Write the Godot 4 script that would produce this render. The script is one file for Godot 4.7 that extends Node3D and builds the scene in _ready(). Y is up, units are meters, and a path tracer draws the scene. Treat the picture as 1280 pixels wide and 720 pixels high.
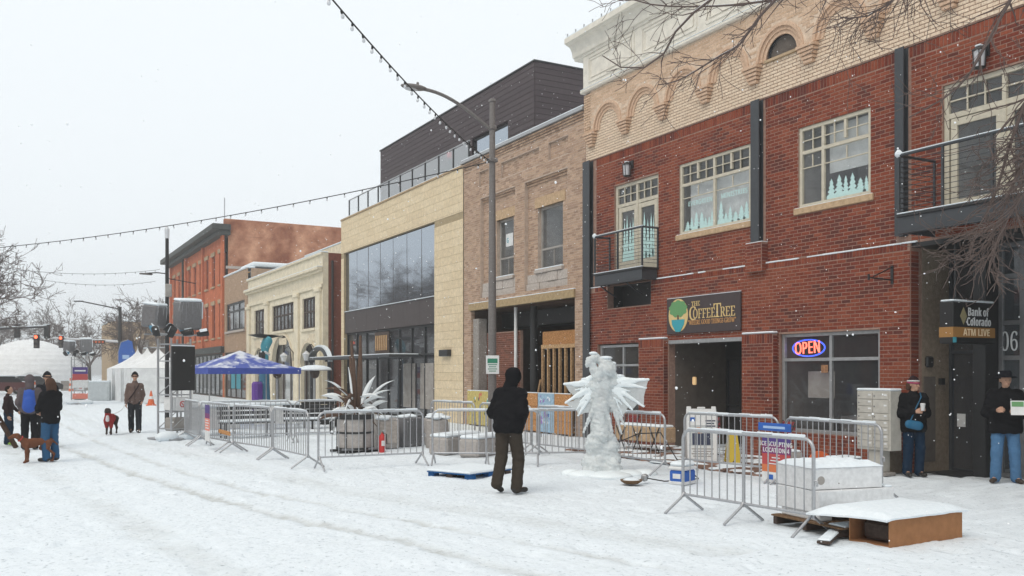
extends Node3D

# ---------------------------------------------------------------- mesh builder
class MB:
	var v := PackedVector3Array()
	var n := PackedVector3Array()
	var c := PackedColorArray()
	var ix := PackedInt32Array()
	var col := Color.WHITE
	var xf := Transform3D()
	func add(p: Vector3, nn: Vector3) -> int:
		v.append(xf * p)
		n.append((xf.basis * nn).normalized())
		c.append(col)
		return v.size() - 1
	func tri(a: Vector3, b: Vector3, d: Vector3) -> void:
		var nn := (b - a).cross(d - a)
		var i := add(a, nn)
		add(b, nn)
		add(d, nn)
		ix.append_array(PackedInt32Array([i, i + 2, i + 1]))
	func quad(a: Vector3, b: Vector3, d: Vector3, e: Vector3) -> void:
		var nn := (d - a).cross(e - b)
		var i := add(a, nn)
		add(b, nn)
		add(d, nn)
		add(e, nn)
		ix.append_array(PackedInt32Array([i, i + 2, i + 1, i, i + 3, i + 2]))
	func oquad(a: Vector3, b: Vector3, d: Vector3, e: Vector3, mid: Vector3) -> void:
		if (d - a).cross(e - b).dot((a + b + d + e) * 0.25 - mid) < 0.0:
			quad(e, d, b, a)
		else:
			quad(a, b, d, e)
	func box(ctr: Vector3, s: Vector3, ch := 0.0) -> void:
		var h := s * 0.5
		if ch <= 0.0:
			var p := []
			for i in 8:
				p.append(ctr + Vector3(h.x if i & 1 else -h.x, h.y if i & 2 else -h.y, h.z if i & 4 else -h.z))
			for f in [[0, 1, 3, 2], [4, 5, 7, 6], [0, 1, 5, 4], [2, 3, 7, 6], [0, 2, 6, 4], [1, 3, 7, 5]]:
				oquad(p[f[0]], p[f[1]], p[f[2]], p[f[3]], ctr)
			return
		ch = minf(ch, minf(h.x, minf(h.y, h.z)) * 0.9)
		var q := func(sx: int, sy: int, sz: int, ax: int) -> Vector3:
			var r := Vector3(h.x - ch, h.y - ch, h.z - ch)
			r[ax] = h[ax]
			return ctr + r * Vector3(sx, sy, sz)
		for s1 in [-1, 1]:
			oquad(q.call(s1, -1, -1, 0), q.call(s1, 1, -1, 0), q.call(s1, 1, 1, 0), q.call(s1, -1, 1, 0), ctr)
			oquad(q.call(-1, s1, -1, 1), q.call(1, s1, -1, 1), q.call(1, s1, 1, 1), q.call(-1, s1, 1, 1), ctr)
			oquad(q.call(-1, -1, s1, 2), q.call(1, -1, s1, 2), q.call(1, 1, s1, 2), q.call(-1, 1, s1, 2), ctr)
			for s2 in [-1, 1]:
				oquad(q.call(s1, s2, -1, 0), q.call(s1, s2, 1, 0), q.call(s1, s2, 1, 1), q.call(s1, s2, -1, 1), ctr)
				oquad(q.call(s1, -1, s2, 0), q.call(s1, 1, s2, 0), q.call(s1, 1, s2, 2), q.call(s1, -1, s2, 2), ctr)
				oquad(q.call(-1, s1, s2, 1), q.call(1, s1, s2, 1), q.call(1, s1, s2, 2), q.call(-1, s1, s2, 2), ctr)
				for s3 in [-1, 1]:
					var a: Vector3 = q.call(s1, s2, s3, 0)
					var b: Vector3 = q.call(s1, s2, s3, 1)
					var d: Vector3 = q.call(s1, s2, s3, 2)
					if (b - a).cross(d - a).dot(a - ctr) < 0.0:
						tri(a, d, b)
					else:
						tri(a, b, d)
	func tube(pts: Array, rad, sides := 8, caps := true) -> void:
		var m := pts.size()
		var up := Vector3.UP
		var rows := []
		var prev := Vector3.ZERO
		for i in m:
			var t: Vector3 = (pts[mini(i + 1, m - 1)] - pts[maxi(i - 1, 0)]).normalized()
			if i == 0:
				up = Vector3.RIGHT if absf(t.y) > 0.9 else Vector3.UP
			else:
				up = prev
			var s := t.cross(up).normalized()
			if s.length() < 0.5:
				s = t.cross(Vector3(0.3, 0.5, 0.8)).normalized()
			up = s.cross(t).normalized()
			prev = up
			var r: float = rad[i] if rad is Array else rad
			var row := []
			for j in sides:
				var an := TAU * j / sides
				var d := s * cos(an) + up * sin(an)
				row.append(add(pts[i] + d * r, d))
			rows.append(row)
			if i > 0:
				for j in sides:
					var k := (j + 1) % sides
					ix.append_array(PackedInt32Array([rows[i - 1][j], rows[i - 1][k], rows[i][k], rows[i - 1][j], rows[i][k], rows[i][j]]))
		if caps:
			for e in [0, m - 1]:
				var t: Vector3 = (pts[0] - pts[1]) if e == 0 else (pts[m - 1] - pts[m - 2])
				t = t.normalized()
				var base: Array = []
				for j in sides:
					var pv: Vector3 = v[rows[e][j]]
					v.append(pv)
					n.append((xf.basis * t).normalized())
					c.append(col)
					base.append(v.size() - 1)
				for j in range(1, sides - 1):
					if e != 0:
						ix.append_array(PackedInt32Array([base[0], base[j], base[j + 1]]))
					else:
						ix.append_array(PackedInt32Array([base[0], base[j + 1], base[j]]))
	func lathe(prof: Array, segs := 16, ctr := Vector3.ZERO) -> void:
		for i in prof.size() - 1:
			var p: Vector2 = prof[i]
			var q: Vector2 = prof[i + 1]
			var d := (q - p)
			if d.length() < 1e-6:
				continue
			var nr := Vector2(d.y, -d.x).normalized()
			for j in segs:
				var a0 := TAU * j / segs
				var a1 := TAU * (j + 1) / segs
				var d0 := Vector3(cos(a0), 0, sin(a0))
				var d1 := Vector3(cos(a1), 0, sin(a1))
				var n0 := d0 * nr.x + Vector3(0, nr.y, 0)
				var n1 := d1 * nr.x + Vector3(0, nr.y, 0)
				var b := add(ctr + d0 * p.x + Vector3(0, p.y, 0), n0)
				add(ctr + d1 * p.x + Vector3(0, p.y, 0), n1)
				add(ctr + d1 * q.x + Vector3(0, q.y, 0), n1)
				add(ctr + d0 * q.x + Vector3(0, q.y, 0), n0)
				ix.append_array(PackedInt32Array([b, b + 1, b + 2, b, b + 2, b + 3]))
	func prism(poly: PackedVector2Array, z0: float, z1: float) -> void:
		var area := 0.0
		for i in poly.size():
			area += poly[i].cross(poly[(i + 1) % poly.size()])
		if area < 0.0:
			poly = poly.duplicate()
			poly.reverse()
		var t := Geometry2D.triangulate_polygon(poly)
		for i in range(0, t.size(), 3):
			var a := poly[t[i]]
			var b := poly[t[i + 1]]
			var d := poly[t[i + 2]]
			if (b - a).cross(d - a) < 0:
				var w := b
				b = d
				d = w
			tri(Vector3(a.x, a.y, z1), Vector3(b.x, b.y, z1), Vector3(d.x, d.y, z1))
			tri(Vector3(a.x, a.y, z0), Vector3(d.x, d.y, z0), Vector3(b.x, b.y, z0))
		for i in poly.size():
			var a := poly[i]
			var b := poly[(i + 1) % poly.size()]
			quad(Vector3(a.x, a.y, z0), Vector3(b.x, b.y, z0), Vector3(b.x, b.y, z1), Vector3(a.x, a.y, z1))
	func ball(ctr: Vector3, r: Vector3, segs := 10, rings := 6) -> void:
		var rows := []
		for i in rings + 1:
			var th := PI * i / rings
			var row := []
			for j in segs:
				var an := TAU * j / segs
				var d := Vector3(sin(th) * cos(an), cos(th), sin(th) * sin(an))
				row.append(add(ctr + d * r, d / r))
			rows.append(row)
			if i > 0:
				for j in segs:
					var k := (j + 1) % segs
					ix.append_array(PackedInt32Array([rows[i - 1][j], rows[i][k], rows[i - 1][k], rows[i - 1][j], rows[i][j], rows[i][k]]))
	func mesh() -> ArrayMesh:
		var a := []
		a.resize(Mesh.ARRAY_MAX)
		a[Mesh.ARRAY_VERTEX] = v
		a[Mesh.ARRAY_NORMAL] = n
		a[Mesh.ARRAY_COLOR] = c
		a[Mesh.ARRAY_INDEX] = ix
		var m := ArrayMesh.new()
		if v.size():
			m.add_surface_from_arrays(Mesh.PRIMITIVE_TRIANGLES, a)
		return m

# ---------------------------------------------------------------- scene helpers
var used := {}
var M := {}
var cache := {}
var rng := RandomNumberGenerator.new()
var nz := FastNoiseLite.new()
var foot := FastNoiseLite.new()
var sans := SystemFont.new()
var serif := SystemFont.new()
var sansb := SystemFont.new()

func numbered(s: String) -> String:
	used[s] = used.get(s, -1) + 1
	return s if used[s] == 0 else "%s_%03d" % [s, used[s]]

func meta(o: Node, label: String, cat: String, group := "") -> void:
	o.set_meta("label", label)
	o.set_meta("category", cat)
	if group:
		o.set_meta("group", group)

func thing(called: String, label: String, cat: String, at := Vector3.ZERO, turn := 0.0, group := "") -> Node3D:
	var o := Node3D.new()
	o.name = numbered(called)
	add_child(o)
	o.position = at
	o.rotation.y = turn
	meta(o, label, cat, group)
	return o

func dup(src: Node3D, label: String, at: Vector3, turn := 0.0) -> Node3D:
	var base := String(src.name)
	if base.length() > 4 and base[-4] == "_" and base.right(3).is_valid_int():
		base = base.left(-4)
	var o: Node3D = src.duplicate()
	o.name = numbered(base)
	add_child(o)
	o.position = at
	o.rotation.y = turn
	o.set_meta("label", label)
	return o

func part(parent: Node, called: String, m: Mesh, mat: Material, at := Vector3.ZERO, rot := Vector3.ZERO) -> MeshInstance3D:
	var o := MeshInstance3D.new()
	o.name = called
	o.mesh = m
	o.material_override = mat
	o.position = at
	o.rotation = rot
	parent.add_child(o, true)
	return o

func struct(called: String, m: Mesh, mat: Material, at := Vector3.ZERO) -> MeshInstance3D:
	var o := part(self, numbered(called), m, mat, at)
	o.set_meta("kind", "structure")
	return o

func boxm(s: Vector3, ch := 0.004) -> Mesh:
	var key := "b%.4f,%.4f,%.4f,%.4f" % [s.x, s.y, s.z, ch]
	if not cache.has(key):
		var b := MB.new()
		b.box(Vector3.ZERO, s, ch)
		cache[key] = b.mesh()
	return cache[key]

func bx(parent: Node, called: String, ctr: Vector3, s: Vector3, mat: Material, ch := 0.004, rot := Vector3.ZERO) -> MeshInstance3D:
	return part(parent, called, boxm(s, ch), mat, ctr, rot)

# a box given by its limits along u, v, n
func bl(parent: Node, called: String, u0: float, u1: float, v0: float, v1: float, n0: float, n1: float, mat: Material, ch := 0.004) -> MeshInstance3D:
	return bx(parent, called, Vector3((u0 + u1) / 2, (v0 + v1) / 2, (n0 + n1) / 2), Vector3(absf(u1 - u0), absf(v1 - v0), absf(n1 - n0)), mat, ch)

func tb(parent: Node, called: String, pts: Array, rad, mat: Material, sides := 8) -> MeshInstance3D:
	var b := MB.new()
	b.tube(pts, rad, sides)
	return part(parent, called, b.mesh(), mat)

func text(parent: Node, called: String, s: String, size: float, at: Vector3, mat: Material, font: Font, depth := 0.012, rot := Vector3.ZERO) -> MeshInstance3D:
	var t := TextMesh.new()
	t.text = s
	t.font = font
	t.font_size = 64
	t.pixel_size = size / 64.0
	t.depth = depth
	t.curve_step = 2.0
	return part(parent, called, t, mat, at, rot)

func lin(r: float, g: float, b: float, a := 1.0) -> Color:
	var k := Color(r, g, b).linear_to_srgb()
	k.a = a
	return k

func noise_tex(freq: float, oct: int, lo: Color, hi: Color, seed_ := 1, size := 512, kind := FastNoiseLite.TYPE_SIMPLEX_SMOOTH) -> NoiseTexture2D:
	var f := FastNoiseLite.new()
	f.noise_type = kind
	f.seed = seed_
	f.frequency = freq
	f.fractal_octaves = oct
	f.fractal_gain = 0.6
	var t := NoiseTexture2D.new()
	t.width = size
	t.height = size
	t.seamless = true
	t.noise = f
	var g := Gradient.new()
	g.offsets = PackedFloat32Array([0.12, 0.88])
	g.colors = PackedColorArray([lo, hi])
	t.color_ramp = g
	return t

func bump_tex(freq: float, oct: int, strength: float, seed_ := 1, size := 512, kind := FastNoiseLite.TYPE_SIMPLEX_SMOOTH) -> NoiseTexture2D:
	var t := noise_tex(freq, oct, Color.BLACK, Color.WHITE, seed_, size, kind)
	t.color_ramp = null
	t.as_normal_map = true
	t.bump_strength = strength
	return t

var T := {}
# a plain procedural surface: base colour (linear), roughness, mottling texture and relief, mapped in three planes
func pm(key: String, c: Color, rough := 0.8, tex := "soft", scale := 1.0, relief := 0.0, metal := 0.0) -> StandardMaterial3D:
	var m := StandardMaterial3D.new()
	m.resource_name = key
	m.albedo_color = lin(c.r, c.g, c.b)
	m.roughness = rough
	m.metallic = metal
	if rough >= 0.75:
		m.metallic_specular = 0.2
	if tex:
		m.albedo_texture = T[tex]
		m.uv1_triplanar = true
		m.uv1_world_triplanar = true
		m.uv1_scale = Vector3.ONE * scale
	if relief > 0.0:
		m.normal_enabled = true
		m.normal_texture = T["bump"]
		m.normal_scale = relief
	M[key] = m
	return m

func vm(key: String, rough := 0.85, tex := "soft", scale := 1.0, relief := 0.0) -> StandardMaterial3D:
	var m := pm(key, Color.WHITE, rough, tex, scale, relief)
	m.vertex_color_use_as_albedo = true
	return m

func glow(key: String, c: Color, e: float) -> StandardMaterial3D:
	var m := pm(key, c, 0.4, "")
	m.emission_enabled = true
	m.emission = lin(c.r, c.g, c.b)
	m.emission_energy_multiplier = e
	return m

func glass(key: String, c: Color, a: float) -> StandardMaterial3D:
	var m := StandardMaterial3D.new()
	m.resource_name = key
	m.albedo_color = lin(c.r, c.g, c.b, a)
	m.transparency = BaseMaterial3D.TRANSPARENCY_ALPHA
	m.roughness = 0.03
	m.metallic_specular = 0.6
	M[key] = m
	return m

# ---------------------------------------------------------------- smooth bodies: tapered bones joined by a smooth minimum, meshed as surface nets
func blob(bones: Array, cell: float, k := 0.03, wrinkle := 0.0, wf := 9.0, into: MB = null) -> MB:
	var lo := Vector3.ONE * 1e9
	var hi := -lo
	for b in bones:
		var r: float = maxf(b[2], b[3]) + k + cell * 3.0
		lo = lo.min(b[0].min(b[1]) - Vector3.ONE * r)
		hi = hi.max(b[0].max(b[1]) + Vector3.ONE * r)
	var nx := int(ceil((hi.x - lo.x) / cell)) + 1
	var ny := int(ceil((hi.y - lo.y) / cell)) + 1
	var nzz := int(ceil((hi.z - lo.z) / cell)) + 1
	var f := PackedFloat32Array()
	f.resize(nx * ny * nzz)
	f.fill(9.0)
	var sy := nx
	var sz := nx * ny
	for b in bones:
		var fl: Vector3 = b[4] if b.size() > 4 else Vector3.ONE
		var mn: float = minf(fl.x, minf(fl.y, fl.z))
		var pad: float = maxf(b[2], b[3]) * maxf(1.0, maxf(fl.x, maxf(fl.y, fl.z))) + k + cell * 2.5
		var l: Vector3 = (b[0].min(b[1]) - Vector3.ONE * pad - lo) / cell
		var h: Vector3 = (b[0].max(b[1]) + Vector3.ONE * pad - lo) / cell
		var a: Vector3 = b[0] / fl
		var ab: Vector3 = b[1] / fl - a
		var l2: float = maxf(ab.length_squared(), 1e-9)
		var ra: float = b[2]
		var dr: float = b[3] - b[2]
		for z in range(maxi(0, int(l.z)), mini(nzz, int(h.z) + 2)):
			for y in range(maxi(0, int(l.y)), mini(ny, int(h.y) + 2)):
				var row := z * sz + y * sy
				for x in range(maxi(0, int(l.x)), mini(nx, int(h.x) + 2)):
					var p := (lo + Vector3(x, y, z) * cell) / fl - a
					var t := clampf(p.dot(ab) / l2, 0.0, 1.0)
					var d := ((p - ab * t).length() - ra - dr * t) * mn
					var o := f[row + x]
					if o > 8.0:
						f[row + x] = d
					else:
						var w := clampf(0.5 + 0.5 * (o - d) / k, 0.0, 1.0)
						f[row + x] = lerpf(o, d, w) - k * w * (1.0 - w)
	var out: MB = into if into else MB.new()
	var at := PackedInt32Array()
	at.resize(f.size())
	at.fill(-1)
	for z in nzz - 1:
		for y in ny - 1:
			var row := z * sz + y * sy
			for x in nx - 1:
				var i := row + x
				var f0 := f[i]
				if f0 > cell * 2.0 or f0 < -cell * 2.0:
					continue
				var g := [f0, f[i + 1], f[i + sy], f[i + sy + 1], f[i + sz], f[i + sz + 1], f[i + sz + sy], f[i + sz + sy + 1]]
				var neg := 0
				for q in g:
					if q < 0.0:
						neg += 1
				if neg == 0 or neg == 8:
					continue
				var sum := Vector3.ZERO
				var cnt := 0
				for e in EDGE:
					var fa: float = g[e[0]]
					var fb: float = g[e[1]]
					if (fa < 0.0) != (fb < 0.0):
						var t := fa / (fa - fb)
						sum += CORNER[e[0]].lerp(CORNER[e[1]], t)
						cnt += 1
				var p := lo + (Vector3(x, y, z) + sum / cnt) * cell
				var gr := Vector3(g[1] + g[3] + g[5] + g[7] - g[0] - g[2] - g[4] - g[6], g[2] + g[3] + g[6] + g[7] - g[0] - g[1] - g[4] - g[5], g[4] + g[5] + g[6] + g[7] - g[0] - g[1] - g[2] - g[3])
				gr = gr.normalized()
				if wrinkle > 0.0:
					p += gr * wrinkle * nz.get_noise_3d(p.x * wf * 10.0, p.y * wf * 16.0 + p.x * wf * 6.0, p.z * wf * 10.0)
				at[i] = out.add(p, gr)
	var start := out.ix.size()
	for z in range(1, nzz - 1):
		for y in range(1, ny - 1):
			var row := z * sz + y * sy
			for x in range(1, nx - 1):
				var i := row + x
				if at[i] < 0:
					continue
				var s := f[i] < 0.0
				if s != (f[i + 1] < 0.0):
					_face(out, at[i - sy - sz], at[i - sz], at[i], at[i - sy], s)
				if s != (f[i + sy] < 0.0):
					_face(out, at[i - 1 - sz], at[i - 1], at[i], at[i - sz], s)
				if s != (f[i + sz] < 0.0):
					_face(out, at[i - 1 - sy], at[i - sy], at[i], at[i - 1], s)
	if wrinkle > 0.0:
		var acc := PackedVector3Array()
		acc.resize(out.v.size())
		for i in range(start, out.ix.size(), 3):
			var a := out.ix[i]
			var b := out.ix[i + 1]
			var d := out.ix[i + 2]
			var nn := (out.v[d] - out.v[a]).cross(out.v[b] - out.v[a])
			acc[a] += nn
			acc[b] += nn
			acc[d] += nn
		for i in acc.size():
			if acc[i].length_squared() > 1e-16:
				out.n[i] = acc[i].normalized()
	return out

const CORNER := [Vector3(0, 0, 0), Vector3(1, 0, 0), Vector3(0, 1, 0), Vector3(1, 1, 0), Vector3(0, 0, 1), Vector3(1, 0, 1), Vector3(0, 1, 1), Vector3(1, 1, 1)]
const EDGE := [[0, 1], [2, 3], [4, 5], [6, 7], [0, 2], [1, 3], [4, 6], [5, 7], [0, 4], [1, 5], [2, 6], [3, 7]]

func _face(o: MB, a: int, b: int, d: int, e: int, s: bool) -> void:
	if a < 0 or b < 0 or d < 0 or e < 0:
		return
	if s:
		o.ix.append_array(PackedInt32Array([a, d, b, a, e, d]))
	else:
		o.ix.append_array(PackedInt32Array([a, b, d, a, d, e]))

# ---------------------------------------------------------------- materials
func make_materials() -> void:
	T["soft"] = noise_tex(0.012, 5, Color(0.9, 0.9, 0.9), Color(1, 1, 1), 3)
	T["grime"] = noise_tex(0.02, 6, Color(0.86, 0.85, 0.84), Color(1, 1, 1), 7)
	T["bump"] = bump_tex(0.05, 5, 6.0, 5)
	T["wood"] = noise_tex(0.03, 4, Color(0.72, 0.66, 0.6), Color(1, 1, 1), 9)
	T["snowc"] = noise_tex(0.012, 6, Color(0.95, 0.96, 0.965), Color(1, 1, 1), 21, 1024)
	var gs := noise_tex(0.03, 4, Color.WHITE, Color.WHITE, 28, 1024)
	gs.color_ramp.offsets = PackedFloat32Array([0.0, 0.2, 0.27, 0.4, 1.0])
	gs.color_ramp.colors = PackedColorArray([Color(0.74, 0.75, 0.75), Color(0.84, 0.845, 0.85), Color(0.965, 0.97, 0.97), Color(0.985, 0.985, 0.985), Color.WHITE])
	T["snowg"] = gs
	T["snowb"] = bump_tex(0.035, 6, 5.0, 22, 1024)
	var wall := noise_tex(0.006, 5, Color(0.62, 0.48, 0.42), Color(1, 0.97, 0.94), 31)
	T["oldbrick"] = wall
	pm("mortar", Color(0.36, 0.235, 0.19), 0.95, "grime", 0.6, 0.3)
	pm("mortar_pale", Color(0.74, 0.59, 0.46), 0.95, "grime", 0.6, 0.3)
	pm("mortar_grey", Color(0.58, 0.47, 0.39), 0.95, "grime", 0.5, 0.3)
	vm("brick", 0.88, "grime", 1.7, 0.5)
	for i in 6:
		pm("red%d" % i, REDS[i], 0.88, "grime", 1.7, 0.5)
	pm("cream", Color(0.80, 0.76, 0.67), 0.7, "soft", 0.4)
	pm("tan_stone", Color(0.58, 0.42, 0.27), 0.85, "grime", 0.7, 0.4)
	pm("tan_brick", Color(0.70, 0.50, 0.36), 0.88, "grime", 1.2, 0.4)
	pm("trim", Color(0.60, 0.55, 0.44), 0.5, "soft", 0.8)
	pm("steel", Color(0.045, 0.05, 0.058), 0.5, "soft", 0.8, 0.1)
	pm("iron", Color(0.02, 0.021, 0.023), 0.5, "soft", 1.0)
	pm("alu", Color(0.42, 0.43, 0.44), 0.4, "soft", 1.0, 0.0, 0.5)
	pm("galv", Color(0.50, 0.51, 0.53), 0.38, "soft", 2.5, 0.1, 0.7)
	pm("snow", Color(0.80, 0.855, 0.895), 0.8, "snowc", 0.8, 0.4)
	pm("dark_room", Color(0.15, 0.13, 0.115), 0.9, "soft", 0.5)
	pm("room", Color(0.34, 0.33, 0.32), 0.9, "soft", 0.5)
	pm("blind", Color(0.55, 0.58, 0.58), 0.8, "soft", 0.5)
	pm("mint", Color(0.50, 0.72, 0.70), 0.7, "")
	pm("stucco", Color(0.30, 0.245, 0.19), 0.9, "grime", 0.8, 0.4)
	pm("concrete", Color(0.36, 0.34, 0.32), 0.9, "grime", 0.8, 0.4)
	pm("block", Color(0.775, 0.645, 0.445), 0.88, "soft", 0.7, 0.35)
	pm("block1", Color(0.795, 0.665, 0.465), 0.88, "soft", 0.7, 0.35)
	pm("block2", Color(0.75, 0.62, 0.425), 0.88, "soft", 0.7, 0.35)
	pm("joint", Color(0.42, 0.34, 0.22), 0.95, "soft", 0.6)
	pm("band", Color(0.062, 0.048, 0.047), 0.6, "soft", 0.4)
	pm("plum", Color(0.060, 0.043, 0.048), 0.7, "soft", 0.7, 0.2)
	pm("plum1", Color(0.068, 0.05, 0.055), 0.7, "soft", 0.7, 0.2)
	pm("plum_joint", Color(0.03, 0.022, 0.025), 0.8, "")
	pm("lintel", Color(0.45, 0.34, 0.20), 0.8, "grime", 0.7, 0.3)
	pm("white_stone", Color(0.55, 0.50, 0.46), 0.9, "grime", 0.9, 0.4)
	pm("lumber", Color(0.72, 0.50, 0.29), 0.8, "wood", 0.8)
	pm("ply", Color(0.66, 0.36, 0.16), 0.8, "wood", 0.9)
	pm("cream_wall", Color(0.80, 0.725, 0.565), 0.85, "soft", 0.25, 0.2)
	pm("cream_dirt", Color(0.77, 0.68, 0.52), 0.85, "grime", 0.3, 0.2)
	pm("brown_brick", Color(0.46, 0.33, 0.24), 0.9, "grime", 0.3, 0.4)
	pm("far_red", Color(0.60, 0.185, 0.09), 0.9, "grime", 0.16, 0.3)
	pm("far_red_dark", Color(0.33, 0.10, 0.06), 0.9, "grime", 0.2, 0.3)
	pm("old_side", Color(0.70, 0.42, 0.29), 0.9, "oldbrick", 0.11, 0.4)
	pm("cornice_dark", Color(0.045, 0.05, 0.045), 0.7, "soft", 0.5)
	pm("bark", Color(0.075, 0.058, 0.05), 0.95, "grime", 1.5, 0.5)
	pm("twig", Color(0.135, 0.105, 0.096), 0.95, "")
	pm("black", Color(0.012, 0.012, 0.013), 0.6, "")
	pm("white_paint", Color(0.78, 0.79, 0.79), 0.5, "soft", 0.7)
	pm("orange", Color(0.75, 0.14, 0.03), 0.6, "soft", 0.8)
	pm("far_tan", Color(0.50, 0.38, 0.25), 0.9, "grime", 0.2)
	pm("far_grey", Color(0.40, 0.38, 0.36), 0.9, "grime", 0.2)
	pm("paver", Color(0.24, 0.15, 0.11), 0.9, "grime", 1.2, 0.4)
	glass("pane", Color(0.5, 0.55, 0.6), 0.06)
	glass("dark_pane", Color(0.12, 0.13, 0.15), 0.35)
	pm("mirror_pane", Color(0.40, 0.445, 0.50), 0.04, "", 1.0, 0.0, 0.95)
	M["dark_pane"].metallic_specular = 0.7
	glass("mirror_dark", Color(0.1, 0.12, 0.14), 0.5)
	M["mirror_dark"].metallic_specular = 1.0
	glass("frost", Color(0.7, 0.72, 0.75), 0.7)
	M["frost"].roughness = 0.2
	pm("alu2", Color(0.22, 0.225, 0.235), 0.45, "soft", 1.0, 0.0, 0.4)
	pm("white_letter", Color(0.6, 0.62, 0.63), 0.5, "")
	pm("ply_dark", Color(0.075, 0.05, 0.04), 0.7, "wood", 0.8)
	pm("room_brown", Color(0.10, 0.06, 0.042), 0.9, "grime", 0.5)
	pm("teal", Color(0.05, 0.33, 0.42), 0.6, "soft", 0.6)
	pm("paint_yellow", Color(0.62, 0.52, 0.20), 0.8, "grime", 0.8)
	pm("paint_sky", Color(0.38, 0.56, 0.72), 0.8, "grime", 0.9)
	pm("paint_brown", Color(0.25, 0.12, 0.05), 0.8, "")
	vm("paint", 0.7, "")
	pm("red_paint", Color(0.55, 0.03, 0.03), 0.5, "soft", 1.0)
	pm("alley_brick", Color(0.24, 0.082, 0.055), 0.9, "grime", 0.5, 0.4)
	pm("mural_ochre", Color(0.55, 0.33, 0.12), 0.9, "grime", 0.25, 0.3)
	glass("frost_rail", Color(0.55, 0.6, 0.63), 0.45)
	pm("lamp_grey", Color(0.19, 0.175, 0.17), 0.55, "grime", 1.0)
	pm("sign_green", Color(0.02, 0.2, 0.12), 0.6, "")
	pm("vinyl", Color(0.90, 0.92, 0.93), 0.6, "soft", 0.2)
	pm("flag_blue", Color(0.02, 0.12, 0.48), 0.7, "soft", 0.5)
	pm("flag_pale", Color(0.35, 0.5, 0.75), 0.7, "")
	pm("cab_pale", Color(0.6, 0.65, 0.67), 0.6, "soft", 0.5)
	pm("dark_glass_solid", Color(0.015, 0.016, 0.018), 0.1, "")
	vm("flake", 0.9, "")
	for q in [["banner_purple", 0.07, 0.04, 0.20], ["banner_plum", 0.18, 0.03, 0.14], ["banner_red", 0.44, 0.06, 0.06], ["banner_orange", 0.6, 0.17, 0.06], ["banner_salmon", 0.7, 0.22, 0.16], ["post_blue", 0.03, 0.13, 0.22], ["skirt_purple", 0.10, 0.03, 0.25], ["pin_purple", 0.28, 0.12, 0.5], ["pin_blue", 0.03, 0.28, 0.45], ["coat_print", 0.03, 0.04, 0.08], ["sign_yellow", 0.55, 0.40, 0.04], ["logo_sand", 0.68, 0.5, 0.22], ["logo_gold", 0.6, 0.32, 0.12], ["logo_green", 0.12, 0.30, 0.12], ["logo_brown", 0.12, 0.06, 0.03], ["logo_teal", 0.04, 0.33, 0.4], ["sign_orange", 0.30, 0.15, 0.04], ["emblem_olive", 0.25, 0.22, 0.12], ["sign_lit", 0.75, 0.6, 0.4]]:
		pm(q[0], Color(q[1], q[2], q[3]), 0.7, "")
	pm("sign_brown", Color(0.055, 0.038, 0.04), 0.6, "soft", 0.8)
	pm("sign_black", Color(0.012, 0.012, 0.013), 0.35, "soft", 0.8)
	pm("speaker_grey", Color(0.19, 0.19, 0.2), 0.35, "grime", 1.4, 0.6)
	glass("frost_film", Color(0.75, 0.76, 0.78), 0.6)
	vm("canopy_blue", 0.7, "soft", 0.6)
	pm("planter_concrete", Color(0.46, 0.435, 0.42), 0.9, "grime", 0.9, 0.4)
	pm("bin_grey", Color(0.2, 0.2, 0.21), 0.7, "soft", 0.8)
	pm("stem_brown", Color(0.16, 0.105, 0.08), 0.9, "grime", 1.5, 0.4)
	pm("leaf_snow", Color(0.84, 0.87, 0.88), 0.8, "snowc", 1.0, 0.3)
	pm("pallet_blue", Color(0.025, 0.12, 0.33), 0.8, "grime", 1.5, 0.3)
	pm("pallet_wood", Color(0.24, 0.16, 0.10), 0.9, "wood", 1.2, 0.3)
	pm("foam", Color(0.78, 0.79, 0.80), 0.7, "soft", 1.5, 0.15)
	pm("cardboard", Color(0.37, 0.18, 0.085), 0.85, "soft", 1.0)
	pm("skin", Color(0.55, 0.32, 0.22), 0.55, "soft", 2.0)
	pm("chair_red", Color(0.25, 0.025, 0.03), 0.6, "soft", 1.0)
	pm("mail_beige", Color(0.50, 0.48, 0.43), 0.6, "soft", 0.8)
	pm("mail_door", Color(0.54, 0.52, 0.47), 0.55, "soft", 0.8)
	pm("easel_brown", Color(0.09, 0.055, 0.04), 0.8, "wood", 1.0)
	pm("lamp_blue", Color(0.06, 0.22, 0.34), 0.4, "")
	pm("car_maroon", Color(0.10, 0.012, 0.012), 0.3, "")
	glow("bulb_dim", Color(0.9, 0.6, 0.3), 0.35)
	glow("neon_red", Color(1.0, 0.16, 0.10), 2.2)
	glow("neon_blue", Color(0.05, 0.12, 0.9), 1.4)
	glow("signal_red", Color(1.0, 0.12, 0.05), 3.0)
	glow("bulb_warm", Color(1.0, 0.55, 0.15), 1.6)
	nz.noise_type = FastNoiseLite.TYPE_SIMPLEX_SMOOTH
	nz.seed = 4
	nz.frequency = 0.1
	foot.noise_type = FastNoiseLite.TYPE_CELLULAR
	foot.cellular_return_type = FastNoiseLite.RETURN_DISTANCE
	foot.fractal_type = FastNoiseLite.FRACTAL_NONE
	foot.frequency = 1.5
	sans.font_names = PackedStringArray(["Droid Sans"])
	serif.font_names = PackedStringArray(["Droid Serif"])
	sansb.font_names = PackedStringArray(["Droid Sans"])
	sansb.font_weight = 700

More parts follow.
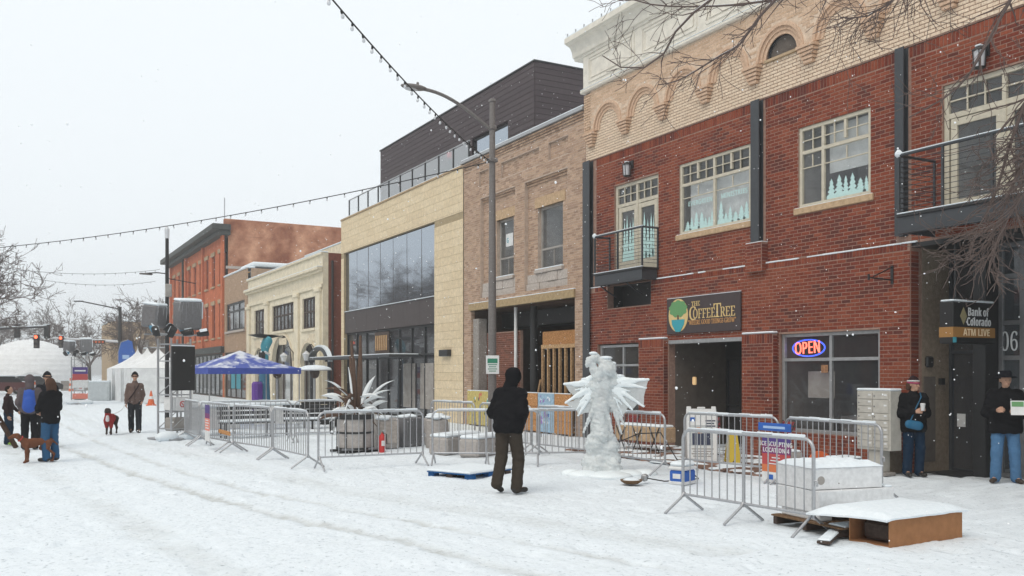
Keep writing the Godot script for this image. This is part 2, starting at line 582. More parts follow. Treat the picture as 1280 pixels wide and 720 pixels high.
# ---------------------------------------------------------------- the setting
func snow_height(x: float, z: float) -> float:
	var h := nz.get_noise_2d(x * 6.0, z * 6.0) * 0.022 + nz.get_noise_2d(x * 24.0 + 50, z * 24.0) * 0.019 + nz.get_noise_2d(x * 60.0, z * 60.0 + 9.0) * 0.01
	# footprints, in the trodden parts
	var step := 1.0 - smoothstep(0.12, 0.24, foot.get_noise_2d(x, z * 0.7) + 1.0)
	h -= step * 0.03 * clampf(nz.get_noise_2d(x * 2.5, z * 2.5 + 40.0) * 2.0 + 0.65, 0.0, 1.0)
	return h - tracks(x, z) * 0.03

# wheel ruts and trodden lanes running down the street
func tracks(x: float, z: float) -> float:
	var s := 0.0
	for r in RUTS:
		var p: Array = r[0]
		for i in p.size() - 1:
			if z >= p[i].y and z <= p[i + 1].y:
				var c: float = lerpf(p[i].x, p[i + 1].x, (z - p[i].y) / (p[i + 1].y - p[i].y))
				var d: float = absf(x - c + nz.get_noise_2d(x * 16.0, z * 16.0) * 0.1)
				s = maxf(s, r[2] * (1.0 - smoothstep(r[1] * 0.4, r[1] * 1.5, d)) * clampf(0.8 + nz.get_noise_2d(x * 3.0 + 7.0, z * 5.0) * 1.2, 0.15, 1.0))
	return s

const RUTS := [
	[[Vector2(-0.5, -60.0), Vector2(1.2, -26.0), Vector2(2.05, -18.0), Vector2(2.6, -14.4), Vector2(2.98, -12.06), Vector2(3.78, -9.34), Vector2(4.12, -7.45), Vector2(5.0, -4.0)], 0.1, 1.0],
	[[Vector2(0.9, -60.0), Vector2(2.2, -26.0), Vector2(2.85, -18.0), Vector2(3.33, -14.5), Vector2(4.2, -11.2), Vector2(5.2, -7.5), Vector2(6.2, -4.0)], 0.08, 0.7],
	[[Vector2(-1.2, -60.0), Vector2(0.2, -24.0), Vector2(0.9, -16.0), Vector2(1.5, -11.0), Vector2(2.2, -5.0)], 0.22, 0.4],
	[[Vector2(2.0, -60.0), Vector2(3.3, -24.0), Vector2(4.6, -14.0), Vector2(6.4, -7.0)], 0.3, 0.3]]

func build_ground() -> void:
	var xs := PackedFloat32Array()
	var zs := PackedFloat32Array()
	var x := -900.0
	while x < 900.0:
		xs.append(x)
		x += 0.065 if x > -0.5 and x < 10.5 else (0.3 if x > -8.0 and x < 15.0 else maxf(0.6, (absf(x - 3.0)) * 0.25))
	var z := 300.0
	while z > -1200.0:
		zs.append(z)
		z -= 0.07 if z < -5.0 and z > -19.0 else (0.22 if z < 0.0 and z > -34.0 else maxf(0.6, absf(z + 10.0) * 0.05 if z > -100.0 else absf(z + 10.0) * 0.2))
	var b := MB.new()
	var w := xs.size()
	for j in zs.size():
		for i in w:
			var px := xs[i]
			var pz := zs[j]
			var near: bool = absf(px - 4.0) < 30.0 and absf(pz + 30.0) < 60.0
			var y := snow_height(px, pz) if near else 0.0
			var tr := tracks(px, pz) if near else 0.0
			var e := 0.06
			var nn := Vector3.UP
			if near:
				nn = Vector3(y - snow_height(px + e, pz), e, y - snow_height(px, pz + e)).normalized()
			# thin, trodden snow lets grey road grit through
			var grit := clampf(nz.get_noise_2d(px * 45.0, pz * 45.0) * 1.4 + nz.get_noise_2d(px * 7.0, pz * 4.0) * 0.9, -0.6, 0.8)
			var dirt := clampf(tr * (0.55 + 0.35 * grit) + maxf(0.0, grit - 0.45) * 0.12, 0.0, 0.6)
			b.v.append(Vector3(px, y, pz))
			b.n.append(nn)
			b.c.append(Color(0.775, 0.835, 0.88).lerp(Color(0.40, 0.40, 0.37), dirt))
	for j in zs.size() - 1:
		for i in w - 1:
			var a := j * w + i
			b.ix.append_array(PackedInt32Array([a, a + w, a + w + 1, a, a + w + 1, a + 1]))
	var m := vm("ground_snow", 0.75, "snowg", 0.33, 0.0)
	m.normal_enabled = true
	m.normal_texture = T["snowb"]
	m.normal_scale = 0.7
	struct("snow_ground", b.mesh(), m)

# ---------------------------------------------------------------- facade helpers; a building's own x runs along the street towards the camera, y up, z out of the facade
func facade(z_left: float, called: String, label: String, px := 14.34) -> Node3D:
	return thing(called, label, "building", Vector3(px, 0, z_left), -PI / 2)

func in_any(u: float, v: float, open: Array) -> bool:
	for o in open:
		if u > o[0] and u < o[1] and v > o[2] and v < o[3]:
			return true
	return false

# a wall face with rectangular openings and their reveals, at depth n
func wall_face(b: MB, u0: float, u1: float, v0: float, v1: float, open: Array, n: float, reveal := 0.12) -> void:
	var us := [u0, u1]
	var vs := [v0, v1]
	for o in open:
		for q in [o[0], o[1]]:
			if q > u0 and q < u1 and not us.has(q):
				us.append(q)
		for q in [o[2], o[3]]:
			if q > v0 and q < v1 and not vs.has(q):
				vs.append(q)
	us.sort()
	vs.sort()
	for i in us.size() - 1:
		for j in vs.size() - 1:
			if not in_any((us[i] + us[i + 1]) / 2, (vs[j] + vs[j + 1]) / 2, open):
				b.quad(Vector3(us[i], vs[j], n), Vector3(us[i + 1], vs[j], n), Vector3(us[i + 1], vs[j + 1], n), Vector3(us[i], vs[j + 1], n))
	for o in open:
		var m := n - reveal
		b.quad(Vector3(o[0], o[2], m), Vector3(o[0], o[2], n), Vector3(o[0], o[3], n), Vector3(o[0], o[3], m))
		b.quad(Vector3(o[1], o[2], n), Vector3(o[1], o[2], m), Vector3(o[1], o[3], m), Vector3(o[1], o[3], n))
		b.quad(Vector3(o[0], o[3], n), Vector3(o[1], o[3], n), Vector3(o[1], o[3], m), Vector3(o[0], o[3], m))
		b.quad(Vector3(o[0], o[2], m), Vector3(o[1], o[2], m), Vector3(o[1], o[2], n), Vector3(o[0], o[2], n))

# the room behind an opening: open towards the facade, closed on its other sides
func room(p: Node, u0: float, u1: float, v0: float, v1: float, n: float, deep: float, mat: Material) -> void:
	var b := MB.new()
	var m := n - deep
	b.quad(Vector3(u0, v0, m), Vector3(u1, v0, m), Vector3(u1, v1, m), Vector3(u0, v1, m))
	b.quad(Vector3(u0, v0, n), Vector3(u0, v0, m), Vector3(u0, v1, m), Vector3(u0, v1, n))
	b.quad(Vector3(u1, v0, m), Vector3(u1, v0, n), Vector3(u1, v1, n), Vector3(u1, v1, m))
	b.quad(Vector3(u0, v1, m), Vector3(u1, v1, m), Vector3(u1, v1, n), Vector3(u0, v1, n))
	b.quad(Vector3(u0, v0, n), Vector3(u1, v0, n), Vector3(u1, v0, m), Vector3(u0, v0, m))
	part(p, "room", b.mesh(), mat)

# roof, back and flanks of the block behind a facade
func hull(p: Node, w: float, h: float, deep: float, mat: Material, n := -0.3) -> void:
	var b := MB.new()
	b.quad(Vector3(w, 0, n), Vector3(w, 0, -deep), Vector3(w, h, -deep), Vector3(w, h, n))
	b.quad(Vector3(0, 0, -deep), Vector3(0, 0, n), Vector3(0, h, n), Vector3(0, h, -deep))
	b.quad(Vector3(w, 0, -deep), Vector3(0, 0, -deep), Vector3(0, h, -deep), Vector3(w, h, -deep))
	part(p, "side_wall", b.mesh(), mat)
	bl(p, "roof", 0.02, w - 0.02, h - 0.5, h - 0.25, -deep + 0.02, n - 0.02, M["snow"], 0.0)

# bricks in running bond over a wall, minus its openings; returns transforms
func bond(u0: float, u1: float, v0: float, v1: float, open: Array, n: float, bl_ := 0.215, bh := 0.0715, gap := 0.014, proud := 0.006) -> Array:
	var out := []
	var row := 0
	var v := v0
	while v + bh * 0.6 <= v1:
		var top := minf(v + bh, v1)
		var mid := (v + top) / 2
		var segs := [[u0, u1]]
		for o in open:
			if mid > o[2] and mid < o[3]:
				var nxt := []
				for s in segs:
					if o[1] <= s[0] or o[0] >= s[1]:
						nxt.append(s)
						continue
					if o[0] > s[0]:
						nxt.append([s[0], o[0]])
					if o[1] < s[1]:
						nxt.append([o[1], s[1]])
				segs = nxt
		for s in segs:
			var k := floorf(s[0] / bl_) - 1.0
			while true:
				var a: float = (k + 0.5 * (row % 2)) * bl_
				k += 1.0
				if a >= s[1]:
					break
				var c := maxf(a, s[0])
				var d := minf(a + bl_, s[1])
				if d - c < 0.035:
					continue
				var t := Transform3D(Basis.from_scale(Vector3(d - c - gap, top - v - gap, 1.0)), Vector3((c + d) / 2, mid, n + proud * rng.randf_range(0.75, 1.1)))
				out.append(t)
		v += bh
		row += 1
	return out

func brick_mesh() -> Mesh:
	if not cache.has("brick"):
		# unit brick: 1 x 1 face, 5 sides, with worn (chamfered) edges
		var b := MB.new()
		var i := 0.44
		var w := 0.485
		var q := [Vector3(-w, -i, 0), Vector3(w, -i, 0), Vector3(w, i, 0), Vector3(-w, i, 0)]
		var e := [Vector3(-0.5, -0.5, -0.004), Vector3(0.5, -0.5, -0.004), Vector3(0.5, 0.5, -0.004), Vector3(-0.5, 0.5, -0.004)]
		var f := [Vector3(-0.5, -0.5, -0.02), Vector3(0.5, -0.5, -0.02), Vector3(0.5, 0.5, -0.02), Vector3(-0.5, 0.5, -0.02)]
		b.quad(q[0], q[1], q[2], q[3])
		for k in 4:
			var l := (k + 1) % 4
			b.quad(e[k], e[l], q[l], q[k])
			b.quad(f[k], f[l], e[l], e[k])
		cache["brick"] = b.mesh()
	return cache["brick"]

func swarm(p: Node, called: String, m: Mesh, ts: Array, cols: Array, mat: Material) -> MultiMeshInstance3D:
	var mm := MultiMesh.new()
	mm.transform_format = MultiMesh.TRANSFORM_3D
	mm.use_colors = true
	mm.mesh = m
	mm.instance_count = ts.size()
	for i in ts.size():
		mm.set_instance_transform(i, ts[i])
		mm.set_instance_color(i, cols[i])
	var o := MultiMeshInstance3D.new()
	o.name = called
	o.multimesh = mm
	o.material_override = mat
	o.set_meta("kind", "stuff")
	p.add_child(o, true)
	return o

func tones(n: int, base: Array, jit := 0.12) -> Array:
	var out := []
	for i in n:
		var c: Color = base[rng.randi() % base.size()]
		var k := rng.randf_range(1.0 - jit, 1.0 + jit)
		out.append(Color(c.r * k, c.g * k, c.b * k))
	return out

# window: the frame is the part, mullions and panes its sub-parts. cu / cv: places of the dividers
func window(p: Node, called: String, u0: float, u1: float, v0: float, v1: float, n: float, fm: Material, gm: Material, cu := [], cv := [], fw := 0.06, mw := 0.045, deep := 0.07) -> MeshInstance3D:
	var b := MB.new()
	b.box(Vector3(u0 + fw / 2, (v0 + v1) / 2, n), Vector3(fw, v1 - v0, deep), 0.006)
	b.box(Vector3(u1 - fw / 2, (v0 + v1) / 2, n), Vector3(fw, v1 - v0, deep), 0.006)
	b.box(Vector3((u0 + u1) / 2, v0 + fw / 2, n), Vector3(u1 - u0 - 2 * fw, fw, deep), 0.006)
	b.box(Vector3((u0 + u1) / 2, v1 - fw / 2, n), Vector3(u1 - u0 - 2 * fw, fw, deep), 0.006)
	var o := part(p, called, b.mesh(), fm)
	for c in cu:
		bx(o, "mullion", Vector3(c, (v0 + v1) / 2, n), Vector3(mw, v1 - v0 - 2 * fw, deep * 0.85), fm)
	for c in cv:
		bx(o, "transom_bar", Vector3((u0 + u1) / 2, c, n), Vector3(u1 - u0 - 2 * fw, mw, deep * 0.8), fm)
	var us := [u0 + fw] + cu + [u1 - fw]
	var vs := [v0 + fw] + cv + [v1 - fw]
	for i in us.size() - 1:
		for j in vs.size() - 1:
			pane(o, us[i], us[i + 1], vs[j], vs[j + 1], n - deep * 0.2, gm)
	return o

func pane(o: Node, u0: float, u1: float, v0: float, v1: float, n: float, gm: Material) -> void:
	var key := "q%.3f,%.3f" % [u1 - u0, v1 - v0]
	if not cache.has(key):
		var b := MB.new()
		var w := (u1 - u0) / 2
		var h := (v1 - v0) / 2
		b.quad(Vector3(-w, -h, 0), Vector3(w, -h, 0), Vector3(w, h, 0), Vector3(-w, h, 0))
		cache[key] = b.mesh()
	part(o, "pane", cache[key], gm, Vector3((u0 + u1) / 2, (v0 + v1) / 2, n), Vector3(rng.randf_range(-0.003, 0.003), rng.randf_range(-0.004, 0.004), 0))

func muntins(o: Node, u0: float, u1: float, v0: float, v1: float, n: float, nu: int, nv: int, fm: Material, w := 0.022) -> void:
	for i in range(1, nu):
		bx(o, "muntin", Vector3(lerpf(u0, u1, float(i) / nu), (v0 + v1) / 2, n), Vector3(w, v1 - v0, 0.035), fm, 0.003)
	for j in range(1, nv):
		bx(o, "muntin", Vector3((u0 + u1) / 2, lerpf(v0, v1, float(j) / nv), n), Vector3(u1 - u0, w, 0.03), fm, 0.003)

# a row of cut-out fir trees stuck on a window pane
func fir_decal(p: Node, u0: float, u1: float, v0: float, hmin: float, hmax: float, n: float) -> void:
	var u := u0
	while u < u1 - 0.08:
		var w := minf(rng.randf_range(0.16, 0.28), u1 - u)
		var h := rng.randf_range(hmin, hmax)
		var poly := PackedVector2Array([Vector2(u, v0), Vector2(u + w, v0)])
		var c := u + w / 2
		for s in [1.0, -1.0]:
			for q in 4:
				var k: int = q if s > 0 else 3 - q
				var y0 := v0 + h * (0.15 + 0.2 * k)
				var wide := w * 0.5 * (1.0 - 0.2 * k)
				var pts := [Vector2(c + s * wide, y0), Vector2(c + s * wide * 0.45, y0 + h * 0.13)]
				if s < 0:
					pts.reverse()
				poly.append_array(PackedVector2Array(pts))
			if s > 0:
				poly.append(Vector2(c, v0 + h))
		var b := MB.new()
		b.prism(poly, 0.0, 0.002)
		part(p, "fir_decal", b.mesh(), M["mint"], Vector3(0, 0, n + 0.003 * (rng.randi() % 3)))
		u += w * 0.72

func lantern(p: Node, u: float, v: float) -> void:
	var o := bx(p, "wall_lantern", Vector3(u, v + 0.34, 0.02), Vector3(0.16, 0.2, 0.04), M["iron"])
	var b := MB.new()
	b.tube([Vector3(u, v + 0.36, 0.04), Vector3(u, v + 0.42, 0.1), Vector3(u, v + 0.4, 0.17)], 0.012, 6)
	b.lathe([Vector2(0.001, v), Vector2(0.09, v + 0.02), Vector2(0.1, v + 0.04), Vector2(0.1, v + 0.04)], 6, Vector3(u, 0, 0.17))
	b.lathe([Vector2(0.13, v + 0.31), Vector2(0.12, v + 0.33), Vector2(0.04, v + 0.39), Vector2(0.001, v + 0.4)], 6, Vector3(u, 0, 0.17))
	for k in 6:
		var a := TAU * k / 6
		b.tube([Vector3(u + cos(a) * 0.095, v + 0.03, 0.17 + sin(a) * 0.095), Vector3(u + cos(a) * 0.115, v + 0.32, 0.17 + sin(a) * 0.115)], 0.009, 4)
	part(o, "lantern_cage", b.mesh(), M["iron"])
	var g := MB.new()
	g.lathe([Vector2(0.085, v + 0.04), Vector2(0.105, v + 0.31)], 6, Vector3(u, 0, 0.17))
	part(o, "lantern_glass", g.mesh(), M["frost"] if M.has("frost") else M["dark_pane"])
	bx(o, "snow_cap", Vector3(u, v + 0.395, 0.17), Vector3(0.11, 0.03, 0.11), M["snow"], 0.012)
	# the lantern was modelled round the wall's own origin; its back plate sits at its own place
	for c in o.get_children():
		c.position -= o.position if c.name != "snow_cap" else o.position

# ---------------------------------------------------------------- the red brick corner block with cafe and bank
func build_cafe_block() -> void:
	var W := 16.6
	var p := facade(-21.6, "brick_building", "two-storey red brick block with tan arched frieze and cream cornice")
	var corner := 10.58
	var up_open := [[1.35, 3.24, 4.45, 6.81], [4.05, 6.48, 5.15, 6.86], [7.87, 9.67, 5.2, 6.85], [11.19, 14.4, 4.5, 6.82]]
	var lo_open := [[0.62, 2.68, 0.75, 2.6], [3.71, 6.4, 0.0, 2.62], [7.38, 9.92, 0.6, 2.63], [1.1, 3.0, 3.55, 4.16]]
	var b := MB.new()
	wall_face(b, 0.0, W, 4.16, 7.71, up_open, 0.0, 0.16)
	wall_face(b, 0.0, corner, 0.0, 4.16, lo_open, 0.05, 0.2)
	b.quad(Vector3(0, 4.16, 0.05), Vector3(corner, 4.16, 0.05), Vector3(corner, 4.16, 0.0), Vector3(0, 4.16, 0.0))
	wall_face(b, 0.0, W, 7.71, 9.62, [[7.0, 7.88, 8.5, 8.92]], 0.02, 0.1)
	# return into the bank's recess
	b.quad(Vector3(corner, 0, 0.05), Vector3(corner, 0, -0.26), Vector3(corner, 4.2, -0.26), Vector3(corner, 4.2, 0.05))
	var wl := part(p, "wall", b.mesh(), M["mortar"])
	# bricks
	var ts := bond(0.5, W, 4.20, 7.71 - 0.21, up_open + [[6.55, 6.94, 4.5, 7.71], [10.25, 10.56, 4.2, 7.71]], 0.0)
	ts += bond(0.02, corner, 0.02, 4.03, lo_open + [[2.62, 3.71, 0.0, 2.68], [6.4, 7.33, 0.0, 2.68]], 0.05)
	# brick piers standing proud of the shop front
	for pr in [[2.66, 3.67], [6.4, 7.33]]:
		var pb := MB.new()
		pb.box(Vector3((pr[0] + pr[1]) / 2, 1.32, 0.08), Vector3(pr[1] - pr[0], 2.64, 0.2))
		part(p, "pier", pb.mesh(), M["mortar"])
		ts += bond(pr[0], pr[1], 0.02, 2.44, [], 0.18)
		for k in int((pr[1] - pr[0]) / 0.0765):
			ts.append(Transform3D(Basis.from_scale(Vector3(0.062, 0.2, 1)), Vector3(pr[0] + 0.04 + k * 0.0765, 2.55, 0.187)))
		for q in 36:
			ts.append(Transform3D(Basis(Vector3(0, 0, -1) * 0.19, Vector3(0, 0.06, 0), Vector3(1, 0, 0)), Vector3(pr[1] + 0.006, 0.04 + q * 0.0725, 0.08)))
		bl(p, "snow_cap", pr[0] - 0.01, pr[1] + 0.01, 2.655, 2.70, -0.0, 0.19, M["snow"], 0.02)
	# soldier courses: under the frieze, and along the ledge
	for k in int((W - 0.5) / 0.0765):
		var u := 0.54 + k * 0.0765
		if not in_any(u, 7.6, [[6.55, 6.94, 4.5, 7.71], [10.25, 10.56, 4.5, 7.71]]):
			ts.append(Transform3D(Basis.from_scale(Vector3(0.062, 0.19, 1)), Vector3(u, 7.605, 0.008)))
		if u < corner - 0.04 and not (u > 1.06 and u < 3.04):
			ts.append(Transform3D(Basis.from_scale(Vector3(0.062, 0.115, 1)), Vector3(u, 4.1, 0.06)))
	# brick return at the corner
	for q in 56:
		ts.append(Transform3D(Basis(Vector3(0, 0, -1) * 0.2, Vector3(0, 0.0595, 0), Vector3(1, 0, 0)), Vector3(corner + 0.006, 0.05 + q * 0.0715, -0.07)))
	# plinths the steel columns stand on
	for c in [[6.5, 7.0, 4.62]]:
		var pb := MB.new()
		pb.box(Vector3((c[0] + c[1]) / 2, (4.0 + c[2]) / 2, 0.06), Vector3(c[1] - c[0], c[2] - 4.0, 0.24))
		part(p, "plinth", pb.mesh(), M["mortar"])
		ts += bond(c[0], c[1], 4.0, c[2], [], 0.18)
		for q in 8:
			ts.append(Transform3D(Basis(Vector3(0, 0, -1) * 0.2, Vector3(0, 0.06, 0), Vector3(1, 0, 0)), Vector3(c[1] + 0.006, 4.04 + q * 0.0725, 0.07)))
		bl(p, "snow_cap", c[0], c[1], c[2], c[2] + 0.02, -0.04, 0.17, M["snow"], 0.008)
	lay_bricks(wl, p, ts, "red", 300)
	# snow lying on the ledge
	var sn := MB.new()
	for s in [[3.1, 6.5], [7.0, 10.5], [0.05, 1.08]]:
		var u: float = s[0]
		while u < s[1]:
			var d := rng.randf_range(0.15, 0.5)
			if rng.randf() < 0.8:
				sn.box(Vector3(u + d / 2, 4.168 + rng.randf() * 0.006, 0.045), Vector3(d, 0.02 + rng.randf() * 0.015, 0.05), 0.008)
			u += d
	var so := part(p, "ledge_snow", sn.mesh(), M["snow"])
	so.set_meta("kind", "stuff")
	# steel columns
	for c in [[0.0, 0.34, 0.0, 7.71], [6.62, 6.87, 4.63, 7.71], [10.31, 10.5, 4.3, 7.71]]:
		var sb := MB.new()
		var m: float = (c[0] + c[1]) / 2
		sb.box(Vector3(m, (c[2] + c[3]) / 2, 0.05), Vector3(0.02, c[3] - c[2], 0.14))
		for nn in [0.0, 0.125]:
			sb.box(Vector3(m, (c[2] + c[3]) / 2, nn), Vector3(c[1] - c[0], c[3] - c[2], 0.02))
		part(p, "steel_column", sb.mesh(), M["steel"])
	cafe_frieze(p, W)
	cafe_openings(p)
	cafe_balconies(p)
	bank_recess(p, W, corner)
	# block behind
	hull(p, W, 9.7, 24.0, M["far_red_dark"], -0.02)
	lantern(p, 2.14, 6.9)
	lantern(p, 12.0, 6.85)
	# wrought bracket that has lost its sign
	var br := bx(p, "sign_bracket", Vector3(10.2, 3.62, 0.065), Vector3(0.06, 0.34, 0.02), M["iron"])
	var bb := MB.new()
	bb.tube([Vector3(0, -0.1, 0), Vector3(0, -0.08, 0.62)], 0.014, 6)
	bb.tube([Vector3(0, 0.14, 0), Vector3(0, -0.06, 0.5)], 0.011, 6)
	bb.tube([Vector3(0, -0.13, 0.62), Vector3(0, -0.02, 0.62)], 0.02, 6)
	part(br, "arm", bb.mesh(), M["iron"])

# nearest bricks as single pieces, the rest as one mass
func lay_bricks(_wl: Node, p: Node3D, ts: Array, _key: String, most: int) -> void:
	var eye := p.transform.affine_inverse() * Vector3(0, 1.82, 0)
	var order := []
	for i in ts.size():
		order.append([ts[i].origin.distance_to(eye), i])
	order.sort_custom(func(a, b): return a[0] < b[0])
	# only bricks that stand in the picture's frame (left of u = 13.4) count as nearest
	var near := {}
	for q in order:
		var t: Transform3D = ts[q[1]]
		if t.origin.x < 12.6 and t.origin.z > -0.02 and near.size() < most and t.origin.y < 7.0 and t.origin.y > 0.5:
			near[q[1]] = true
	var rest := []
	for i in ts.size():
		if near.has(i):
			var o := MeshInstance3D.new()
			o.name = "brick"
			o.mesh = brick_mesh()
			o.material_override = M["red%d" % clampi(int(2.5 + 5.0 * wear(ts[i].origin) + rng.randf_range(-2.6, 2.6)), 0, 5)]
			o.transform = ts[i]
			p.add_child(o, true)
		else:
			rest.append(ts[i])
	var cols := []
	for t in rest:
		cols.append(REDS[clampi(int(2.5 + 5.0 * wear(t.origin) + rng.randf_range(-2.6, 2.6)), 0, 5)] * rng.randf_range(0.9, 1.1))
	swarm(p, "bricks", brick_mesh(), rest, cols, M["brick"])

# firing batches and old damp show as loose patches of paler or darker brick
func wear(p: Vector3) -> float:
	return nz.get_noise_2d(p.x * 5.0, p.y * 8.0) + 0.5 * nz.get_noise_2d(p.x * 22.0 + 9.0, p.y * 30.0)

const REDS := [Color(0.295, 0.084, 0.048), Color(0.265, 0.069, 0.040), Color(0.24, 0.060, 0.036), Color(0.215, 0.053, 0.034), Color(0.185, 0.048, 0.034), Color(0.145, 0.046, 0.037)]

func arc(cx: float, cy: float, r: float, a0: float, a1: float, k: int) -> PackedVector2Array:
	var o := PackedVector2Array()
	for i in k + 1:
		var a := lerpf(a0, a1, float(i) / k)
		o.append(Vector2(cx + cos(a) * r, cy + sin(a) * r))
	return o

func cafe_frieze(p: Node3D, W: float) -> void:
	var low := [Color(0.84, 0.685, 0.525), Color(0.81, 0.655, 0.50), Color(0.86, 0.71, 0.55)]
	var high := [Color(0.68, 0.49, 0.35), Color(0.63, 0.45, 0.315), Color(0.72, 0.53, 0.385)]
	var step := 1.575
	var arches := []
	var k := 0
	while 1.14 + step * k < W + 0.5:
		arches.append(1.14 + step * k)
		k += 1
	var sy := 8.48
	# flat lower field of bricks
	var hole := [[7.0, 7.88, 8.45, 8.95]]
	var lts := bond(0.02, W, 7.73, 9.05, hole, 0.026)
	swarm(p, "frieze_bricks", brick_mesh(), lts, tones(lts.size(), low, 0.05), M["brick"])
	# spandrel with the arches cut out, standing proud
	var ro := 0.66
	for i in arches.size():
		var c: float = arches[i]
		var a0 := maxf(0.0, c - step / 2)
		var a1 := minf(W, c + step / 2)
		if a1 - a0 < 0.9:
			continue
		var poly := PackedVector2Array([Vector2(a1, sy), Vector2(a1, 9.615), Vector2(a0, 9.615), Vector2(a0, sy)])
		poly.append_array(arc(c, sy, ro, PI, 0.0, 20))
		var b := MB.new()
		b.prism(poly, 0.022, 0.10)
		part(p, "spandrel", b.mesh(), M["mortar_pale"])
		# three stepped rings of the arch
		for q in [[0.44, 0.52, 0.055], [0.52, 0.6, 0.082], [0.6, 0.67, 0.125]]:
			var ring := arc(c, sy, q[1], 0.0, PI, 24)
			ring.append_array(arc(c, sy, q[0], PI, 0.0, 24))
			var rb := MB.new()
			rb.prism(ring, 0.03, q[2])
			part(p, "arch_ring", rb.mesh(), M["tan_brick"])
	var uts := []
	for t in bond(0.02, W, sy + 0.02, 9.6, [], 0.10):
		var keep := true
		var half: float = t.basis.x.length() / 2
		for c in arches:
			if c + step / 2 - 0.0 > W + 0.8:
				continue
			var dx: float = maxf(0.0, absf(t.origin.x - c) - half)
			if Vector2(dx, t.origin.y - 0.03 - sy).length() < 0.68:
				keep = false
		if keep:
			uts.append(t)
	swarm(p, "spandrel_bricks", brick_mesh(), uts, tones(uts.size(), high, 0.08), M["brick"])
	# corbels under the springers
	var cm := MB.new()
	for r in 5:
		var w := 0.24 + r * 0.055
		cm.box(Vector3(0, -0.36 + r * 0.075, 0.075 + r * 0.012), Vector3(w, 0.064, 0.1 + r * 0.024), 0.006)
	var cmesh := cm.mesh()
	k = 0
	while 0.35 + step * k < W:
		part(p, "corbel", cmesh, M["tan_brick"], Vector3(0.35 + step * k, sy, 0))
		k += 1
	# half-round light in the fifth arch
	var wf := MB.new()
	var fr := arc(7.44, 8.5, 0.44, 0.0, PI, 18)
	fr.append_array(arc(7.44, 8.53, 0.39, PI, 0.0, 18))
	wf.prism(fr, -0.06, -0.01)
	var wo := part(p, "arched_window", wf.mesh(), M["steel"])
	var gl := MB.new()
	gl.prism(arc(7.44, 8.51, 0.41, 0.0, PI, 18), -0.05, -0.04)
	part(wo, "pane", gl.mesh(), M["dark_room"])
	bl(p, "window_sill", 6.96, 7.92, 8.44, 8.5, -0.02, 0.08, M["far_tan"])
	# cornice: bed mould, panelled frieze, cove and crown
	bl(p, "bed_mould", -0.06, W, 9.62, 9.72, -0.1, 0.2, M["cream"], 0.03)
	bl(p, "snow_cap", -0.05, W, 9.72, 9.735, 0.1, 0.19, M["snow"], 0.006)
	bl(p, "cornice_board", -0.02, W, 9.735, 10.72, -0.2, 0.1, M["cream"])
	var u := 0.2
	while u < W:
		var fm := MB.new()
		for q in [[0.06, 0.07], [0.16, 0.035]]:
			var i0: float = q[0]
			var w2: float = q[1]
			fm.box(Vector3(u + 1.1, 9.84 + i0, 0.11), Vector3(2.2 - 2 * i0, w2, 0.03), 0.008)
			fm.box(Vector3(u + 1.1, 10.64 - i0, 0.11), Vector3(2.2 - 2 * i0, w2, 0.03), 0.008)
			fm.box(Vector3(u + i0, 10.24, 0.112), Vector3(w2, 0.8 - 2 * i0, 0.03), 0.008)
			fm.box(Vector3(u + 2.2 - i0, 10.24, 0.112), Vector3(w2, 0.8 - 2 * i0, 0.03), 0.008)
		part(p, "cornice_panel", fm.mesh(), M["cream"])
		u += 2.45
	var cp := PackedVector2Array([Vector2(-0.3, 10.66), Vector2(0.13, 10.66), Vector2(0.14, 10.72), Vector2(0.19, 10.73)])
	for i in 7:
		var a := i / 6.0 * PI / 2
		cp.append(Vector2(0.2 + 0.2 * (1.0 - cos(a)), 10.76 + 0.3 * sin(a)))
	cp.append_array(PackedVector2Array([Vector2(0.42, 11.08), Vector2(0.47, 11.1), Vector2(0.47, 11.24), Vector2(-0.3, 11.24)]))
	var cb := MB.new()
	# the profile is drawn in (out, up) and swept along the front, then a short return on the flank
	cb.xf = Transform3D(Basis(Vector3(0, 0, 1), Vector3(0, 1, 0), Vector3(-1, 0, 0)), Vector3(W, 0, 0))
	cb.prism(cp, 0.0, W + 0.42)
	part(p, "crown_mould", cb.mesh(), M["cream"])
	var cs := MB.new()
	u = -0.4
	while u < W:
		var d := rng.randf_range(0.2, 0.6)
		cs.box(Vector3(u + d / 2, 11.255 + rng.randf() * 0.015, 0.25), Vector3(d + 0.02, 0.05 + rng.randf() * 0.03, 0.4), 0.02)
		u += d
	var co := part(p, "cornice_snow", cs.mesh(), M["snow"])
	co.set_meta("kind", "stuff")
	# lamp clips along the crown
	u = -0.3
	while u < 5.0:
		bx(p, "lamp_clip", Vector3(u, 11.31, 0.44), Vector3(0.03, 0.09, 0.03), M["alu"])
		u += 0.42

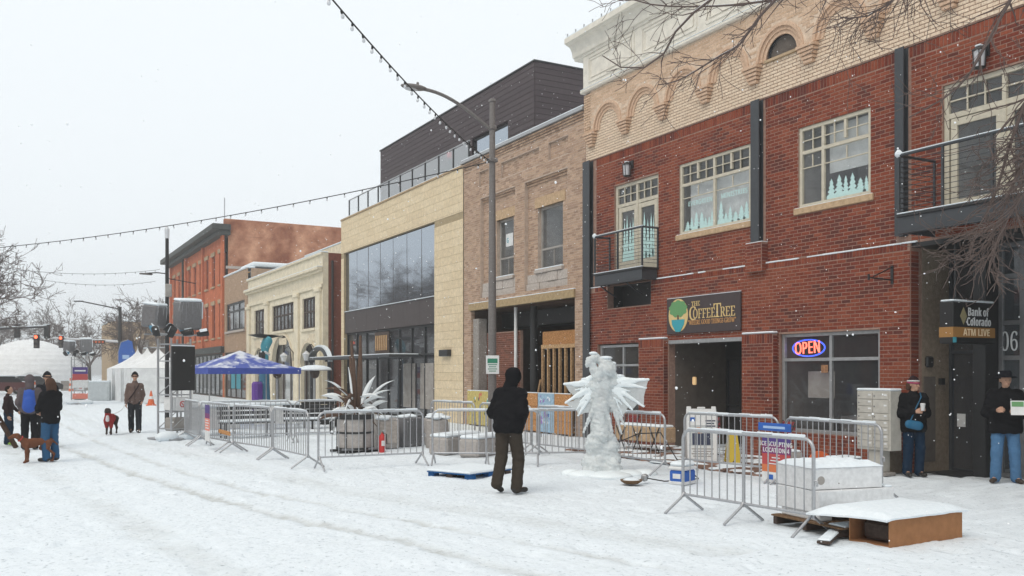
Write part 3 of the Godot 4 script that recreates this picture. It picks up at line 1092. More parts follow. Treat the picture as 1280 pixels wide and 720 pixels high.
func cafe_openings(p: Node3D) -> void:
	var f: Material = M["trim"]
	var g: Material = M["pane"]
	# the wide windows: small-paned top lights over two large sashes
	for w in [[4.05, 6.48, 5.15, 6.86, 0], [7.87, 9.67, 5.2, 6.85, 1]]:
		var u0: float = w[0]
		var u1: float = w[1]
		var v0: float = w[2]
		var v1: float = w[3]
		var tr := v1 - 0.52
		var cols := []
		if w[4] == 0:
			cols = [u0 + (u1 - u0) / 2]
		else:
			cols = [u0 + (u1 - u0) * 0.34]
		var o := window(p, "window", u0, u1, v0, v1, -0.06, f, g, cols, [tr], 0.075, 0.07)
		var nt := 4 if w[4] == 0 else 3
		for i in nt:
			var a := lerpf(u0 + 0.075, u1 - 0.075, float(i) / nt)
			var c := lerpf(u0 + 0.075, u1 - 0.075, float(i + 1) / nt)
			muntins(o, a + 0.02, c - 0.02, tr + 0.03, v1 - 0.075, -0.05, 2, 2, f)
			if i > 0:
				bx(o, "mullion", Vector3(a, (tr + v1) / 2, -0.055), Vector3(0.06, v1 - tr - 0.16, 0.062), f)
		# inner muntins of the sashes
		for s in [[u0 + 0.075, cols[0] - 0.035], [cols[0] + 0.035, u1 - 0.075]]:
			bx(o, "muntin", Vector3((s[0] + s[1]) / 2, tr - 0.32, -0.065), Vector3(s[1] - s[0], 0.022, 0.03), f, 0.003)
			bx(o, "muntin", Vector3((s[0] + s[1]) / 2, tr - 0.19, -0.065), Vector3(0.022, 0.24, 0.03), f, 0.003)
		bl(p, "window_sill", u0 - 0.1, u1 + 0.08, v0 - 0.13, v0, -0.14, 0.05, M["tan_stone"], 0.012)
		bl(p, "snow_cap", u0 - 0.08, u1 + 0.06, v0, v0 + 0.012, -0.02, 0.035, M["snow"], 0.005)
		room(p, u0, u1, v0, v1, -0.16, 1.6, M["room"])
		# roller blinds part way down, and the paper firs
		if w[4] == 0:
			bl(p, "blind", u0 + 0.2, u1 - 0.08, v0 + 0.06, tr + 0.02, -0.2, -0.19, M["blind"], 0.0)
			fir_decal(o, u0 + 0.1, cols[0] - 0.06, v0 + 0.08, 0.22, 0.48, -0.085)
			fir_decal(o, cols[0] + 0.06, u1 - 0.1, v0 + 0.08, 0.22, 0.55, -0.085)
			text(o, "window_lettering", "EVERGREEN", 0.155, Vector3((u0 + cols[0]) / 2 + 0.06, v0 + 0.72, -0.082), M["mint"], sansb, 0.002)
			text(o, "window_lettering", "MINISTRIES", 0.155, Vector3((u1 + cols[0]) / 2, v0 + 0.72, -0.082), M["mint"], sansb, 0.002)
		else:
			bl(p, "blind", cols[0] + 0.04, u1 - 0.08, v0 + 0.62, v1 - 0.08, -0.2, -0.19, M["blind"], 0.0)
			fir_decal(o, cols[0] + 0.06, u1 - 0.08, v0 + 0.08, 0.22, 0.46, -0.085)
	# balcony doors
	for w in [[1.35, 3.24, 4.45, 6.81, 2], [11.19, 14.4, 4.5, 6.82, 3]]:
		var u0: float = w[0]
		var u1: float = w[1]
		var v1: float = w[3]
		var tr := v1 - 0.55
		var o := window(p, "balcony_door", u0, u1, w[2], v1, -0.08, f, g, [], [tr], 0.09, 0.09)
		var nl: int = w[4]
		for i in nl:
			var a := lerpf(u0 + 0.09, u1 - 0.09, float(i) / nl)
			var c := lerpf(u0 + 0.09, u1 - 0.09, float(i + 1) / nl)
			muntins(o, a + 0.02, c - 0.02, tr + 0.05, v1 - 0.09, -0.07, 3, 2, f, 0.026)
			if i > 0:
				bx(o, "mullion", Vector3(a, (w[2] + v1) / 2, -0.078), Vector3(0.07, v1 - w[2] - 0.2, 0.075), f)
			for s in [a + 0.09, c - 0.09]:
				bx(o, "stile", Vector3(s, (w[2] + tr) / 2, -0.085), Vector3(0.12, tr - w[2] - 0.1, 0.05), f)
			bx(o, "rail", Vector3((a + c) / 2, w[2] + 0.2, -0.085), Vector3(c - a - 0.3, 0.22, 0.045), f)
			bx(o, "rail", Vector3((a + c) / 2, tr - 0.12, -0.085), Vector3(c - a - 0.3, 0.12, 0.045), f)
			if w[4] == 2:
				fir_decal(o, a + 0.16, c - 0.16, w[2] + 0.32, 0.8, 1.25, -0.09)
		room(p, u0, u1, w[2], v1, -0.16, 1.8, M["room"])
	# shop windows
	var sf: Material = M["alu"]
	var o1 := window(p, "shop_window", 0.66, 2.66, 0.75, 2.57, -0.05, sf, g, [1.72], [2.02], 0.07, 0.06)
	var o2 := window(p, "shop_window", 7.4, 9.9, 0.6, 2.63, -0.05, sf, g, [8.69], [2.09], 0.07, 0.065)
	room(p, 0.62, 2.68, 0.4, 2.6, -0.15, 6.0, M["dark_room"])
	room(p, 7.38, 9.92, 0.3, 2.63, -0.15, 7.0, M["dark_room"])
	for k in 2:
		var lamp := MB.new()
		lamp.ball(Vector3.ZERO, Vector3(0.07, 0.09, 0.07))
		part(o1, "pendant_lamp", lamp.mesh(), M["bulb_warm"], Vector3(1.9 + k * 0.42, 1.78, -0.9))
	# neon in the upper left light
	var neon := text(o2, "neon_lettering", "OPEN", 0.34, Vector3(8.0, 2.335, -0.12), M["neon_red"], sans, 0.02, Vector3(0, 0, 0.05))
	neon.scale.x = 0.8
	var nb := MB.new()
	var ring := []
	for i in 33:
		var a := TAU * i / 32.0
		ring.append(Vector3(8.0 + cos(a) * 0.43, 2.33 + sin(a) * 0.17, -0.15))
	nb.tube(ring, 0.016, 6, false)
	part(o2, "neon_ring", nb.mesh(), M["neon_blue"])
	# things standing in the shop behind the glass
	for q in [[7.8, 0.95, 0.8, 0.5], [8.9, 0.8, 1.1, 0.35], [9.5, 1.1, 0.5, 0.8]]:
		bl(p, "counter", q[0], q[0] + q[2], 0.32, 0.4 + q[3], -1.9 - q[1], -1.3, M["room"], 0.02)
	bl(p, "poster", 7.75, 8.45, 1.3, 1.85, -0.42, -0.40, M["far_grey"])
	bl(p, "menu_card", 8.2, 8.38, 1.82, 1.98, -0.3, -0.29, M["bulb_card"] if M.has("bulb_card") else M["ply"])
	# recessed entrance of the cafe
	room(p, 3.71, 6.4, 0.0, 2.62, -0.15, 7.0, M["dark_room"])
	bl(p, "door_head", 3.72, 6.39, 2.52, 2.615, -0.02, 0.08, M["alu"], 0.01)
	bl(p, "door_jamb", 6.28, 6.39, 0.0, 2.52, -0.3, -0.2, M["steel"])
	var d := window(p, "cafe_door", 4.3, 5.3, 0.04, 2.2, -1.8, M["iron"], M["dark_pane"], [], [1.0], 0.09, 0.07)
	bx(d, "door_handle", Vector3(4.42, 1.1, -1.72), Vector3(0.03, 0.3, 0.05), M["alu"])
	window(p, "cafe_side_light", 3.73, 4.27, 0.04, 2.2, -1.8, M["iron"], M["dark_pane"], [], [1.0], 0.06, 0.05)
	bl(p, "door_transom", 3.73, 6.38, 2.2, 2.6, -1.84, -1.76, M["iron"], 0.0)
	window(p, "cafe_side_light", 5.35, 6.38, 0.04, 2.2, -1.8, M["iron"], M["dark_pane"], [], [1.0], 0.06, 0.05)
	bx(p, "wall_sconce", Vector3(3.9, 1.62, -0.6), Vector3(0.1, 0.2, 0.08), M["bulb_dim"], 0.02)
	bx(p, "ceiling_lamp", Vector3(6.1, 2.5, -0.7), Vector3(0.2, 0.04, 0.2), M["bulb_warm"], 0.01)

func balcony(p: Node3D, u0: float, u1: float, top: float, out: float, rail: float, thick: float) -> void:
	var o := bl(p, "balcony", u0, u1, top - 0.05, top, 0.0, out, M["iron"], 0.008)
	var org := o.position
	var add := func(called: String, m: Mesh, mat: Material): return part(o, called, m, mat, -org)
	var b := MB.new()
	b.box(Vector3((u0 + u1) / 2, top - 0.05 - thick / 2, out - 0.05), Vector3(u1 - u0 - 0.06, thick, 0.04), 0.006)
	b.box(Vector3((u0 + u1) / 2, top - 0.05 - thick - 0.008, out - 0.05), Vector3(u1 - u0 - 0.06, 0.02, 0.12), 0.004)
	b.box(Vector3(u0 + 0.05, top - 0.05 - thick / 2, out / 2), Vector3(0.04, thick, out - 0.1), 0.006)
	b.box(Vector3(u1 - 0.05, top - 0.05 - thick / 2, out / 2), Vector3(0.04, thick, out - 0.1), 0.006)
	add.call("channel_beam", b.mesh(), M["steel"])
	var r := MB.new()
	var e := out - 0.04
	r.tube([Vector3(u0 + 0.03, rail, 0.02), Vector3(u0 + 0.03, rail, e), Vector3(u1 - 0.03, rail, e), Vector3(u1 - 0.03, rail, 0.02)], 0.026, 8)
	add.call("hand_rail", r.mesh(), M["steel"])
	bx(o, "snow_cap", Vector3((u0 + u1) / 2, rail + 0.028, e) - org, Vector3(u1 - u0, 0.02, 0.04), M["snow"], 0.009)
	bx(o, "snow_cap", Vector3((u0 + u1) / 2, top + 0.012, e + 0.01) - org, Vector3(u1 - u0, 0.022, 0.05), M["snow"], 0.01)
	bx(o, "snow_clump", Vector3(u0 + 0.02, rail + 0.03, e) - org, Vector3(0.13, 0.14, 0.13), M["snow"], 0.05)
	var posts := [u0 + 0.03, u1 - 0.03]
	var nmid := int((u1 - u0) / 0.75)
	for i in range(1, nmid):
		posts.append(lerpf(u0, u1, float(i) / nmid))
	for q in posts:
		bx(o, "post", Vector3(q, (top + rail) / 2, e) - org, Vector3(0.035, rail - top, 0.045), M["steel"])
	var i := 0
	var v := top + 0.11
	while v < rail - 0.06:
		var w := MB.new()
		w.tube([Vector3(u0 + 0.03, v, 0.02), Vector3(u0 + 0.03, v, e), Vector3(u1 - 0.03, v, e), Vector3(u1 - 0.03, v, 0.02)], 0.006, 5)
		add.call("cable", w.mesh(), M["steel"])
		v += 0.088
		i += 1
	for q in [u0 + 0.03, u1 - 0.03]:
		bx(o, "post", Vector3(q, (top + rail) / 2, 0.03) - org, Vector3(0.035, rail - top, 0.035), M["steel"])

func cafe_balconies(p: Node3D) -> void:
	balcony(p, 1.14, 3.28, 4.45, 0.55, 5.44, 0.26)
	# pocket under the small balcony, its shade painted in near-black; two struts
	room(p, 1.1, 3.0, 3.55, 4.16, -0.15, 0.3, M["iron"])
	for u in [1.3, 2.45]:
		tb(p, "strut", [Vector3(u, 3.85, -0.1), Vector3(u + 0.1, 4.0, 0.3), Vector3(u + 0.1, 4.12, 0.48)], 0.02, M["steel"], 6)
	balcony(p, 11.02, 16.2, 4.52, 0.99, 5.53, 0.27)
	bl(p, "door_sill", 11.1, 14.5, 4.44, 4.5, -0.1, 0.03, M["steel"])

func bank_recess(p: Node3D, W: float, c: float) -> void:
	# soffit, stucco flank, glazed front of the bank set back from the street
	bl(p, "soffit", c + 0.001, W, 4.08, 4.16, -1.6, 0.0, M["iron"], 0.0)
	bl(p, "stucco_panel", c - 0.05, c + 0.004, 0.0, 4.08, -1.1, -0.262, M["stucco"], 0.0)
	bx(p, "bell_box", Vector3(c + 0.04, 2.02, -0.42), Vector3(0.07, 0.2, 0.2), M["iron"], 0.03)
	bx(p, "key_box", Vector3(c + 0.03, 1.66, -0.78), Vector3(0.06, 0.12, 0.12), M["iron"])
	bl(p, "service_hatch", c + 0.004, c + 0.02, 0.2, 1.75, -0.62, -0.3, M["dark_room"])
	var sf: Material = M["alu2"]
	var g: Material = M["dark_pane"]
	var w1 := window(p, "bank_front", c, 11.38, 0.0, 4.08, -1.05, M["steel"], g, [11.1], [2.2, 3.05], 0.06, 0.06)
	bx(w1, "door_pull", Vector3(11.18, 1.15, -0.98), Vector3(0.025, 0.42, 0.05), M["alu"], 0.01)
	bx(w1, "door_notice", Vector3(10.83, 0.95, -1.03), Vector3(0.17, 0.24, 0.004), M["white_paint"], 0.0)
	bl(p, "steel_column", 11.38, 11.62, 0.0, 4.08, -1.1, -0.55, M["iron"], 0.01)
	var w2 := window(p, "bank_door", 11.62, 13.2, 0.0, 4.08, -0.95, sf, M["mirror_dark"], [12.04], [2.08, 2.69, 3.5], 0.08, 0.08)
	text(w2, "door_numeral", "0", 0.46, Vector3(11.735, 2.36, -0.93), M["white_letter"], serif, 0.012).scale.x = 0.62
	text(w2, "door_numeral", "6", 0.46, Vector3(11.9, 2.36, -0.93), M["white_letter"], serif, 0.012).scale.x = 0.62
	window(p, "bank_front", 13.2, W, 0.0, 4.08, -0.95, sf, g, [14.8], [2.1, 3.05], 0.08, 0.08)
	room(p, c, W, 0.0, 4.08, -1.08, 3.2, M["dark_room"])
	bl(p, "door_mat", c + 0.1, 11.4, 0.02, 0.035, -0.95, -0.2, M["iron"], 0.0)

# ---------------------------------------------------------------- buff brick building under repair
func build_buff_brick() -> void:
	var W := 7.84
	var p := facade(-29.46, "brick_building", "buff brick building under repair with boarded open ground floor")
	var H := 9.2
	var bays := [[1.3, 3.74, 4.35, 7.78], [4.36, 6.86, 4.35, 7.78]]
	var tops := [[1.2, 1.9, 8.2, 8.72], [2.8, 5.25, 8.2, 8.72], [5.8, 6.9, 8.2, 8.72]]
	var wins := [[2.25, 3.42, 4.98, 6.9], [4.96, 6.41, 4.98, 6.9]]
	var shop := [0.58, 7.26, 0.0, 3.98]
	var b := MB.new()
	wall_face(b, 0, W, 0, H, bays + tops + [shop], 0.0, 0.13)
	for q in bays:
		var op := []
		for w in wins:
			if w[0] > q[0] and w[1] < q[1]:
				op.append(w)
		wall_face(b, q[0], q[1], q[2], q[3], op, -0.13, 0.22)
	for q in tops:
		wall_face(b, q[0], q[1], q[2], q[3], [], -0.08, 0.0)
	part(p, "wall", b.mesh(), M["mortar_grey"])
	var tone := [Color(0.53, 0.37, 0.265), Color(0.47, 0.325, 0.235), Color(0.57, 0.41, 0.30), Color(0.41, 0.28, 0.205), Color(0.54, 0.39, 0.295)]
	var ts := bond(0, W, 0.02, H - 0.3, bays + tops + [[shop[0] - 0.0, shop[1], 0.0, 4.25]], 0.0)
	for q in bays:
		ts += bond(q[0], q[1], q[2] + 0.5, q[3], wins + [[2.1, 3.57, 6.9, 7.22], [4.81, 6.56, 6.9, 7.22]], -0.13)
	for q in tops:
		ts += bond(q[0], q[1], q[2], q[3], [], -0.08)
	# corbelled courses: at the parapet and over the bays
	for k in 4:
		ts += bond(0, W, H - 0.3 + k * 0.0715, H - 0.3 + (k + 1) * 0.0715, [], 0.03 * k)
	for q in bays:
		ts += bond(q[0], q[1], q[3] - 0.0715, q[3], [], -0.05)
		ts += bond(q[0], q[1], q[3] - 0.143, q[3] - 0.0715, [], -0.09)
	for q in 55:
		ts.append(Transform3D(Basis(Vector3(0, 0, -1) * 0.2, Vector3(0, 0.06, 0), Vector3(1, 0, 0)), Vector3(shop[0] + 0.006, 0.05 + q * 0.0715, -0.1)))
	swarm(p, "bricks", brick_mesh(), ts, tones(ts.size(), tone, 0.12), M["brick"])
	bl(p, "coping", -0.02, W + 0.02, H, H + 0.1, -0.35, 0.16, M["alu"], 0.01)
	bl(p, "snow_cap", 0.0, W, H + 0.1, H + 0.15, -0.33, 0.13, M["snow"], 0.03)
	for w in wins:
		bl(p, "lintel_stone", w[0] - 0.15, w[1] + 0.15, 6.9, 7.22, -0.2, -0.1, M["tan_stone"], 0.01)
		var o := window(p, "sash_window", w[0], w[1], w[2], w[3], -0.28, M["far_grey"], M["pane"], [], [5.62], 0.06, 0.06)
		bx(o, "muntin", Vector3((w[0] + w[1]) / 2, 5.3, -0.28), Vector3(0.025, 0.6, 0.03), M["far_grey"])
		bl(p, "window_sill", w[0] - 0.08, w[1] + 0.08, 4.88, 4.98, -0.3, -0.02, M["white_stone"], 0.01)
		bl(p, "snow_cap", w[0] - 0.06, w[1] + 0.06, 4.98, 5.02, -0.24, -0.04, M["snow"], 0.015)
		room(p, w[0], w[1], w[2], w[3], -0.35, 1.8, M["room"])
	bl(p, "paper_notice", 2.62, 3.1, 6.0, 6.42, -0.285, -0.28, M["white_paint"], 0.0)
	text(p, "notice_lettering", "G", 0.22, Vector3(2.74, 6.2, -0.278), M["teal"], sansb, 0.002)
	# chipped pale stone apron under the windows
	for s in [[1.3, 3.74], [4.36, 6.86]]:
		for r in 2:
			var u: float = s[0]
			while u < s[1] - 0.02:
				var d := minf(rng.randf_range(0.5, 0.9), s[1] - u)
				bl(p, "apron_stone", u + 0.004, u + d - 0.004, 4.3 + r * 0.29, 4.585 + r * 0.29, -0.15, -0.1 + rng.randf() * 0.05, M["white_stone"], 0.015)
				u += d
	bl(p, "steel_lintel", 0.5, 7.3, 3.98, 4.22, -0.25, 0.07, M["lintel"], 0.008)
	bl(p, "snow_cap", 0.5, 7.3, 4.22, 4.25, -0.02, 0.065, M["snow"], 0.012)
	# inside the open ground floor
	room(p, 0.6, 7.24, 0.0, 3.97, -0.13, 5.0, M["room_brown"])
	bl(p, "stone_pilaster", 0.6, 1.02, 0.0, 3.7, -0.4, -0.06, M["concrete"], 0.02)
	var ib := MB.new()
	ib.box(Vector3(2.2, 1.6, -0.45), Vector3(2.36, 3.2, 0.1))
	part(p, "inner_wall", ib.mesh(), M["mortar"])
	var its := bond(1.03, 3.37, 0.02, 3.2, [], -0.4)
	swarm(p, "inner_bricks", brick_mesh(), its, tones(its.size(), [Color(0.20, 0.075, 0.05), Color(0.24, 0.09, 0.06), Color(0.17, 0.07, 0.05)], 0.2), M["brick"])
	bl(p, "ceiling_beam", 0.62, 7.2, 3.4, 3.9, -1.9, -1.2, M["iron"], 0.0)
	tb(p, "prop_pole", [Vector3(3.25, 0, -0.3), Vector3(3.25, 3.96, -0.3)], 0.055, M["white_paint"], 10)
	tb(p, "prop_pole", [Vector3(3.9, 0, -0.6), Vector3(3.9, 3.96, -0.6)], 0.12, M["iron"], 10)
	# new stud wall
	bl(p, "top_plate", 4.35, 6.5, 2.58, 2.7, -0.72, -0.6, M["lumber"], 0.004)
	for k in 7:
		bl(p, "stud", 4.36 + k * 0.34, 4.42 + k * 0.34, 0.04, 2.58, -0.7, -0.61, M["lumber"], 0.004)
	bl(p, "sole_plate", 4.35, 6.5, 0.0, 0.04, -0.74, -0.6, M["lumber"], 0.004)
	bl(p, "header_board", 4.35, 6.9, 2.705, 3.12, -0.72, -0.66, M["ply"], 0.004)
	tb(p, "brace", [Vector3(4.0, 0.3, -0.5), Vector3(4.5, 1.6, -0.5)], 0.04, M["lumber"], 4)
	hull(p, W, H, 24.0, M["brown_brick"], -0.36)

# painted hoarding sheets standing in front of the open ground floor
func build_hoarding() -> void:
	var fl := [Color(0.10, 0.35, 0.30), Color(0.55, 0.12, 0.08), Color(0.08, 0.25, 0.10), Color(0.75, 0.55, 0.10), Color(0.75, 0.75, 0.70), Color(0.08, 0.10, 0.08)]
	var defs := [
		[-28.75, -26.9, "yellow", "yellow painted hoarding sheet with small flowers beside the tan block wall", 1],
		[-26.88, -25.0, "yellow", "pale yellow flower-painted hoarding sheet behind the man in black", 1],
		[-24.98, -23.95, "ply", "bare orange plywood hoarding sheet left of the blue painted strip", 0],
		[-23.93, -23.0, "sky", "narrow light blue hoarding sheet with purple figures", 2],
		[-22.98, -22.1, "ply", "bare orange plywood hoarding sheet nearest the red brick block", 0]]
	for d in defs:
		var w: float = d[1] - d[0]
		var t := thing("hoarding_sheet", d[3], "panel", Vector3(14.15, 0, d[0]), -PI / 2, "painted hoarding sheets")
		var mat: Material = {"yellow": M["paint_yellow"], "ply": M["ply"], "sky": M["paint_sky"]}[d[2]]
		bl(t, "sheet", 0.0, w - 0.01, 0.05, 1.2, 0.0, 0.02, mat, 0.002)
		bl(t, "snow_cap", 0.0, w - 0.01, 1.2, 1.23, -0.005, 0.025, M["snow"], 0.01)
		bl(t, "post", 0.05, 0.13, 0.0, 1.15, -0.09, -0.002, M["lumber"], 0.003)
		bl(t, "post", w - 0.15, w - 0.07, 0.0, 1.15, -0.09, -0.002, M["lumber"], 0.003)
		for v in [0.4, 0.8]:
			bl(t, "batten", 0.0, w - 0.01, v, v + 0.015, 0.02, 0.026, M["paint_brown"] if d[4] == 0 else mat, 0.0)
		if d[4] > 0:
			for i in 26:
				var u := rng.randf_range(0.08, w - 0.1)
				var v := rng.randf_range(0.3, 1.13)
				var r := rng.randf_range(0.025, 0.075)
				var c: Color = fl[rng.randi() % 6] if d[4] == 1 else [Color(0.28, 0.16, 0.45), Color(0.06, 0.12, 0.35), Color(0.7, 0.75, 0.8)][rng.randi() % 3]
				var b := MB.new()
				b.col = c
				var poly := PackedVector2Array()
				for q in 10:
					var a := TAU * q / 10
					var rr := r * (1.0 if q % 2 else 0.55) * rng.randf_range(0.8, 1.2)
					poly.append(Vector2(u + cos(a) * rr, v + sin(a) * rr * 1.2))
				b.prism(poly, 0.02, 0.022 + 0.001 * (i % 4))
				part(t, "painted_flower" if d[4] == 1 else "painted_figure", b.mesh(), M["paint"])

# ---------------------------------------------------------------- tan block building with the big window and rooftop storey
func build_block_building() -> void:
	var W := 13.5
	var p := facade(-43.0, "block_building", "tan stone block building with tall glass window band and dark rooftop storey")
	var H := 9.15
	var big := [0.4, 11.0, 4.73, 7.56]
	var low := [0.4, 11.0, 0.0, 3.71]
	var b := MB.new()
	wall_face(b, 0, W, 0, H, [[0.4, 11.0, 0.0, 7.56]], 0.0, 0.3)
	part(p, "wall", b.mesh(), M["joint"])
	# single facing blocks
	var bh := 0.305
	var row := 0
	var v := 0.0
	while v < H - 0.05:
		var top := minf(v + bh, H)
		var u := -0.35 if row % 2 else -0.1
		while u < W:
			var a := maxf(u, 0.0)
			var c := minf(u + 0.92, W)
			u += 0.92
			if top <= 7.57:
				var cuts := []
				if a < 0.4:
					cuts.append([a, minf(c, 0.4)])
				if c > 11.0:
					cuts.append([maxf(a, 11.0), c])
				for q in cuts:
					if q[1] - q[0] > 0.05:
						bl(p, "block", q[0] + 0.003, q[1] - 0.003, v + 0.003, top - 0.003, 0.0, 0.012 + rng.randf() * 0.003, M[["block", "block1", "block2"][rng.randi() % 3]], 0.005)
			elif c - a > 0.05:
				var y0 := maxf(v, 7.565)
				bl(p, "block", a + 0.003, c - 0.003, y0 + 0.003, top - 0.003, 0.0, 0.012 + rng.randf() * 0.003, M[["block", "block1", "block2"][rng.randi() % 3]], 0.005)
		v += bh
		row += 1
	bl(p, "coping", 0.0, W, H, H + 0.07, -0.4, 0.06, M["far_tan"], 0.01)
	bl(p, "snow_cap", 0.02, W - 0.02, H + 0.07, H + 0.11, -0.38, 0.03, M["snow"], 0.02)
	var cu := []
	for i in range(1, 7):
		cu.append(0.4 + 10.6 * i / 7.0)
	window(p, "window_band", big[0], big[1], big[2], big[3], -0.12, M["band"], M["mirror_pane"], cu, [], 0.05, 0.012, 0.014)
	room(p, 0.4, 11.0, 4.73, 7.56, -0.22, 4.0, M["room"])
	bl(p, "snow_cap", 0.42, 10.98, 4.73, 4.755, -0.06, 0.02, M["snow"], 0.008)
	# dark spandrel of flat panels
	for i in 7:
		bl(p, "spandrel_panel", 0.4 + i * 1.5143 + 0.004, 0.4 + (i + 1) * 1.5143 - 0.004, 3.71, 4.725, -0.1, -0.04, M["band"], 0.005)
	bl(p, "spandrel_back", 0.4, 11.0, 3.7, 4.73, -0.3, -0.11, M["plum_joint"], 0.0)
	var cl := []
	for i in range(1, 8):
		cl.append(0.4 + 10.6 * i / 8.0)
	window(p, "shop_front", low[0], low[1], 0.0, 3.7, -0.2, M["iron"], M["dark_pane"], cl, [2.55], 0.07, 0.06, 0.1)
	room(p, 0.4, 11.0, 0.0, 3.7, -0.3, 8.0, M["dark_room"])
	bl(p, "hanging_sign", 4.3, 6.0, 2.65, 3.6, -0.14, -0.1, M["ply_dark"], 0.0)
	for k in 6:
		bl(p, "sign_slat", 4.45 + k * 0.25, 4.55 + k * 0.25, 2.8, 3.45, -0.1, -0.07, M["lumber"], 0.0)
	for q in [[7.4, 8.7], [9.2, 10.5]]:
		bl(p, "poster", q[0], q[1], 0.4, 2.2, -0.19, -0.18, M["far_grey"], 0.0)
	# long canopy over the shop front
	bl(p, "canopy", -1.0, 9.6, 2.44, 2.54, 0.0, 1.3, M["steel"], 0.01)
	bl(p, "snow_cap", -1.0, 9.6, 2.54, 2.58, 0.05, 1.28, M["snow"], 0.02)
	var wl := bx(p, "wall_light", Vector3(12.15, 2.55, 0.1), Vector3(0.75, 0.24, 0.18), M["iron"], 0.02)
	bx(wl, "lens", Vector3(0, -0.125, 0), Vector3(0.6, 0.01, 0.12), M["frost"], 0.0)
	# roof terrace: glass balustrade
	for i in 11:
		var u := 0.15 + i * 1.31
		bx(p, "terrace_post", Vector3(u, H + 0.55, -0.35), Vector3(0.06, 0.95, 0.06), M["iron"])
		if i < 10:
			pane(p, u + 0.05, u + 1.26, H + 0.15, H + 0.98, -0.35, M["frost_rail"])
	tb(p, "terrace_rail", [Vector3(0.1, H + 1.03, -0.35), Vector3(13.3, H + 1.03, -0.35)], 0.03, M["alu"], 6)
	hull(p, W, H, 24.0, M["block"], -0.32)
	# set-back rooftop storey of plum cladding, board by board
	var q0 := 0.95
	var q1 := 15.7
	var n := -1.66
	var top := 12.53
	var wb := MB.new()
	wall_face(wb, q0, q1, H - 0.3, top, [[10.9, 13.8, 9.4, 10.9]], n, 0.15)
	wb.quad(Vector3(q1, H - 0.3, n), Vector3(q1, H - 0.3, -14), Vector3(q1, top, -14), Vector3(q1, top, n))
	wb.quad(Vector3(q0, H - 0.3, -14), Vector3(q0, H - 0.3, n), Vector3(q0, top, n), Vector3(q0, top, -14))
	part(p, "penthouse_wall", wb.mesh(), M["plum_joint"])
	var y := H - 0.2
	row = 0
	var brd := 0.2
	while y < top - 0.02:
		var yt := minf(y + brd, top)
		var segs := [[q0, q1]]
		if y > 9.25 and y < 10.85:
			segs = [[q0, 10.9], [13.8, q1]]
		for s in segs:
			var u: float = s[0]
			while u < s[1] - 0.05:
				var c := minf(u + 3.2 + (row % 3) * 0.7, s[1])
				bl(p, "cladding_board", u + 0.004, c - 0.004, y + 0.005, yt - 0.005, n, n + 0.02, M[["plum", "plum1"][rng.randi() % 2]], 0.004)
				u = c
		bl(p, "cladding_board", q1, q1 + 0.02, y + 0.005, yt - 0.005, -13.9, n, M[["plum", "plum1"][rng.randi() % 2]], 0.004)
		y += brd
		row += 1
	bl(p, "penthouse_roof", q0 - 0.05, q1 + 0.05, top, top + 0.06, -14.0, n + 0.06, M["iron"], 0.01)
	window(p, "penthouse_window", 10.9, 13.8, 9.4, 10.9, n - 0.08, M["iron"], M["mirror_pane"], [12.3], [], 0.06, 0.05)
	room(p, 10.9, 13.8, 9.4, 10.9, n - 0.15, 2.0, M["room"])
	var rl := thing("roof_lantern", "small red lantern on a post behind the roof terrace rail", "lantern", Vector3(15.2, 9.0, -32.5))
	tb(rl, "post", [Vector3(0, 0, 0), Vector3(0, 1.15, 0)], 0.03, M["iron"], 6)
	bx(rl, "lantern_body", Vector3(0, 1.28, 0), Vector3(0.16, 0.24, 0.16), M["red_paint"], 0.03)

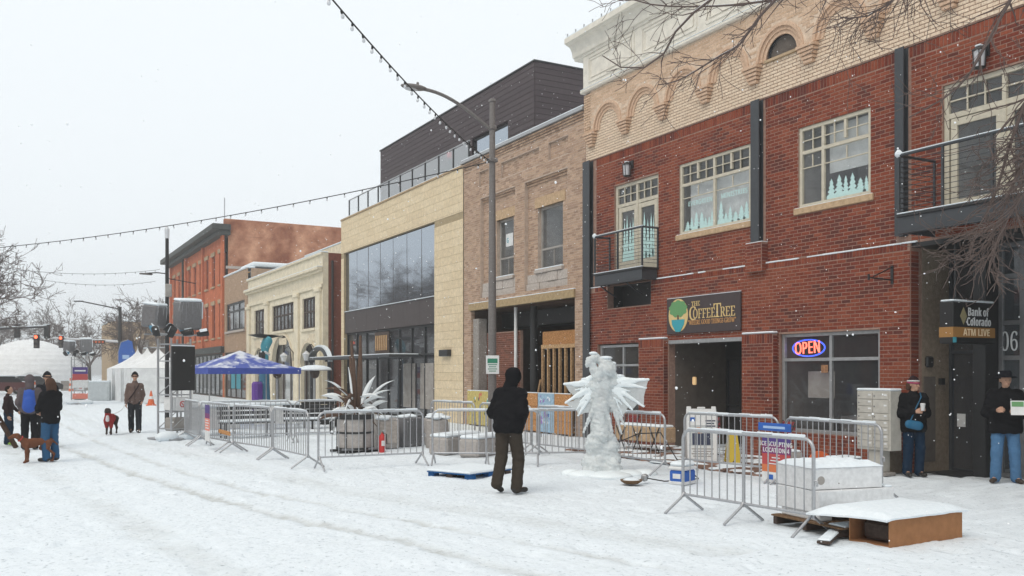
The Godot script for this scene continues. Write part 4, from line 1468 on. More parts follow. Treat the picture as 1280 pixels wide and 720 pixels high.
# ---------------------------------------------------------------- cream building with arched doorways
func build_cream_building() -> void:
	var W := 16.4
	var p := facade(-62.4, "cream_building", "cream stucco building with arched doorways and banded dark windows")
	var H := 8.0
	var wins := [[1.77, 4.3, 4.19, 5.85, 3], [6.26, 11.0, 4.3, 5.85, 6], [12.77, 15.1, 4.19, 5.85, 4]]
	var doors := [[1.9, 4.4, 2.4], [6.3, 10.9, 2.2], [12.46, 15.3, 2.3]]
	var op := []
	for w in wins:
		op.append(w.slice(0, 4))
	for d in doors:
		op.append([d[0], d[1], 0.0, d[2] + (d[1] - d[0]) / 2 * 0.8 + 0.01])
	var b := MB.new()
	wall_face(b, 0, W, 0, H, op, 0.0, 0.2)
	part(p, "wall", b.mesh(), M["cream_wall"])
	for d in doors:
		# fill the corners over the arch
		var r: float = (d[1] - d[0]) / 2
		var c: float = (d[0] + d[1]) / 2
		var top: float = d[2] + r * 0.8 + 0.01
		var poly := PackedVector2Array([Vector2(d[1], d[2]), Vector2(d[1], top), Vector2(d[0], top), Vector2(d[0], d[2])])
		for i in range(1, 16):
			var a := PI - PI * i / 16.0
			poly.append(Vector2(c + cos(a) * r, d[2] + sin(a) * r * 0.8))
		var ab := MB.new()
		ab.prism(poly, -0.2, -0.002)
		part(p, "arch_infill", ab.mesh(), M["cream_wall"])
		var ring := PackedVector2Array()
		for i in 17:
			var a := PI * i / 16.0
			ring.append(Vector2(c + cos(a) * (r + 0.16), d[2] + sin(a) * (r * 0.8 + 0.16)))
		for i in 17:
			var a := PI - PI * i / 16.0
			ring.append(Vector2(c + cos(a) * r, d[2] + sin(a) * r * 0.8))
		var rb := MB.new()
		rb.prism(ring, 0.0, 0.05)
		part(p, "arch_trim", rb.mesh(), M["cream_dirt"])
		var wo := window(p, "arched_door", d[0], d[1], 0.0, top, -0.3, M["ply_dark"], M["pane"], [c - r * 0.35, c + r * 0.35], [2.1], 0.1, 0.1)
		bl(wo, "curtain", c - r * 0.3, c + r * 0.3, 0.2, 2.0, -0.42, -0.4, M["blind"], 0.0)
		room(p, d[0], d[1], 0.0, top, -0.22, 3.0, M["room"])
	for w in wins:
		var cu := []
		for i in range(1, w[4]):
			cu.append(lerpf(w[0], w[1], float(i) / w[4]))
		var o := window(p, "window", w[0], w[1], w[2], w[3], -0.12, M["ply_dark"], M["dark_pane"], cu, [w[2] + 0.9], 0.09, 0.09)
		for i in w[4]:
			var a := lerpf(w[0], w[1], (i + 0.3) / w[4])
			bl(o, "blind", a, a + (w[1] - w[0]) / w[4] * 0.45, w[2] + 0.3 + 0.3 * (i % 2), w[3] - 0.15, -0.25, -0.24, M["blind"], 0.0)
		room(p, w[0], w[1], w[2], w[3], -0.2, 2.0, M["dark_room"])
		bl(p, "window_sill", w[0] - 0.15, w[1] + 0.15, w[2] - 0.14, w[2], -0.1, 0.1, M["cream_wall"], 0.01)
	for u in [0.35, 5.25, 11.85, 15.85]:
		bl(p, "pilaster", u - 0.35, u + 0.35, 0.0, 6.1, 0.0, 0.12, M["cream_wall"], 0.02)
		bl(p, "capital", u - 0.42, u + 0.42, 6.0, 6.2, 0.0, 0.2, M["cream_wall"], 0.03)
	for q in [[6.2, 6.4, 0.1], [7.0, 7.12, 0.2], [7.12, 7.26, 0.32], [7.9, 8.0, 0.12]]:
		bl(p, "string_course", -0.05, W + 0.05, q[0], q[1], 0.001, q[2], M["cream_wall"], 0.02)
	bl(p, "snow_cap", -0.05, W + 0.05, 7.26, 7.3, 0.02, 0.3, M["snow"], 0.02)
	bl(p, "snow_cap", -0.05, W + 0.05, 8.0, 8.07, -0.3, 0.12, M["snow"], 0.03)
	for u in [2.0, 8.0, 13.8]:
		bl(p, "relief_panel", u, u + 1.6, 3.45, 3.85, 0.0, 0.03, M["cream_dirt"], 0.02)
	# wall lanterns on curved arms
	for u in [5.3, 11.4, 15.75]:
		var o := bx(p, "lantern_plate", Vector3(u, 2.75, 0.135), Vector3(0.1, 0.5, 0.03), M["iron"])
		tb(o, "lantern_arm", [Vector3(0, 0.2, 0), Vector3(0, 0.55, 0.25), Vector3(0, 0.4, 0.5), Vector3(0, 0.2, 0.52)], 0.025, M["iron"], 6)
		var sh := MB.new()
		sh.lathe([Vector2(0.12, -0.3), Vector2(0.2, 0.0), Vector2(0.24, 0.02), Vector2(0.03, 0.2)], 8, Vector3(0, 0, 0.52))
		part(o, "lantern_shade", sh.mesh(), M["frost"])
	# flank towards the alley, brick with a downpipe and bare patch
	hull(p, W, H, 22.0, M["alley_brick"], -0.02)
	bl(p, "corner_return", W, W + 0.02, 0.0, H, -0.3, 0.0, M["cream_wall"], 0.0)
	tb(p, "downpipe", [Vector3(W + 0.08, 0.0, -0.5), Vector3(W + 0.08, 7.6, -0.5)], 0.06, M["iron"], 8)
	bl(p, "roof_block", 0.5, W - 0.4, 7.5, 9.75, -20.0, -3.7, M["cream_dirt"], 0.05)
	bl(p, "snow_cap", 0.5, W - 0.4, 9.75, 9.83, -20.0, -3.65, M["snow"], 0.04)

func build_alley_arch() -> void:
	var t := thing("alley_arch", "curved steel arch with snow over the alley beside the cream building", "arch", Vector3(13.9, 0, -46.0), -PI / 2)
	for q in [[0.0, M["steel"], "arch_beam"], [0.1, M["snow"], "snow_cap"]]:
		var poly := PackedVector2Array()
		for i in 17:
			var a := PI * i / 16.0
			poly.append(Vector2(1.4 + cos(a) * (1.5 + q[0]), 2.35 + sin(a) * (0.75 + q[0])))
		for i in 17:
			var a := PI - PI * i / 16.0
			poly.append(Vector2(1.4 + cos(a) * (1.35 + (0.15 if q[0] > 0 else 0.0)), 2.35 + sin(a) * (0.62 + (0.14 if q[0] > 0 else 0.0))))
		var b := MB.new()
		b.prism(poly, 0.0, 0.3 - q[0])
		part(t, q[2], b.mesh(), q[1])
	for u in [-0.05, 2.85]:
		bl(t, "post", u - 0.06, u + 0.06, 0.0, 2.36, 0.05, 0.2, M["steel"], 0.01)

# ---------------------------------------------------------------- the two blocks farther down
func build_far_row() -> void:
	var p := facade(-70.6, "brown_building", "narrow tan brick building with one wide upper window")
	var W := 8.15
	var b := MB.new()
	wall_face(b, 0, W, 0, 8.85, [[1.4, 7.2, 4.81, 6.8], [0.8, 7.5, 0.0, 3.3]], 0.0, 0.2)
	part(p, "wall", b.mesh(), M["brown_brick"])
	var ts := bond(0, W, 3.4, 8.85, [[1.4, 7.2, 4.7, 6.95]], 0.0, 0.215, 0.0715)
	swarm(p, "bricks", brick_mesh(), ts, tones(ts.size(), [Color(0.52, 0.37, 0.26), Color(0.47, 0.335, 0.235), Color(0.56, 0.41, 0.29)], 0.1), M["brick"])
	var o := window(p, "window", 1.4, 7.2, 4.81, 6.8, -0.1, M["iron"], M["dark_pane"], [3.3, 5.2], [6.2], 0.14, 0.12)
	for k in 3:
		bl(o, "blind", 1.7 + k * 1.9, 3.0 + k * 1.9, 5.0, 6.1, -0.26, -0.25, M["blind"], 0.0)
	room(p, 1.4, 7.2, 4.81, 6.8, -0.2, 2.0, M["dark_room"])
	bl(p, "window_sill", 1.2, 7.4, 4.66, 4.81, -0.05, 0.12, M["white_stone"], 0.01)
	window(p, "shop_front", 0.8, 7.5, 0.0, 3.3, -0.1, M["ply_dark"], M["dark_pane"], [2.4, 4.1, 5.8], [2.4], 0.1, 0.1)
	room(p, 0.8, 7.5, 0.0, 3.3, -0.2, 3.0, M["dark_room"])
	for q in [[2.6, 3.9], [4.3, 5.6]]:
		bl(p, "blue_poster", q[0], q[1], 0.7, 2.2, -0.09, -0.08, M["teal"], 0.0)
	bl(p, "snow_cap", 0, W, 8.85, 8.98, -0.5, 0.08, M["snow"], 0.04)
	bl(p, "snow_cap", 4.5, W, 8.98, 9.3, -6.0, -0.3, M["snow"], 0.1)
	hull(p, W, 8.85, 20.0, M["brown_brick"], -0.21)
	# three-storey red block
	var q := facade(-94.5, "brick_building", "far three-storey orange brick block with dark cornice and faded side wall")
	W = 24.6
	var op := []
	for fl in [[8.5, 10.85], [4.5, 7.06]]:
		for k in 9:
			var u := 1.4 + k * 2.66
			op.append([u, u + 1.15, fl[0], fl[1]])
	var shop := [0.6, W - 0.6, 0.0, 3.3]
	b = MB.new()
	wall_face(b, 0, W, 0, 12.0, op + [shop], 0.0, 0.25)
	part(q, "wall", b.mesh(), M["far_red"])
	for w in op:
		window(q, "window", w[0], w[1], w[2], w[3], -0.15, M["far_red_dark"], M["dark_pane"], [], [(w[2] + w[3]) / 2], 0.1, 0.1)
		room(q, w[0], w[1], w[2], w[3], -0.25, 1.0, M["dark_room"])
		bl(q, "window_head", w[0] - 0.15, w[1] + 0.15, w[3], w[3] + 0.3, 0.0, 0.1, M["far_tan"], 0.02)
		bl(q, "window_sill", w[0] - 0.1, w[1] + 0.1, w[2] - 0.14, w[2], 0.0, 0.12, M["far_tan"], 0.02)
	for u in [0.3, 8.6, 16.6, 24.3]:
		bl(q, "pilaster", u - 0.3, u + 0.3, 3.8, 12.0, 0.0, 0.18, M["far_red"], 0.0)
	bl(q, "cornice", -0.4, W + 0.3, 12.0, 12.35, -0.4, 0.5, M["cornice_dark"], 0.05)
	bl(q, "cornice", -0.6, W + 0.4, 12.35, 12.8, -0.4, 0.95, M["cornice_dark"], 0.05)
	bl(q, "shop_cornice", 0, W, 3.3, 3.8, 0.0, 0.3, M["cornice_dark"], 0.03)
	var cu := []
	for i in range(1, 14):
		cu.append(0.6 + (W - 1.2) * i / 14.0)
	window(q, "shop_front", 0.6, W - 0.6, 0, 3.3, -0.1, M["cornice_dark"], M["dark_pane"], cu, [2.5], 0.14, 0.2)
	for k in 7:
		bl(q, "blind", 1.0 + k * 3.3, 2.0 + k * 3.3, 0.6, 2.9, -0.25, -0.24, M["blind"], 0.0)
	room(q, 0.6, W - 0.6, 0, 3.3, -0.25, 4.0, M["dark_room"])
	hull(q, W, 12.4, 30.0, M["old_side"], -0.26)
	# parapet of the flank steps down towards the back; bricked and patched fields
	bl(q, "flank_parapet", W - 0.4, W + 0.02, 12.0, 13.25, -9.0, 0.0, M["old_side"], 0.02)
	bl(q, "flank_parapet", W - 0.4, W + 0.02, 12.0, 12.9, -20.0, -9.0, M["old_side"], 0.02)
	bl(q, "flank_band", W, W + 0.05, 9.55, 9.75, -16.0, -0.1, M["white_stone"], 0.01)
	bl(q, "flank_patch", W + 0.001, W + 0.03, 7.2, 9.4, -8.5, -1.2, M["mural_ochre"], 0.01)
	tb(q, "downpipe", [Vector3(8.0, 3.8, 0.25), Vector3(8.0, 12.0, 0.25)], 0.1, M["cornice_dark"], 6)
	tb(q, "roof_aerial", [Vector3(10.0, 12.4, -3), Vector3(10.0, 17.5, -3)], 0.05, M["galv"], 5)

# ---------------------------------------------------------------- bare winter trees
func branch(b: MB, p: Vector3, d: Vector3, ln: float, r: float, lvl: int, o: Dictionary) -> void:
	var segs := 4 if lvl < 2 else 3
	var pts := [p]
	var rad := [r]
	var dirs := [d]
	for i in segs:
		d = (d + Vector3(rng.randf_range(-1, 1), rng.randf_range(-1, 1), rng.randf_range(-1, 1)) * o.wob + Vector3(0, o.rise, 0)).normalized()
		p += d * ln / segs
		pts.append(p)
		dirs.append(d)
		rad.append(maxf(o.thin, r * (1.0 - 0.75 * (i + 1) / segs)))
	b.tube(pts, rad, 6 if lvl == 0 else (4 if lvl == 1 else 3), false)
	if lvl >= o.levels:
		return
	for k in o.kids:
		var t := rng.randf_range(0.25, 1.0)
		var i := mini(int(t * segs), segs - 1)
		var q: Vector3 = pts[i].lerp(pts[i + 1], t * segs - i)
		var dd: Vector3 = dirs[i + 1]
		var side := dd.cross(Vector3(rng.randf_range(-1, 1), rng.randf_range(-1, 1), rng.randf_range(-1, 1))).normalized()
		var nd := (dd * rng.randf_range(0.5, 1.0) + side * rng.randf_range(0.5, 0.95)).normalized()
		branch(b, q, nd, ln * rng.randf_range(0.45, 0.75), maxf(o.thin, lerpf(rad[i], rad[i + 1], 0.5) * 0.6), lvl + 1, o)

func bare_tree(label: String, at: Vector3, h: float, spread: float, seed_: int, levels := 4, thin := 0.012, group := "bare street trees") -> Node3D:
	rng.seed = seed_
	var t := thing("bare_tree", label, "tree", at, 0.0, group)
	var tr := h * 0.05
	var b := MB.new()
	var top := Vector3(rng.randf_range(-0.2, 0.2), h * 0.3, rng.randf_range(-0.2, 0.2))
	b.tube([Vector3(0, -0.1, 0), Vector3(0, 0.15, 0), top * 0.5, top], [tr * 0.7, tr * 0.5, tr * 0.42, tr * 0.36], 8)
	part(t, "trunk", b.mesh(), M["bark"])
	var c := MB.new()
	var n := 5
	for k in n:
		var a := TAU * (k + rng.randf() * 0.6) / n
		var d := Vector3(cos(a) * spread, 1.0, sin(a) * spread).normalized()
		branch(c, top * rng.randf_range(0.8, 1.0), d, h * 0.38, tr * 0.26, 0, {"wob": 0.22, "rise": 0.06, "thin": thin, "levels": levels, "kids": 4})
	part(t, "crown", c.mesh(), M["twig"])
	return t

func build_near_tree() -> void:
	rng.seed = 5
	var t := thing("bare_tree", "near bare tree reaching its snowy drooping twigs into the upper right", "tree", Vector3(9.9, 0, -2.7))
	var o := t.position
	var b := MB.new()
	b.tube([Vector3(0, -0.1, 0), Vector3(0, 0.3, 0), Vector3(-0.1, 2.0, -0.3), Vector3(-0.35, 4.4, -0.9), Vector3(9.11, 6.87, -4.1) - o], [0.26, 0.19, 0.16, 0.13, 0.08], 10)
	b.tube([Vector3(-0.2, 3.2, -0.5), Vector3(-1.2, 4.4, -1.0), Vector3(8.08, 5.25, -4.1) - o], [0.1, 0.07, 0.05], 8)
	b.tube([Vector3(-0.15, 2.6, -0.4), Vector3(-1.3, 3.7, -0.9), Vector3(7.92, 4.4, -3.96) - o], [0.09, 0.06, 0.045], 8)
	part(t, "trunk", b.mesh(), M["bark"])
	var limbs := [
		[[Vector3(9.11, 6.87, -4.1), Vector3(8.06, 6.52, -5.26), Vector3(7.16, 6.13, -6.32), Vector3(6.44, 5.71, -7.29), Vector3(6.25, 5.43, -7.74), Vector3(6.27, 5.25, -7.96), Vector3(6.16, 5.17, -8.14), Vector3(5.99, 5.21, -8.35), Vector3(5.87, 5.37, -8.52)], 0.05, 3, 0.55],
		[[Vector3(8.06, 6.52, -5.26), Vector3(7.6, 6.03, -6.31), Vector3(7.28, 5.79, -6.95), Vector3(6.98, 5.79, -7.45), Vector3(6.64, 5.84, -7.87), Vector3(6.3, 5.9, -8.17), Vector3(5.99, 6.01, -8.35)], 0.03, 2, 0.5],
		[[Vector3(7.16, 6.13, -6.32), Vector3(6.9, 5.71, -6.7), Vector3(6.77, 5.47, -7.0), Vector3(6.73, 5.25, -7.25), Vector3(6.61, 5.16, -7.43), Vector3(6.37, 4.97, -7.79), Vector3(6.23, 4.95, -7.98)], 0.025, 2, 0.42],
		[[Vector3(9.11, 6.87, -4.1), Vector3(8.44, 5.83, -4.47), Vector3(8.12, 5.47, -4.99), Vector3(8.11, 5.19, -5.23), Vector3(8.04, 4.89, -5.38), Vector3(8.0, 4.65, -5.52), Vector3(7.91, 4.47, -5.68), Vector3(7.67, 4.29, -5.93)], 0.045, 3, 0.5],
		[[Vector3(8.08, 5.25, -4.1), Vector3(7.73, 4.64, -4.41), Vector3(7.54, 4.2, -4.63), Vector3(7.47, 3.76, -4.78), Vector3(7.46, 3.37, -4.9), Vector3(7.42, 3.08, -5.04), Vector3(7.31, 2.95, -5.21)], 0.035, 4, 0.42],
		[[Vector3(7.92, 4.4, -3.96), Vector3(7.52, 3.92, -4.3), Vector3(7.41, 3.61, -4.59), Vector3(7.37, 3.33, -4.72), Vector3(7.34, 2.95, -4.86), Vector3(7.25, 2.79, -5.02)], 0.03, 5, 0.38],
		[[Vector3(7.92, 4.4, -3.96), Vector3(7.27, 3.61, -4.21), Vector3(7.14, 3.32, -4.39), Vector3(7.08, 3.08, -4.54), Vector3(7.04, 2.71, -4.68)], 0.025, 5, 0.36],
		[[Vector3(8.06, 6.52, -5.26), Vector3(7.88, 5.85, -5.7), Vector3(7.71, 5.55, -6.02), Vector3(7.57, 5.39, -6.33), Vector3(7.4, 5.41, -6.53)], 0.028, 4, 0.5]]
	for l in limbs:
		var pts := []
		var rad := []
		var src: Array = l[0]
		var cv := Curve3D.new()
		for i in src.size():
			var tan_: Vector3 = (src[mini(i + 1, src.size() - 1)] - src[maxi(i - 1, 0)]) * 0.16
			cv.add_point(src[i] - o, -tan_, tan_)
		var len := cv.get_baked_length()
		var n := 22
		for i in n + 1:
			pts.append(cv.sample_baked(len * i / n))
			rad.append(lerpf(l[1], 0.006, pow(float(i) / n, 0.7)))
		var c := MB.new()
		c.tube(pts, rad, 7)
		var limb := part(t, "limb", c.mesh(), M["twig"])
		var w := MB.new()
		for i in range(5, n):
			for k in (l[2] if i > 8 else 1):
				if rng.randf() < 0.4:
					continue
				var dd: Vector3 = (pts[i + 1] - pts[i]).normalized()
				var side := dd.cross(Vector3(rng.randf_range(-1, 1), rng.randf_range(-1, 1), rng.randf_range(-1, 1))).normalized()
				var nd := (dd * rng.randf_range(0.5, 1.0) + side * 0.7 + Vector3(0, -0.15, 0)).normalized()
				branch(w, pts[i], nd, l[3] * rng.randf_range(0.5, 1.3), minf(rad[i] * 0.55, 0.011), 1, {"wob": 0.28, "rise": -0.02, "thin": 0.0032, "levels": 2 if i % 2 else 3, "kids": 2})
		var tw := part(limb, "twigs", w.mesh(), M["twig"])
		tw.set_meta("kind", "stuff")
		# snow lying along the upper side of the limb
		var s := MB.new()
		for i in range(2, n - 3):
			if rng.randf() < 0.6:
				s.tube([pts[i] + Vector3(0, rad[i] * 0.75, 0), pts[i + 1] + Vector3(0, rad[i + 1] * 0.75, 0)], maxf(0.004, rad[i] * 0.55), 5)
		var sn := part(limb, "limb_snow", s.mesh(), M["snow"])
		sn.set_meta("kind", "stuff")

func build_trees() -> void:
	build_near_tree()
	bare_tree("bare tree at the left edge spreading over the street", Vector3(-4.0, 0, -60), 12.0, 1.2, 11, 5, 0.013)
	bare_tree("bare tree behind the white peaked tents", Vector3(16.0, 0, -112), 12.0, 0.6, 12, 4, 0.02)
	bare_tree("bare tree right of the far street lamp with the long arm", Vector3(11.9, 0, -99), 10.5, 0.6, 13, 4, 0.018)
	bare_tree("wide bare tree directly behind the white dome", Vector3(5.5, 0, -135), 11.5, 0.9, 14, 4, 0.024)
	bare_tree("bare tree behind the left half of the dome", Vector3(-2.0, 0, -130), 11.0, 0.9, 15, 4, 0.024)
	bare_tree("bare tree between the dome and the far tan building", Vector3(10.5, 0, -140), 10.0, 0.9, 16, 4, 0.024)
	bare_tree("bare tree at the far left beyond the dome", Vector3(-8.0, 0, -118), 12.0, 1.0, 17, 4, 0.022)
	# trees on the other pavement, left of the picture, which the big upper window mirrors
	for k in 6:
		bare_tree(["bare tree first of the row left of the picture that the big window mirrors", "bare tree second of the mirrored row left of the picture", "bare tree third of the mirrored row left of the picture", "bare tree fourth of the mirrored row left of the picture", "bare tree fifth of the mirrored row left of the picture", "bare tree last of the mirrored row left of the picture"][k], Vector3(-11.5 - 2.0 * (k % 2), 0, -64.0 - k * 9.0), 14.0 + (k % 3), 0.7, 30 + k, 4, 0.022)

func build_opposite() -> void:
	# shop row across the street, seen only mirrored in the glass
	var defs := [[-62.0, 18.0, 6.0, "far_tan", "tan plaster shop row across the street, out of the picture"], [-43.0, 20.0, 6.2, "far_red_dark", "dark brick shop row across the street, out of the picture"], [-22.0, 22.0, 6.5, "brown_brick", "brown brick shop row across the street, out of the picture"], [1.0, 20.0, 6.5, "far_grey", "grey plaster shop row across the street behind the camera"]]
	for d in defs:
		var t := thing("shop_row", d[4], "building", Vector3(-15.0, 0, d[0]))
		var w: float = d[1]
		var b := MB.new()
		b.box(Vector3(-6.0, d[2] / 2, w / 2), Vector3(12.0, d[2], w))
		part(t, "wall", b.mesh(), M[d[3]])
		bx(t, "roof", Vector3(-6.0, d[2] + 0.1, w / 2), Vector3(12.2, 0.2, w + 0.1), M["snow"], 0.05)
		for k in int(w / 3.2):
			for f in 2:
				var wn := bx(t, "window", Vector3(0.02, 1.6 + f * 3.2, 1.8 + k * 3.2), Vector3(0.06, 1.9 - f * 0.3, 2.3 - f), M["iron"], 0.01)
				bx(wn, "pane", Vector3(0.035, 0, 0), Vector3(0.01, 1.7 - f * 0.3, 2.1 - f), M["dark_room"], 0.0)

# ---------------------------------------------------------------- lamps, signals, strings of bulbs
func build_street_lamp() -> void:
	var t := thing("street_lamp", "tall grey street lamp with curved arm in front of the buff brick building", "street lamp", Vector3(11.15, 0, -21.22))
	var b := MB.new()
	b.tube([Vector3(0, 0.12, 0), Vector3(0, 4, 0), Vector3(0, 8.85, 0)], [0.115, 0.1, 0.07], 12)
	part(t, "pole", b.mesh(), M["lamp_grey"])
	bx(t, "base_plate", Vector3(0, 0.07, 0), Vector3(0.4, 0.14, 0.4), M["lamp_grey"], 0.02)
	var pts := []
	for i in 13:
		var f := i / 12.0
		pts.append(Vector3(-1.95 * f, 8.12 + 0.80 * sin(f * PI / 2), 0))
	tb(t, "arm", pts, 0.045, M["lamp_grey"], 8)
	var h := MB.new()
	h.ball(Vector3(-2.2, 8.93, 0), Vector3(0.36, 0.075, 0.14), 14, 8)
	var hd := part(t, "lamp_head", h.mesh(), M["lamp_grey"])
	var l := MB.new()
	l.ball(Vector3(-2.27, 8.885, 0), Vector3(0.2, 0.06, 0.1), 10, 6)
	part(hd, "lens", l.mesh(), M["frost"])
	bx(hd, "photocell", Vector3(-2.1, 9.03, 0), Vector3(0.06, 0.08, 0.06), M["lamp_grey"], 0.015)
	bx(t, "clamp", Vector3(0, 8.2, 0), Vector3(0.18, 0.12, 0.18), M["lamp_grey"], 0.02)
	bx(t, "clamp", Vector3(0, 7.35, 0), Vector3(0.24, 0.1, 0.24), M["lamp_grey"], 0.02)
	bx(t, "cap", Vector3(0, 8.9, 0), Vector3(0.17, 0.1, 0.17), M["lamp_grey"], 0.03)
	var s := bx(t, "sign_plate", Vector3(-0.06, 2.03, 0.13), Vector3(0.34, 0.48, 0.006), M["white_paint"], 0.0, Vector3(0, -0.5, 0))
	bx(s, "sign_stripe", Vector3(0, 0.1, 0.005), Vector3(0.26, 0.12, 0.002), M["sign_green"], 0.0)
	for k in 4:
		bx(s, "print_line", Vector3(0, 0.0 - k * 0.055, 0.005), Vector3(0.24 - 0.05 * (k % 2), 0.022, 0.002), M["sign_green"], 0.0)

func string_lights(label: String, a: Vector3, b: Vector3, sag: float, n: int, r := 0.012) -> void:
	var t := thing("string_lights", label, "string lights", a, 0.0, "strings of bulbs over the street")
	var pts := []
	for i in 49:
		var f := i / 48.0
		pts.append((b - a) * f - Vector3(0, 4.0 * sag * f * (1.0 - f), 0))
	tb(t, "wire", pts, r, M["black"], 5)
	if not cache.has("bulb"):
		var m := MB.new()
		m.lathe([Vector2(0.001, -0.15), Vector2(0.025, -0.14), Vector2(0.036, -0.11), Vector2(0.028, -0.075), Vector2(0.018, -0.055)], 8)
		cache["bulb"] = m.mesh()
		var s := MB.new()
		s.lathe([Vector2(0.02, -0.06), Vector2(0.024, -0.05), Vector2(0.024, 0.0), Vector2(0.015, 0.012)], 8)
		cache["socket"] = s.mesh()
	for k in n:
		var f := (k + 0.5) / n
		var p := (b - a) * f - Vector3(0, 4.0 * sag * f * (1.0 - f), 0)
		var so := part(t, "socket", cache["socket"], M["black"], p - Vector3(0, 0.01, 0), Vector3(rng.randf_range(-0.2, 0.2), 0, rng.randf_range(-0.2, 0.2)))
		so.scale = Vector3.ONE * 0.72
		part(so, "bulb", cache["bulb"], M["frost"])

func signal_head(t: Node3D, at: Vector3, away: bool) -> void:
	var o := bx(t, "signal", at, Vector3(0.38, 1.05, 0.24), M["iron"], 0.03)
	for k in 3:
		var l := MB.new()
		l.lathe([Vector2(0.13, 0.0), Vector2(0.0, 0.02)], 10)
		if not away:
			part(o, "lens", l.mesh(), M["signal_red"] if k == 0 else M["dark_room"], Vector3(0, 0.33 - k * 0.33, 0.125), Vector3(PI / 2, 0, 0))
		var v := MB.new()
		v.box(Vector3(0, 0.33 - k * 0.33 + 0.14, 0.2 if not away else -0.2), Vector3(0.3, 0.02, 0.18))
		part(o, "visor", v.mesh(), M["iron"])
	bx(o, "snow_cap", Vector3(0, 0.55, 0), Vector3(0.36, 0.06, 0.22), M["snow"], 0.02)

func build_signals() -> void:
	var t := thing("traffic_signal", "far signal pole with street lamp arm beside the blue flags", "traffic signal", Vector3(8.9, 0, -86.5), -0.5)
	tb(t, "pole", [Vector3(0, 0, 0), Vector3(0, 7.55, 0)], [0.2, 0.14], M["iron"], 8)
	tb(t, "lamp_arm", [Vector3(0, 7.35, 0), Vector3(-1.7, 7.7, 0), Vector3(-3.4, 8.05, 0)], 0.06, M["iron"], 6)
	bx(t, "lamp_head", Vector3(-3.6, 8.04, 0), Vector3(0.8, 0.1, 0.25), M["iron"], 0.03)
	tb(t, "mast_arm", [Vector3(0, 4.5, 0), Vector3(-3, 4.68, 0), Vector3(-6.0, 4.82, 0)], [0.1, 0.08, 0.06], M["galv"], 6)
	bx(t, "snow_cap", Vector3(-3, 4.77, 0), Vector3(5.6, 0.06, 0.1), M["snow"], 0.02, Vector3(0, 0, -0.05))
	signal_head(t, Vector3(-5.0, 4.5, 0.2), false)
	var n := bx(t, "street_name_board", Vector3(-2.2, 4.5, 0.1), Vector3(1.9, 0.3, 0.02), M["ply_dark"], 0.0)
	for k in 6:
		bx(n, "letter", Vector3(-0.75 + k * 0.3, 0, 0.012), Vector3(0.16, 0.16, 0.004), M["orange"], 0.0)
	var s := thing("traffic_signal", "signal arm reaching in from the left edge above the dome", "traffic signal", Vector3(-2.2, 0, -81.0), -0.5)
	tb(s, "pole", [Vector3(0, 0, 0), Vector3(0, 5.4, 0)], [0.18, 0.14], M["iron"], 8)
	tb(s, "mast_arm", [Vector3(0, 5.05, 0), Vector3(3, 5.2, 0), Vector3(5.9, 5.3, 0)], [0.12, 0.09, 0.07], M["iron"], 6)
	bx(s, "snow_cap", Vector3(3, 5.31, 0), Vector3(5.6, 0.06, 0.12), M["snow"], 0.02, Vector3(0, 0, 0.04))
	signal_head(s, Vector3(3.5, 5.0, -0.15), true)
	signal_head(s, Vector3(5.75, 4.95, -0.15), true)
	signal_head(s, Vector3(5.2, 4.2, 0.3), false)

